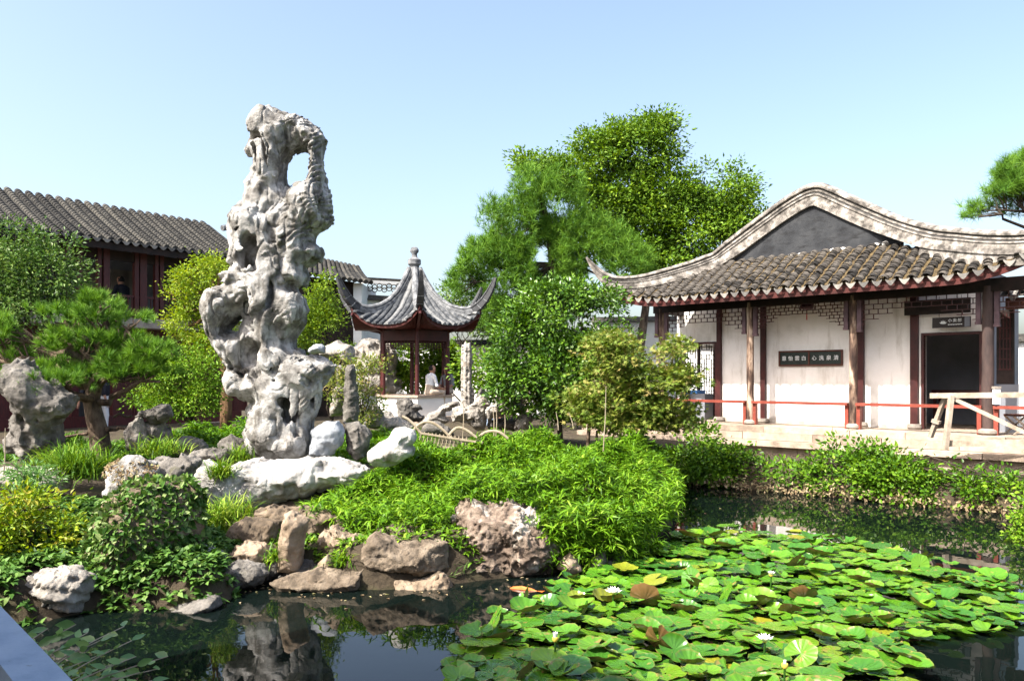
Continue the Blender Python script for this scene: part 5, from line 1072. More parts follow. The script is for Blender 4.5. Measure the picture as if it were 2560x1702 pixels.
rng = np.random.default_rng(77)
WSL = ['dark stone at the waterline left of the upright slab', 'dark stone below the ochre earthy rock', 'brown stone at the left end of the rust coloured rock', 'brown stone wedged between the broad block and the rugged rock', 'brown stone under the red brown boulder', 'stone at the right foot of the rugged rock', 'brown stone under the drooping bamboo near the lily pads', 'small stone left of the red brown boulder', 'stone under the left end of the long low slab', 'stone at the right end of the rust coloured rock']
for i, (x, y, Y) in enumerate([(665, 1432, 7.95), (880, 1425, 8.05), (945, 1450, 7.85), (1118, 1445, 8.0), (640, 1395, 8.2), (1425, 1425, 8.35), (1520, 1420, 8.5), (590, 1385, 8.1), (760, 1450, 7.8), (1090, 1455, 7.8)]):
    w, h = rng.uniform(26, 46), rng.uniform(18, 30); n = 9
    rock('waterline_stone', WSL[i], [(x+w*math.cos(t)*rng.uniform(.8, 1.1), y+h*math.sin(t)*rng.uniform(.8, 1.1)) for t in np.linspace(0, 2*math.pi, n, endpoint=False)], Y, .14, M['rock_brown' if i % 2 else 'rock_grey'], na=.03, nf=6, seed=100+i, facet=2, group='small stones along the waterline', px=3.5)

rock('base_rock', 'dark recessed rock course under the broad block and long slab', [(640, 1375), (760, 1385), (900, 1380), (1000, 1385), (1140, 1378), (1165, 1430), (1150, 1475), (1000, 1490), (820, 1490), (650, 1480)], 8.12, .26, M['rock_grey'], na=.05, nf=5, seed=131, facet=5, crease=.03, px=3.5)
rock('boulder', 'brown stone filling the bank between the upright slab and the stepped pedestal', [(640, 1275), (700, 1262), (800, 1268), (870, 1300), (880, 1345), (800, 1370), (660, 1360), (630, 1310)], 8.75, .3, M['rock_brown'], na=.05, nf=5, seed=132, facet=5, crease=.03, px=3.5)

for i, (lab, pts, Y, mm) in enumerate([
    ('jagged grey rock at the left foot of the pavilion wall behind the vine', [(905, 1065), (915, 1030), (935, 1010), (950, 1025), (965, 1050), (960, 1072)], 15.6, 'rock_grey'),
    ('jagged grey rock low before the pavilion, left of the hoop fence', [(950, 1080), (962, 1050), (990, 1040), (1015, 1052), (1040, 1062), (1035, 1085)], 14.6, 'rock_pale'),
    ('low grey rock behind the first bamboo hoop', [(1050, 1085), (1062, 1062), (1090, 1052), (1120, 1066), (1135, 1090)], 14.2, 'rock_grey'),
    ('pointed grey rock right of the tall petrified pillar', [(1186, 1020), (1192, 985), (1206, 968), (1216, 990), (1226, 1022)], 18.0, 'rock_grey'),
    ('grey rock half hidden at the left foot of the towering stone', [(545, 1135), (552, 1105), (580, 1090), (608, 1100), (625, 1135), (600, 1150)], 11.4, 'rock_grey'),
    ('dark rock in the grass left of the towering stone', [(430, 1125), (445, 1098), (475, 1090), (505, 1102), (520, 1130), (470, 1140)], 11.8, 'rock_grey'),
    ('ochre slab at the left end of the island waterline', [(570, 1400), (580, 1370), (620, 1352), (665, 1362), (680, 1395), (640, 1412)], 8.05, 'rock_tan'),
    ('warm brown slab tucked between the broad block and the rugged rock', [(1085, 1400), (1095, 1345), (1130, 1330), (1165, 1350), (1170, 1420), (1130, 1440)], 8.15, 'rock_tan2'),
    ('tan slab stacked above the broad block under the bamboo', [(930, 1345), (945, 1315), (1010, 1300), (1080, 1312), (1100, 1345), (1020, 1360)], 8.4, 'rock_tan2')]):
    rock('boulder', lab, pts, Y, .22, M[mm], na=.03, nf=6, seed=140+i, facet=5, crease=.02, px=2.6, grow=.01)
# ------------------------------------------------------------------ plants
def lob(l, Y, dy=None, rng=None):
    """lobes given as photograph ellipses at a depth"""
    out = []
    for q in l:
        x, y, rx, ry = q[:4]; yy = Y+(q[4] if len(q) > 4 else 0); k = yy/F
        out.append((P(x, y, yy), (rx*k, (dy or (rx+ry)/2*k), ry*k)))
    return out
def branches(rng, mb, root, lobes, clumps, r, sub=3):
    root = np.array(root, float)
    for c, rr in lobes:
        pts = limb(mb, root+rng.normal(size=3)*r*.3, np.array(c)+np.array((0, 0, -rr[2]*.1)), r*.55, r*.16, rng, 6, 6, .05)
        d = np.linalg.norm((clumps-np.array(c)), axis=1); near = np.argsort(d)[:sub*3:3]
        for j in near: limb(mb, pts[-2 if rng.random() < .5 else -3], clumps[j], r*.20, r*.05, rng, 4, 4, .06)
# --- bamboo ground cover: pinwheels of narrow leaves on short canes
def bamboo(name, label, poly, n, hgt, ln, seed, extra=None, per=7, m='l_bamboo', wd=.12, rb=0., keep=()):
    rng = np.random.default_rng(seed); poly = np.array(poly); lo, hi = poly.min(0), poly.max(0); pts = []
    while len(pts) < n:
        q = rng.uniform(lo, hi, (n*2, 2)); q = q[poly_sd(q[:, 0], q[:, 1], poly) < 0]; pts.extend(q.tolist())
    q = np.array(pts[:n])
    for kx, ky, kr in keep: q = q[np.hypot(q[:, 0]-kx, q[:, 1]-ky) > kr]
    n = len(q); e = np.clip(-poly_sd(q[:, 0], q[:, 1], poly)/.5, .25, 1)
    lump = .68+.85*vnoise(np.stack([q[:, 0]*2.2, q[:, 1]*2.2, np.zeros(n)], 1), seed)
    z = ground_h(q[:, 0], q[:, 1])+hgt*e*lump*(.25+.75*rng.random(n)**.6)
    c = np.column_stack([q, z])
    if extra is not None: c = np.vstack([c, extra])
    n = len(c); N = n*per; C = np.repeat(c, per, 0)
    th = rng.random(N)*2*math.pi; el = rng.normal(.12, .42, N)
    ax = np.column_stack([np.cos(th)*np.cos(el), np.sin(th)*np.cos(el), np.sin(el)])
    nr = norm(np.array([0, 0, 1.])+rng.normal(size=(N, 3))*.35); s = .6+.7*rng.random(N)
    rnd = np.clip(.45*rng.random(N)+.55*np.repeat(rng.random(n), per)+rb, 0, .999)
    o = leaves(name, C, ax, nr, ln*s, ln*wd*s*1.1, T_BLADE, M[m], rnd)
    return tag(o, label, 'ground cover', kind='stuff')
rng = np.random.default_rng(3)
BM = [(-2.95, 9.62), (-2.75, 9.25), (-2.35, 9.0), (-2.0, 8.7), (-1.5, 8.55), (-.6, 8.5), (.1, 8.75), (.5, 8.65), (1.2, 8.85), (1.65, 9.75), (2.1, 11.1), (2.4, 12.5), (1.7, 13.1), (.5, 12.9), (-.55, 12.6), (-1.0, 11.8), (-1.75, 11.2), (-1.95, 10.4), (-2.3, 9.75)]
ed = []
for (x0, y0, z0), (x1, y1, z1), n in [((-2.3, 8.8, .42), (-1.3, 8.35, .55), 160), ((-1.3, 8.3, .5), (-.7, 8.25, .62), 120), ((-.65, 8.45, .80), (.25, 8.6, .82), 200), ((.3, 8.25, .45), (1.25, 8.55, .42), 420), ((1.2, 8.55, .4), (2.0, 10.2, .42), 420), ((.35, 8.2, .22), (1.2, 8.5, .2), 130), ((1.15, 8.55, .14), (1.65, 9.1, .14), 110), ((2.0, 10.2, .4), (2.45, 12.3, .5), 260)]:
    u = rng.random(n)[:, None]; ed.append(np.array((x0, y0, z0))*(1-u)+np.array((x1, y1, z1))*u+rng.normal(size=(n, 3))*np.array((.06, .09, .10)))
bamboo('dwarf_bamboo', 'bright green mound of dwarf bamboo spilling over the pond rocks', BM, 9500, .34, .125, 31, np.vstack(ed), rb=-.06)
bamboo('dwarf_bamboo', 'green dwarf bamboo patch left of the towering stone', [(-5.9, 11.9), (-3.75, 11.3), (-3.7, 13.4), (-4.3, 15.2), (-6.4, 15.0)], 2600, .34, .15, 32, rb=-.15)
bamboo('dwarf_bamboo', 'green dwarf bamboo patch around the slim stone pillar', [(-2.75, 11.5), (-1.7, 11.3), (-1.2, 12.4), (-1.5, 15.5), (-3.6, 16), (-3.2, 13)], 2200, .24, .14, 33, rb=-.1)
bamboo('dwarf_bamboo', 'shaded dark green grass behind the pine trunk', [(-8.2, 12.0), (-6.0, 11.9), (-5.8, 13.6), (-8.4, 14)], 1200, .3, .16, 34, rb=-.4, m='l_grass')
bamboo('low_plants', 'low green plants along the maple side of the pond channel', [(1.5, 12.6), (2.55, 12.6), (3.0, 15.2), (3.4, 16.2), (1.6, 15.8)], 1500, .35, .12, 35, rb=-.25, m='l_hedge', wd=.3)
bamboo('low_plants', 'low weeds and creepers on the left bank', [(-6.0, 6.3), (-5.0, 5.7), (-4.5, 5.85), (-4.15, 6.25), (-3.5, 6.62), (-2.9, 6.7), (-2.5, 6.9), (-2.42, 7.3), (-2.6, 7.9), (-3.0, 8.8), (-4.6, 9.2), (-6.2, 8.6)], 3800, .17, .08, 36, rb=-.12, m='l_ivy', wd=.42, keep=((-3.9, 6.85, .27),))
bamboo('low_plants', 'short weeds between the stones on the island bank', [(-2.6, 8.1), (-1.6, 7.75), (-.4, 7.95), (.6, 8.5), (.2, 8.8), (-1.6, 8.7), (-2.4, 9.3), (-3.3, 9.6), (-3.1, 8.6)], 900, .10, .075, 37, rb=-.05, m='l_grass', wd=.3, per=5)
# --- grass tufts
def tuft(label, x, y, Y, n, ln, seed, m='l_grass', sp=1.0, rb=0.):
    rng = np.random.default_rng(seed); c = P(x, y, Y); N = n
    th = rng.random(N)*2*math.pi; el = np.clip(rng.normal(.75, .35, N), .05, 1.5)
    ax = np.column_stack([np.cos(th)*np.cos(el), np.sin(th)*np.cos(el), np.sin(el)])
    p = c+rng.normal(size=(N, 3))*np.array((.05, .05, .01))*sp
    s = .6+.6*rng.random(N); nr = np.column_stack([-np.cos(th)*np.sin(el), -np.sin(th)*np.sin(el), np.cos(el)])
    t = thing('grass_tuft', label, 'grass tuft', c)
    tv = (np.array([[0, -.5, 0], [0, .5, 0], [.4, -.5, .06], [.4, .5, .06], [.75, -.4, -.06], [.75, .4, -.06], [1, 0, -.30]]), T_ARCH[1])
    o = leaves('blades', p, ax, nr, ln*s, np.full(N, .011), tv, M[m], np.clip(rng.random(N)+rb, 0, .999), t)
tuft('drooping grass tuft growing in the notch of the white pedestal rock', 552, 1192, 9.85, 260, .28, 1, sp=1.2)
tuft('grass tuft behind the white pedestal rock at the foot of the tall stone', 598, 1150, 10.7, 240, .26, 2, sp=1.4)
tuft('yellow green grass tuft above the red brown boulder', 560, 1300, 8.75, 420, .30, 3, sp=2.4, rb=.2)
tuft('yellow green grass tuft left of the red brown boulder', 525, 1335, 8.6, 320, .28, 4, sp=2.0, rb=.2)
tuft('large dark grass tuft hanging over the left ledge rock', 205, 1185, 9.5, 700, .42, 5, sp=3.0, rb=-.2)
tuft('dark grass tuft left of the pine trunk', 150, 1165, 10.0, 500, .30, 6, sp=3.0)
tuft('small leafy tuft in the crevice beside the ochre rock', 860, 1410, 7.85, 120, .24, 7, 'l_bamboo', sp=1.2)
tuft('roots and leaves hanging at the corner of the broad block', 1135, 1430, 7.95, 110, .16, 8, 'l_ivy')
tuft('small green fern sprig left of the upright slab', 688, 1400, 7.9, 70, .18, 9, 'l_bamboo')
tuft('grass tuft at the foot of the knobbly white rock', 400, 1130, 10.8, 300, .25, 10, sp=3)
# --- round glossy bush
def tree(name, label, cat, base, lobes, nclump, per, rad, ln, wd, tmpl, m, seed, trunk=None, r=.1, bark='bark_dark', up=.5, droop=0., flat=.75, inner=.5, group=None, rbias=0., zmin=None, sub=3, gap=-.22):
    rng = np.random.default_rng(seed); t = thing(name, label, cat, base, group)
    o, c = foliage(rng, 'crown', lobes, nclump, per, rad, ln, wd, tmpl, M[m], t, up, droop, flat, inner, rbias, zmin, gap)
    mb = MB(); pts = trunk or [np.array(base), np.array(base)+np.array((0, 0, .4))]
    n = len(pts); mb.tube(pts, list(np.linspace(r, r*.6, n)), 9, True, .12, rng); branches(rng, mb, pts[-1], lobes, c, r*.8, sub); mb.build('trunk', M[bark], t, True, 60)
    return t
gb = lambda x, Y: (PX(x, Y), Y, float(ground_h(PX(x, Y), Y)))
tree('round_bush', 'large rounded glossy green bush left of the hall', 'bush', gb(1400, 15.6), lob([(1390, 800, 120, 95), (1310, 870, 90, 100), (1490, 850, 95, 100), (1400, 930, 165, 100), (1310, 970, 85, 60), (1500, 760, 60, 55), (1430, 735, 90, 40), (1300, 800, 50, 50), (1500, 960, 80, 70), (1380, 1010, 90, 40)], 15.6), 1450, 19, .16, .09, .050, T_LEAF, 'l_bush', 41, r=.07, inner=.62, rbias=-.10)
tree('maple', 'low spreading maple with bronze tinged star leaves before the hall corner', 'tree', gb(1480, 13.3), lob([(1550, 890, 90, 50), (1640, 950, 100, 45), (1480, 950, 75, 35), (1560, 1005, 130, 40), (1690, 940, 50, 35), (1450, 1000, 60, 26), (1690, 868, 38, 26), (1600, 1040, 110, 35), (1660, 1020, 70, 40), (1520, 850, 45, 30), (1560, 1055, 120, 28), (1500, 1030, 80, 28), (1680, 1050, 60, 30)], 13.3, .7), 800, 15, .17, .085, .085, T_MAPLE, 'l_maple', 42, trunk=[gb(1468, 13.3), P(1475, 1030, 13.3), P(1500, 985, 13.3), P(1520, 950, 13.3)], r=.035, up=.9, flat=.35, inner=.3, bark='bark')
mb = MB(); rg = np.random.default_rng(4)
mt = [o for o in bpy.data.objects if o.name.startswith('maple')][0]
limb(mb, gb(1488, 13.2), P(1560, 960, 13.2), .025, .012, rg); limb(mb, gb(1500, 13.2), P(1600, 1045, 13.2), .022, .010, rg); mb.build('trunk', M['bark'], mt, True, 60)
# --- background trees
tree('broadleaf_tree', 'tall airy broadleaf tree rising behind the hall roof', 'tree', gb(1588, 29), lob([(1600, 385, 105, 85), (1500, 400, 90, 75), (1420, 440, 75, 50), (1690, 500, 110, 85), (1800, 480, 95, 75), (1840, 560, 70, 70), (1740, 590, 120, 75), (1610, 520, 110, 85), (1520, 510, 90, 70), (1355, 418, 55, 20), (1310, 402, 26, 9), (1640, 325, 55, 38), (1600, 610, 110, 70), (1540, 345, 50, 35), (1660, 660, 100, 40), (1480, 600, 90, 60)], 29, 1.4), 2300, 24, .32, .145, .07, T_LEAF, 'l_tree', 43, trunk=[gb(1588, 29), P(1592, 950, 29), P(1602, 860, 29), P(1614, 770, 29), P(1622, 640, 29), P(1630, 540, 29)], r=.19, bark='bark', flat=.6, inner=.35, gap=-.34)
def pine(name, label, base, trunk, lobes, ntuft, per, ln, wd, m, seed, r, spread=1.1, inner=.3, up=1.0, bark='bark_dark', nb=40):
    rng = np.random.default_rng(seed); t = thing(name, label, 'pine tree', base)
    c, d, k = ell_points(rng, lobes, int(ntuft*1.45), inner); kp = vnoise(c/(ln*3.2)+3.7, seed) > -.2; c, d = c[kp], d[kp]; dirs = d*.8+np.array((0, 0, up))+rng.normal(size=d.shape)*.35
    tufts(rng, 'crown', c, dirs, per, ln, wd, M[m], t, spread)
    mb = MB(); mb.tube(trunk, list(np.linspace(r, r*.55, len(trunk))), 10, True, .15, rng)
    cen = np.array([l[0] for l in lobes])
    for cc, rr in lobes:
        j = min(range(len(trunk)), key=lambda i: abs(trunk[i][2]-(cc[2]-.3))); j = max(j, len(trunk)//2)
        pts = limb(mb, trunk[j], np.array(cc)-np.array((0, 0, rr[2]*.5)), r*.4, r*.12, rng, 6, 6, .06)
        sel = np.argsort(np.linalg.norm(c-np.array(cc), axis=1))[:60:60//6]
        for q in sel: limb(mb, pts[-2], c[q], r*.13, r*.05, rng, 4, 4, .05)
    mb.build('trunk', M[bark], t, True, 60)
    return t
pine('pine_tree', 'broad green pine in front of the airy tree beside the pavilion', gb(1390, 27), [gb(1390, 27), P(1385, 900, 27), P(1395, 780, 27), P(1380, 660, 27), P(1370, 560, 27), P(1345, 470, 27)],
     lob([(1300, 570, 95, 85), (1245, 640, 85, 60), (1390, 530, 95, 80), (1460, 610, 115, 80), (1350, 660, 130, 75), (1230, 560, 48, 70), (1195, 660, 50, 55), (1550, 660, 85, 70), (1420, 720, 140, 60), (1260, 730, 110, 55), (1160, 710, 45, 40), (1405, 465, 55, 40), (1325, 480, 50, 60), (1500, 720, 110, 55), (1330, 790, 130, 50), (1220, 790, 80, 50)], 27, 1.25), 6600, 17, .26, .017, 'l_pine_far', 44, .16, 1.3, .35)
tree('small_tree', 'pale green small tree right behind the pavilion roof', 'tree', gb(1160, 29), lob([(1140, 735, 40, 30), (1190, 745, 40, 36), (1165, 780, 55, 35), (1215, 800, 40, 50), (1120, 770, 30, 25)], 29), 150, 24, .28, .11, .06, T_LEAF, 'l_shrub', 45, r=.08, rbias=.15)
pine('pine_tree', 'pine branches with long needles above the hall roof at far right', gb(2700, 22), [gb(2700, 22), P(2700, 800, 22), P(2690, 560, 22), P(2660, 430, 22), P(2640, 330, 22)],
     lob([(2446, 530, 42, 26), (2490, 505, 48, 36), (2530, 445, 42, 42), (2555, 510, 60, 42), (2540, 480, 50, 40), (2620, 430, 70, 70), (2680, 330, 80, 80), (2560, 400, 22, 22), (2700, 480, 90, 70)], 22, .6), 950, 46, .28, .011, 'l_pine', 46, .16, 1.5, .2)
tree('dark_bush', 'dense green leafy bush seen through the pavilion columns', 'bush', gb(1050, 27.2), lob([(1010, 905, 60, 45), (1080, 900, 60, 50), (1130, 910, 45, 55), (1050, 940, 90, 40), (980, 880, 30, 40)], 27.2), 260, 22, .24, .16, .09, T_LEAF, 'l_yellow', 47, r=.06, rbias=-.5)
tree('dark_bush', 'dark evergreen bush filling the gap behind the round bush', 'bush', gb(1250, 22), lob([(1200, 920, 60, 60), (1250, 960, 60, 60), (1560, 960, 70, 60), (1500, 980, 90, 60), (1330, 990, 100, 50), (1450, 900, 80, 80), (1540, 880, 50, 60)], 21), 300, 22, .24, .11, .06, T_LEAF, 'l_tree', 48, r=.06)
# --- left side
tree('leafy_shrub', 'dark leafy shrub with upright twigs before the two storey hall at far left', 'shrub', gb(90, 14.2), lob([(60, 640, 80, 50), (20, 700, 60, 80), (130, 690, 90, 70), (60, 760, 120, 50), (190, 740, 50, 40), (110, 600, 40, 30), (40, 580, 30, 25), (220, 770, 50, 40), (-60, 680, 60, 90), (150, 575, 12, 22), (175, 610, 14, 20)], 14.2), 620, 18, .17, .075, .035, T_LEAF, 'l_shrub', 51, r=.06, inner=.5)
tree('yellow_green_tree', 'bright yellow green feathery tree left of the towering stone', 'tree', gb(560, 15.6), lob([(520, 660, 36, 34), (550, 690, 40, 40), (480, 700, 50, 34), (430, 745, 45, 24), (500, 760, 70, 40), (470, 810, 55, 40), (540, 800, 50, 60), (560, 740, 50, 60), (600, 700, 50, 60), (510, 860, 45, 40)], 15.6), 560, 22, .15, .062, .030, T_LEAF, 'l_yellow', 52, trunk=[gb(563, 15.6), P(566, 1000, 15.6), P(568, 950, 15.6), P(560, 900, 15.6), P(552, 850, 15.6), P(540, 800, 15.6)], r=.12, bark='bark_orange', inner=.35)
tree('hanging_shrub', 'loose green shrub hanging below the yellow green tree', 'shrub', gb(480, 14.4), lob([(470, 900, 60, 45), (510, 940, 45, 60), (450, 950, 50, 50), (490, 1000, 55, 40), (540, 860, 30, 50), (420, 1010, 50, 35), (360, 990, 40, 30), (400, 930, 40, 50)], 14.4), 480, 20, .15, .055, .028, T_LEAF, 'l_grass', 53, r=.04, rbias=.05)
tree('upright_shrub', 'yellow green shrub with upright sprays between the tall stone and pavilion', 'shrub', gb(830, 16.5), lob([(795, 765, 30, 40), (812, 815, 42, 45), (785, 840, 45, 36), (842, 850, 34, 30), (815, 715, 9, 36), (830, 760, 7, 30), (786, 735, 8, 30), (850, 810, 7, 26), (770, 790, 30, 40)], 16.5), 330, 20, .15, .06, .028, T_LEAF, 'l_yellow', 54, r=.05, rbias=-.28)
tree('trailing_vine', 'reddish green vine trailing around the slim stone pillar', 'vine', gb(905, 14.2), lob([(920, 930, 34, 40), (905, 980, 30, 50), (930, 1000, 30, 50), (880, 950, 14, 50), (900, 1040, 40, 20), (835, 960, 12, 70), (850, 890, 12, 40), (950, 920, 25, 25)], 14.2), 260, 16, .12, .05, .026, T_LEAF, 'l_maple', 55, r=.03, rbias=.1)
LPL = [(60, 812, 90, 22), (160, 792, 85, 22), (250, 798, 75, 28), (90, 858, 105, 28), (200, 858, 105, 32), (305, 848, 75, 28), (380, 885, 60, 28), (60, 905, 65, 20), (150, 925, 80, 22), (245, 940, 80, 24), (330, 930, 75, 24), (400, 945, 42, 18), (112, 968, 42, 20, -.8), (60, 950, 45, 18, -.7), (150, 955, 40, 16, -.7), (290, 900, 85, 24), (20, 840, 60, 40), (-50, 860, 60, 50), (250, 760, 30, 16), (340, 800, 30, 20)]
pine('pine_tree', 'low flat topped pine with a thick twisted trunk on the left bank', gb(258, 11.6), [gb(262, 11.6), P(252, 1120, 11.6), P(248, 1080, 11.6), P(236, 1045, 11.6), P(229, 1005, 11.6), P(236, 965, 11.6), P(256, 930, 11.6), P(270, 890, 11.7)], lob(LPL, 11.5, .55), 760, 60, .135, .0085, 'l_pine', 56, .155, .85, .25, 1.2, 'bark')
pt = bpy.data.objects['pine_tree.002']; mb = MB(); rg = np.random.default_rng(9)
limb(mb, P(236, 1075, 11.6), P(156, 1092, 11.5), .03, .015, rg, n=5, bend=.05); limb(mb, P(262, 1080, 11.6), P(312, 1072, 11.6), .05, .018, rg, n=5, bend=.08); limb(mb, P(330, 1040, 11.8), P(285, 1042, 11.8), .02, .02, rg, n=4); mb.build('stub_branch', M['bark'], pt, True, 60)
# --- yellow green bush, fern and ivy on the left bank
tree('azalea_bush', 'yellow green bush with bronze leaves on the left bank', 'bush', gb(60, 7.6), lob([(60, 1270, 90, 50), (130, 1320, 60, 50), (20, 1340, 80, 60), (150, 1260, 40, 30), (-40, 1280, 60, 60), (90, 1370, 90, 40)], 7.4), 340, 13, .10, .058, .026, T_LEAF, 'l_azalea', 61, r=.03, inner=.45)
tree('fern', 'blue green fern before the low ledge rock at far left', 'fern', gb(60, 8.6), lob([(50, 1180, 50, 26), (90, 1200, 45, 20), (30, 1150, 25, 20)], 8.7), 60, 14, .10, .07, .016, T_LEAF, 'l_near', 62, r=.015)
rng = np.random.default_rng(63); V, Nn = IVYV, IVYN
sel = (Nn[:, 1] < .55) | (Nn[:, 2] > .2); ids = np.nonzero(sel)[0]; cl = vnoise(V*2.2, 8); ids = ids[cl[ids] > -.60]
ids = rng.choice(ids, 15000); p = V[ids]+Nn[ids]*(rng.random(len(ids))*.07)[:, None]; N = len(ids)
ax = norm(rng.normal(size=(N, 3))*.8+Nn[ids]*.4+np.array((0, 0, -.45))); nr = norm(Nn[ids]+rng.normal(size=(N, 3))*.5+np.array((0, 0, .3))); s = .6+.7*rng.random(N)
iv = thing('ivy', 'small leaved ivy draped over the mound on the left bank', 'ivy', (PX(380, 7.6), 7.6, .3)); leaves('ivy_leaves', p, ax, nr, .068*s, .044*s, T_ROUND, M['l_ivy'], np.clip(rng.random(N), 0, .999), iv)
sel = (V[:, 2] < .38) & (Nn[:, 1] < .2); ids = rng.choice(np.nonzero(sel)[0], 1500); p = V[ids]+np.column_stack([rng.normal(size=1500)*.08, -rng.random(1500)*.3, rng.normal(size=1500)*.05]); p[:, 2] = np.maximum(p[:, 2], .03)
leaves('ivy_leaves', p, norm(rng.normal(size=(1500, 3))+np.array((0, -.5, -.3))), norm(rng.normal(size=(1500, 3))*.5+np.array((0, -.4, 1))), .06*np.ones(1500), .036*np.ones(1500), T_ROUND, M['l_ivy'], rng.random(1500)*.8, iv)
# creeping leaves on the knobbly white rock
rw = [k for k in ROCKV if not k.endswith('_n') and abs(ROCKV[k][:, 1].mean()-9.0) < .15]
for key, nm, lab, cnt, mm in ((rw[0] if rw else None, 'creeper', 'dry creeper with yellowed leaves over the knobbly white rock', 420, 'l_dry'),):
    if key:
        V, Nn = ROCKV[key], ROCKV[key+'_n']; ids = np.nonzero((Nn[:, 1] < .3) & (vnoise(V*4, 3) > .05))[0]; ids = rng.choice(ids, cnt); N = cnt
        cr_ = thing(nm, lab, 'creeper', V[ids].mean(0)); leaves('creeper_leaves', V[ids]+Nn[ids]*.02, norm(rng.normal(size=(N, 3))), norm(Nn[ids]+rng.normal(size=(N, 3))*.5), .045*np.ones(N), .028*np.ones(N), T_LEAF, M[mm], rng.random(N), cr_)
# --- hedge along the far bank
BK = np.array([(3.15, 15.25), (5.4, 13.4), (7.2, 11.85), (8.8, 10.6)])
def bank(u):
    L = np.linalg.norm(np.diff(BK, axis=0), axis=1); c = np.concatenate([[0], np.cumsum(L)]); s = u*c[-1]; i = min(np.searchsorted(c, s, 'right')-1, len(L)-1); return BK[i]+(BK[i+1]-BK[i])*(s-c[i])/L[i]
def hedge(label, us, r, seed, n, tall=(), name='hedge', m='l_hedge'):
    lobes = []; rg = np.random.default_rng(seed)
    for u in us:
        b = bank(u)+np.array((.20, .24)); h = r*(.55+.75*rg.random()); h = max(h, .22); lobes.append((np.array((b[0], b[1], .20+h*.35)), (.42, .42, h)))
    lobes += tall
    t = tree(name, label, 'hedge', (lobes[0][0][0], lobes[0][0][1], .2), lobes, n, 17, .15, .072, .042, T_ROUND, m, seed, r=.03, inner=.6, zmin=.02, sub=2, rbias=-.12)
    N = 34*len(us); uu = rg.uniform(min(us), max(us), N); b = np.array([bank(u) for u in uu]); p = np.column_stack([b+rg.normal(size=(N, 2))*.07+np.array((-.03, -.04)), .03+np.abs(rg.normal(size=N))*.09])
    leaves('dry_leaves', p, norm(rg.normal(size=(N, 3))+np.array((-.4, -.5, -.2))), norm(rg.normal(size=(N, 3))*.6+np.array((-.3, -.3, .8))), .065*np.ones(N), .036*np.ones(N), T_ROUND, M['l_dry'], rg.random(N), t)
    return t
hedge('low clipped hedge along the far bank between the two taller shrubs', np.linspace(.10, .36, 9), .19, 71, 280)
hedge('low hedge along the far bank at the right end below the trestle', np.linspace(.52, .98, 14), .28, 72, 380)
hedge('tall bright shrub at the left end of the far bank hedge', np.linspace(.0, .12, 4), .36, 73, 330, [(P(1752, 1115, 15.0), (.34, .34, .40)), (P(1745, 1150, 14.9), (.48, .4, .36)), (P(1705, 1160, 15.1), (.3, .3, .3)), (P(1800, 1160, 14.8), (.35, .3, .25))], 'hedge_shrub')
hedge('tall bright shrub in the middle of the far bank hedge below the plaque column', np.linspace(.36, .54, 6), .40, 74, 460, [(P(2125, 1130, 13.9), (.36, .34, .36)), (P(2170, 1150, 13.6), (.42, .4, .36)), (P(2075, 1170, 14.0), (.3, .3, .30)), (P(2225, 1160, 13.4), (.34, .3, .26)), (P(2250, 1120, 13.4), (.05, .05, .16)), (P(2310, 1120, 13.2), (.04, .04, .14)), (P(2270, 1150, 13.3), (.3, .3, .26)), (P(2340, 1165, 13.0), (.25, .25, .2))], 'hedge_shrub')
tree('leafy_shrub', 'sunlit leafy shrub leaning in at the right edge over the water', 'shrub', gb(2600, 9.9), lob([(2555, 1330, 22, 60), (2580, 1290, 30, 50), (2550, 1390, 18, 30), (2590, 1380, 40, 60), (2545, 1440, 16, 10)], 9.7), 130, 14, .11, .055, .036, T_ROUND, 'l_hedge', 75, r=.02)
# shrubs behind the hall's right end
tree('leafy_shrub', 'sunlit green shrub seen through the gap right of the carved screen', 'shrub', HP(6.2, -5.5, .6), [(np.array(HP(6.0, -5.2, 2.2)), (.8, .8, 1.0)), (np.array(HP(6.6, -5.0, 1.4)), (.8, .8, .8)), (np.array(HP(5.6, -5.6, 3.2)), (.8, .8, .8))], 160, 18, .2, .09, .05, T_LEAF, 'l_bush', 76, r=.05)
# --- bamboo hoop fence
fe = thing('hoop_fence', 'low split bamboo hoop fence at the edge of the bamboo mound', 'fence', P(1110, 1140, 11.3))
def arc(pts, r, n=14):
    pts = [Vector(map(float, q)) for q in pts]; out = []
    for i in range(len(pts)-1):
        p0, p1, p2, p3 = pts[max(i-1, 0)], pts[i], pts[i+1], pts[min(i+2, len(pts)-1)]
        for k in range(6):
            t = k/6; out.append(.5*((2*p1)+(p2-p0)*t+(2*p0-5*p1+4*p2-p3)*t*t+(3*p1-p0-3*p2+p3)*t**3))
    return out+[pts[-1]]
for pts in ([(1005, 1040), (1020, 1048), (1036, 1062), (1050, 1080)], [(1032, 1088), (1041, 1066), (1067, 1054), (1095, 1064), (1126, 1092)], [(1120, 1090), (1143, 1069), (1171, 1078), (1207, 1108)], [(1192, 1102), (1202, 1088), (1222, 1078), (1248, 1080), (1270, 1096)]):
    mb = MB(); mb.tube(arc([P(x, y, 11.3) for x, y in pts], 1), .020, 7); mb.build('hoop', M['bamboo_cane'], fe, True)
for y0, y1 in ((1082, 1104), (1112, 1124), (1132, 1142)):
    mb = MB(); mb.bar(P(1050, y0, 11.25), P(1190, y1, 11.25), .02, .025); mb.build('rail', M['bamboo_cane'], fe)
for i in range(13):
    for e in (-1, 1):
        x = 1052+i*9.5; mb = MB(); mb.bar(P(x, 1078+i*1.2, 11.27+.01*e), P(x+e*9, 1145+i*.8, 11.27+.01*e), .010, .010); mb.build('slat', M['bamboo_cane'], fe)
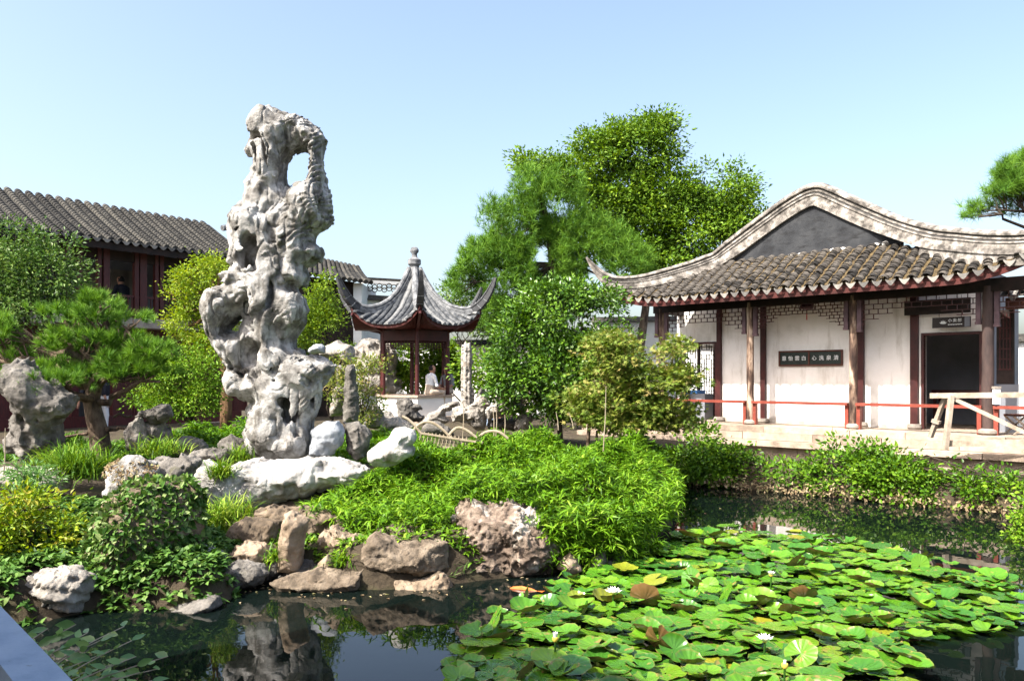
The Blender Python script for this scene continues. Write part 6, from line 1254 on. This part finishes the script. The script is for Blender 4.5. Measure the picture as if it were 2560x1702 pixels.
RSL = ['left of the hoop fence middle', 'left one of a close pair above the right hoop', 'right one of a close pair above the right hoop', 'short one above the right end of the hoop fence', 'tallest, rising in front of the maple', 'leaning one before the round bush', 'leaning one between round bush and maple', 'at the far left edge of the picture']
for ri_, (x0, y0, x1, y1, Y) in enumerate(((1158, 1004, 1157, 1096, 11.4), (1232, 1016, 1235, 1090, 11.6), (1241, 1018, 1240, 1090, 11.6), (1262, 1036, 1261, 1085, 11.6), (1515, 965, 1508, 1130, 11.2), (1390, 1030, 1396, 1075, 12), (1422, 1030, 1434, 1072, 12), (13, 1070, 8, 1205, 9.2))):
    c = P(x1, y1, Y); t = thing('reed_stalk', 'thin yellow reed stalk, '+RSL[ri_], 'reed', c, 'thin upright reed stalks'); mb = MB(); a = P(x0, y0, Y); mb.tube([c, (a+c)/2+np.array((.01, 0, 0)), a], [.008, .007, .004], 5); mb.build('stalk', M['bamboo_cane'], t, True)
# --- near sprigs in front of the veranda rail: each leaf a piece
rng = np.random.default_rng(81); sp = thing('leafy_sprig', 'leafy sprig in shade beside the veranda rail in the bottom left corner', 'plant', (-2.6, 3.15, .35))
lm = []
for v in range(3):
    tv = np.array([[0, 0, 0], [.2, -.17, .04], [.5, -.25, .05], [.8, -.14, .03], [1.08, 0, -.04+.05*v], [.8, .14, .03], [.5, .25, .05], [.2, .17, .04], [.5, 0, -.02]])
    mb = MB(); mb.add(tv, [(0, 1, 8), (1, 2, 8), (2, 3, 8), (3, 4, 8), (4, 5, 8), (5, 6, 8), (6, 7, 8), (7, 0, 8)]); me = mb.mesh('leaf', M['l_near'], True, 80); a_ = me.attributes.new('rnd', 'FLOAT', 'POINT'); a_.data.foreach_set('value', np.full(9, .25+.25*v, np.float32)); lm.append(me)
for si, (x, y) in enumerate([(180, 1610), (120, 1570), (240, 1640), (340, 1640), (160, 1660), (300, 1690), (400, 1670), (220, 1580), (90, 1620), (260, 1700), (140, 1590), (200, 1690), (330, 1600), (280, 1660), (380, 1700), (110, 1650), (60, 1590), (70, 1660), (130, 1700), (190, 1560), (310, 1565), (250, 1600), (350, 1680), (420, 1640), (200, 1640), (150, 1630)]):
    tip = P(x, y, 4.2+rng.uniform(-.3, .3)); base = np.array((-2.7+rng.uniform(-.1, .25), 3.2+rng.uniform(-.1, .3), .30)); n = 9
    mid = (tip+base)/2+np.array((0, 0, .12)); pts = [base*(1-u)**2+2*mid*u*(1-u)+tip*u*u for u in np.linspace(0, 1, n)]
    mb = MB(); mb.tube(pts, list(np.linspace(.007, .0025, n)), 5); mb.build('stem', M['bamboo_cane'], sp, True)
    for j in range(10):
        u = .38+.62*j/9; q = base*(1-u)**2+2*mid*u*(1-u)+tip*u*u; L = rng.uniform(.06, .095); an = rng.random()*6.28
        a = Vector((math.cos(an), math.sin(an), rng.uniform(-.1, .5))).normalized(); nn = (Vector((.1, -.75, .75))+Vector(rng.normal(size=3)*.3)).normalized(); sd_ = nn.cross(a).normalized(); nn = a.cross(sd_)
        o = link('leaf', lm[j % 3], sp); q = q-org(sp); o.matrix_basis = Matrix(((a.x*L, sd_.x*L, nn.x*L, q[0]), (a.y*L, sd_.y*L, nn.y*L, q[1]), (a.z*L, sd_.z*L, nn.z*L, q[2]), (0, 0, 0, 1)))

# ------------------------------------------------------------------ water lilies
rng = np.random.default_rng(91)
LPX = [(1085, 1790), (1120, 1650), (1165, 1600), (1235, 1545), (1325, 1505), (1385, 1462), (1500, 1425), (1620, 1398), (1690, 1345), (1725, 1318), (1850, 1324), (2000, 1338), (2150, 1354), (2280, 1384), (2400, 1424), (2510, 1448), (2548, 1482), (2575, 1545), (2480, 1585), (2330, 1600), (2235, 1612), (2310, 1665), (2300, 1790)]
LW = np.array([P(x, y, F*(EZ-.03)/(y-HY))[:2] for x, y in LPX])
lo, hi = LW.min(0), LW.max(0)
Qs = rng.uniform(lo, hi, (30000, 2)); Qs = Qs[poly_sd(Qs[:, 0], Qs[:, 1], LW) < -.04]; pads = np.zeros((0, 3))
for q in Qs:
    r = rng.uniform(.085, .155)
    if len(pads) >= 1150: break
    if len(pads) and (((pads[:, :2]-q)**2).sum(1) < ((r+pads[:, 2])*.46)**2).any(): continue
    pads = np.vstack([pads, (q[0], q[1], r)])
pads = [tuple(p) for p in pads]; print('PADS', len(pads))
def pad_mesh(v):
    rg = np.random.default_rng(200+v); n = 26; notch = math.radians(16); rings = [0, .35, .7, .9, 1.0]
    cup = [0.02, .05, .10, .16, .04, .22, .02, .12][v]; wav = [.02, .03, .05, .07, .04, .05, .015, .06][v]; fold = [0, .0, .25, .1, .05, .45, 0, .3][v]; ph = rg.random()*6.28
    V = []; ve = []; Fc = []
    for ri, rr in enumerate(rings):
        for k in range(n+1):
            th = notch+(2*math.pi-2*notch)*k/n; edge = 1+.035*math.sin(7*th+ph)+.02*rg.normal() if ri >= 3 else 1
            x, y = rr*math.cos(th)*edge, rr*math.sin(th)*edge
            z = cup*rr**3+wav*rr**2*math.sin(5*th+ph)*.8+wav*rr**3*math.sin(9*th+2*ph)*.6+fold*abs(y)*rr*.8; V.append((x, y, z)); ve.append((k % 2)*(1 if ri else .5))
    for i in range(len(rings)-1):
        for k in range(n): a = i*(n+1)+k; Fc.append((a, a+n+1, a+n+2, a+1) if i else (a, a+n+1, a+n+2))
    mb = MB(); mb.add(V, Fc); me = mb.mesh('lily_pad', M['pad'], True, 80)
    a_ = me.attributes.new('vein', 'FLOAT', 'POINT'); a_.data.foreach_set('value', np.array(ve, np.float32)[:len(me.vertices)])
    a_ = me.attributes.new('rnd', 'FLOAT', 'POINT'); a_.data.foreach_set('value', np.zeros(len(me.vertices), np.float32))
    ri = [1. if q >= 4*(n+1) else 0. for q in range(len(V))]; a_ = me.attributes.new('rim', 'FLOAT', 'POINT'); a_.data.foreach_set('value', np.array(ri, np.float32)[:len(me.vertices)])
    return me, V, Fc, ve
PM = [pad_mesh(v) for v in range(8)]
bed = thing('water_lily_bed', 'dense bed of green water lily pads with white flowers on the pond', 'water lilies', (2.0, 7.5, 0))
pads.sort(key=lambda p: math.hypot(p[0], p[1])); rv, rf, rve, rrn, nb = [], [], [], [], 0
for i, (x, y, r) in enumerate(pads):
    raised = rng.random() < (.55 if y < 8.5 else .38); v = int(rng.integers(0, 8)) if raised else int(rng.choice([0, 1, 4, 6])); z = rng.uniform(.03, .10) if raised else rng.uniform(.006, .03)
    tl = abs(rng.normal(0, .11)) if raised else abs(rng.normal(0, .03))
    if rng.random() < .015: tl = rng.uniform(.7, 1.2); z = .10
    R_ = Matrix.Rotation(rng.random()*6.283, 3, 'Z') @ Matrix.Rotation(tl, 3, 'X') @ Matrix.Rotation(rng.random()*6.283, 3, 'Z'); z = max(z, math.sin(tl)*r*.75+.01); R_ = (R_ @ Matrix.Diagonal((1, rng.uniform(.78, 1.08), 1)))*r
    if i < 296:
        o = link('lily_pad', PM[v][0], bed); o.matrix_basis = Matrix.Translation((x-2.0, y-7.5, z)) @ R_.to_4x4()
    else:
        W = np.array(PM[v][1])@np.array(R_).T+np.array((x-2.0, y-7.5, z)); rv.append(W); rf += [[nb+j for j in f] for f in PM[v][2]]; rve += PM[v][3]; rrn += [rng.random()]*len(W); nb += len(W)
if rv:
    fl = [j for f in rf for j in f]; ls = np.cumsum([0]+[len(f) for f in rf])[:-1]
    link('far_lily_pads', mkmesh('far_lily_pads', np.vstack(rv), fl, ls, M['pad'], True, attrs={'vein': rve, 'rnd': rrn, 'rim': np.zeros(len(rve))}), bed)['kind'] = 'stuff'
pm = MB(); pm.add([(0, 0, 0), (.25, -.16, .06), (.65, -.15, .14), (1, 0, .16), (.65, .15, .14), (.25, .16, .06), (.5, 0, .04)], [(0, 1, 6), (1, 2, 6), (2, 3, 6), (3, 4, 6), (4, 5, 6), (5, 0, 6)]); pet = pm.mesh('petal', M['petal'], True, 80)
for (x, y, sz, cl) in ((1533, 1484, .085, 0), (1388, 1603, .07, .8), (1912, 1604, .075, .15), (1962, 1670, .055, .9), (1928, 1440, .06, .4)):
    z = .17; Y = F*(EZ-z)/(y-HY); c = P(x, y, Y); mb = MB(); mb.tube([(c[0], c[1]+.02, .0), (c[0], c[1], c[2])], [.006, .007], 6); mb.mi = 1; mb.lathe((c[0], c[1], c[2]), [(.012, 0), (.022, .015), (.02, .03), (.005, .035)], 8); fo = mb.build('flower', [M['l_pine'], M['stamen']], bed, True)
    for ring, (nn, el) in enumerate(((9, .25), (8, .65), (6, 1.05))):
        for k in range(nn):
            an = 2*math.pi*k/nn+ring*.35; e_ = el+cl*(1.35-el); Rm = Matrix.Rotation(an, 3, 'Z') @ Matrix.Rotation(-e_, 3, 'Y') * (sz*(1-.12*ring)); o = link('petal', pet, fo); o.matrix_basis = Matrix.Translation(Vector(c)-Vector(org(bed))) @ Rm.to_4x4()
N = 260; e = np.array(POND[6:20]); ti = rng.integers(0, len(e)-1, N); uu = rng.random((N, 1)); pp = e[ti]*(1-uu)+e[ti+1]*uu+rng.normal(size=(N, 2))*.22; pp = pp[poly_sd(pp[:, 0], pp[:, 1], POND) < -.03]; N = len(pp)
fl_ = leaves('floating_leaves', np.column_stack([pp, np.full(N, .006)]), norm(np.column_stack([rng.normal(size=(N, 2)), np.zeros(N)])), norm(np.array((0, 0, 1.))+rng.normal(size=(N, 3))*.06), .045*np.ones(N), .022*np.ones(N), T_LEAF, M['l_dry'], rng.random(N)); tag(fl_, 'dead leaves floating on the water along the banks', 'leaf litter', kind='stuff')
ko = thing('koi', 'orange koi at the surface beside the lily pads', 'fish', P(1312, 1474, F*2/(1474-HY))); c = P(1312, 1474, F*2/(1474-HY)); mb = MB()
mb.tube([(c[0]-.14, c[1]+.05, .0), (c[0]-.11, c[1]+.045, .004), (c[0]-.03, c[1]+.02, .006), (c[0]+.06, c[1]-.01, .002), (c[0]+.12, c[1]-.05, -.004)], [.004, .018, .028, .018, .005], 8); mb.build('body', M['koi'], ko, True)
mb = MB(); mb.add([(c[0]+.11, c[1]-.045, .004), (c[0]+.19, c[1]-.05, .006), (c[0]+.17, c[1]-.075, .005), (c[0]+.16, c[1]-.11, .006)], [(0, 1, 2), (0, 2, 3)]); mb.build('tail_fin', M['koi'], ko)

# ------------------------------------------------------------------ people: one continuous body grown from tapered limbs
def person(label, base, yaw, joints, mats, hair=True, sc=1.0, vox=.017):
    """joints: list of (a, b, ra, rb, material index) in local metres (x right, y forward, z up)"""
    segs = [(np.array(a, float), np.array(b, float), ra, rb, m) for a, b, ra, rb, m in joints]
    pts = np.array([q for s in segs for q in (s[0], s[1])]); lo = pts.min(0)-.2; hi = pts.max(0)+.2
    ax_ = [np.arange(lo[i], hi[i], vox) for i in range(3)]; X, Y_, Z = np.meshgrid(*ax_, indexing='ij'); p = np.stack([X.ravel(), Y_.ravel(), Z.ravel()], 1).astype(np.float32)
    d = np.full(len(p), 9., np.float32)
    def cap(p, s):
        a, b, ra, rb, m = s; ab = b-a; t = np.clip(((p-a)@ab)/max(ab@ab, 1e-9), 0, 1); return np.linalg.norm(p-a-t[:, None]*ab, axis=1)-(ra+(rb-ra)*t)
    for s in segs:
        e = cap(p, s); k = .03; h = np.clip(.5+.5*(d-e)/k, 0, 1); d = d*(1-h)+e*h-k*h*(1-h)
    g = openvdb.FloatGrid(1.0); g.copyFromArray(np.ascontiguousarray(d.reshape(X.shape).astype(np.float32))); r3, tr, qd = g.convertToPolygons(isovalue=0.0)
    V = r3*vox+lo; qd = np.asarray(qd, np.int64); cen = V[qd].mean(1); fn = np.cross(V[qd[:, 1]]-V[qd[:, 0]], V[qd[:, 2]]-V[qd[:, 0]])
    dd = np.stack([cap(cen, s) for s in segs], 1); fm = np.array([s[4] for s in segs])[dd.argmin(1)]
    if (fn*(cen-V.mean(0))).sum() < 0: qd = qd[:, ::-1]
    R_ = np.array(Matrix.Rotation(yaw, 3, 'Z')); t = thing('person', label, 'person', base)
    me = mkmesh('body', (V*sc)@R_.T, qd.ravel(), np.arange(len(qd))*4, mats, True, fm); link('body', me, t)
    if hair:
        hc = hair if isinstance(hair, tuple) else (0, 0, 1.62); mb = MB(); rg = np.random.default_rng(1); n = 12; m_ = 8; Vh = []; Fh = []
        for i in range(m_):
            ph = math.pi*.62*i/(m_-1)
            for k in range(n):
                th = 2*math.pi*k/n; rr = .108+.006*rg.normal(); back = 1.0
                if math.sin(th) > .3 and i > 3: rr *= .86                       # face side stays clear
                Vh.append((np.array((hc[0]+rr*.92*math.sin(ph)*math.cos(th), hc[1]-.012+rr*math.sin(ph)*math.sin(th), hc[2]+.01+rr*1.12*math.cos(ph)))*sc)@R_.T)
        for i in range(m_-1):
            for k in range(n): Fh.append((i*n+k, i*n+(k+1) % n, (i+1)*n+(k+1) % n, (i+1)*n+k))
        me = MB(); me.add(Vh, Fh); link('hair', me.mesh('hair', M['hair'], True, 80), t)
    return t
def head(c, f=(0, 1)):
    c = np.array(c); fx, fy = f
    return [((c[0], c[1], c[2]-.03), (c[0], c[1], c[2]+.03), .085, .098, 0), ((c[0]+fx*.03, c[1]+fy*.03, c[2]-.07), (c[0], c[1], c[2]-.02), .055, .08, 0), ((c[0]+fx*.095, c[1]+fy*.095, c[2]-.02), (c[0]+fx*.108, c[1]+fy*.108, c[2]-.035), .012, .018, 0), ((c[0]-.095*fy, c[1]+.095*fx, c[2]-.02), (c[0]-.098*fy, c[1], c[2]+.01), .014, .016, 0), ((c[0]+.095*fy, c[1]-.095*fx, c[2]-.02), (c[0]+.098*fy, c[1], c[2]+.01), .014, .016, 0), ((c[0], c[1], c[2]-.19), (c[0], c[1], c[2]-.08), .055, .05, 0)]
def hand(w, d):
    w = np.array(w, float); d = np.array(d, float)/np.linalg.norm(d); s = np.cross(d, (0, 0, 1.)); s = s/max(np.linalg.norm(s), 1e-6) if np.linalg.norm(s) > .1 else np.array((1., 0, 0)); out = [(w, w+d*.08, .026, .034, 0)]
    for k, l in enumerate((.065, .08, .085, .075)): o_ = s*(-.03+.02*k); out.append((w+d*.08+o_, w+d*(.08+l)+o_*1.3+np.array((0, 0, -.02)), .011, .008, 0))
    out.append((w+d*.03+s*.03, w+d*.075+s*.06, .013, .010, 0)); return out
def standing(step=.12, arm=.1):
    J = [((0, 0, .96), (0, 0, 1.15), .135, .13, 2), ((0, 0, 1.12), (0, 0, 1.36), .135, .15, 1), ((-.13, 0, 1.42), (.13, 0, 1.42), .075, .075, 1)]+head((0, .02, 1.62))
    for e in (-1, 1):
        f = e*step; J += [((e*.09, 0, .92), (e*.10, f*.6, .50), .088, .062, 2), ((e*.10, f*.6, .50), (e*.10, f-.04, .10), .06, .042, 2), ((e*.10, f-.05, .05), (e*.10, f+.14, .035), .042, .034, 3)]
        J += [((e*.19, 0, 1.40), (e*.235, -f*arm*4, 1.14), .055, .046, 1), ((e*.235, -f*arm*4, 1.14), (e*.24, .08-f*arm*5, .90), .040, .030, 0)]+hand((e*.24, .08-f*arm*5, .90), (0, .2, -1))
    return J
def seated(lean=.06):
    J = [((0, 0, .08), (0, lean*.5, .30), .14, .125, 2), ((0, lean*.6, .32), (0, lean, .50), .13, .15, 1), ((-.13, lean, .56), (.13, lean, .56), .072, .072, 1)]+head((0, lean+.05, .76))
    for e in (-1, 1):
        J += [((e*.09, .02, .08), (e*.13, .42, .09), .09, .066, 2), ((e*.13, .42, .09), (e*.13, .44, -.34), .06, .042, 2), ((e*.13, .42, -.40), (e*.13, .60, -.415), .042, .034, 3)]
        J += [((e*.19, lean, .54), (e*.235, lean+.06, .28), .055, .046, 1), ((e*.235, lean+.06, .28), (e*.15, .32, .20), .040, .030, 0)]+hand((e*.15, .32, .20), (0, 1, -.2))
    return J
mats_ = lambda a, b: [M['skin'], M[a], M[b], M['shoe']]
cN = lambda x, y, Y: tuple(P(x, y, Y))
c = P(1073, 986, 23.75); person('person in white shirt and pale trousers sitting in the pavilion with back turned', (c[0], c[1], 1.50), math.radians(-50), seated(), mats_('cloth_white', 'cloth_tan'), (0, .11, .76))
c = P(1122, 986, 25.2); person('person in grey clothes sitting on the far pavilion bench', (c[0], c[1], 1.50), math.radians(150), seated(), mats_('interior', 'cloth_tan'), (0, .11, .76))
c = P(1314, 1064, 24.2); person('person in pink shirt and tan trousers walking beside the round bush', (c[0], c[1], .56), math.radians(80), standing(.16), mats_('cloth_pink', 'cloth_tan'), (0, .02, 1.62), .93)
c = P(1229, 1020, 21.0); person('person in white shirt sitting low behind the ledge rock', (c[0], c[1], 1.08-.35), math.radians(-100), seated(), mats_('cloth_white', 'cloth_jeans'), (0, .11, .76))
c = P(222, 1085, 20.6); person('person in dark top and blue jeans inside the open red doorway', (c[0], c[1], gz0-.1), math.radians(70), standing(.1), mats_('cloth_dark', 'cloth_jeans'), (0, .02, 1.62), .86)
c = P(262, 1085, 21.2); person('person in pale trousers beside the jeans wearer in the red doorway', (c[0], c[1], gz0-.1), math.radians(-60), standing(.08), mats_('cloth_dark', 'cloth_white'), (0, .02, 1.62), .86)
tt = t_at(312, -1.2); q = LP(tt, -1.3, fz+.40); person('dark haired person sitting behind the upstairs balustrade', q, math.radians(60), seated(), mats_('cloth_dark', 'cloth_dark'), (0, .11, .76))
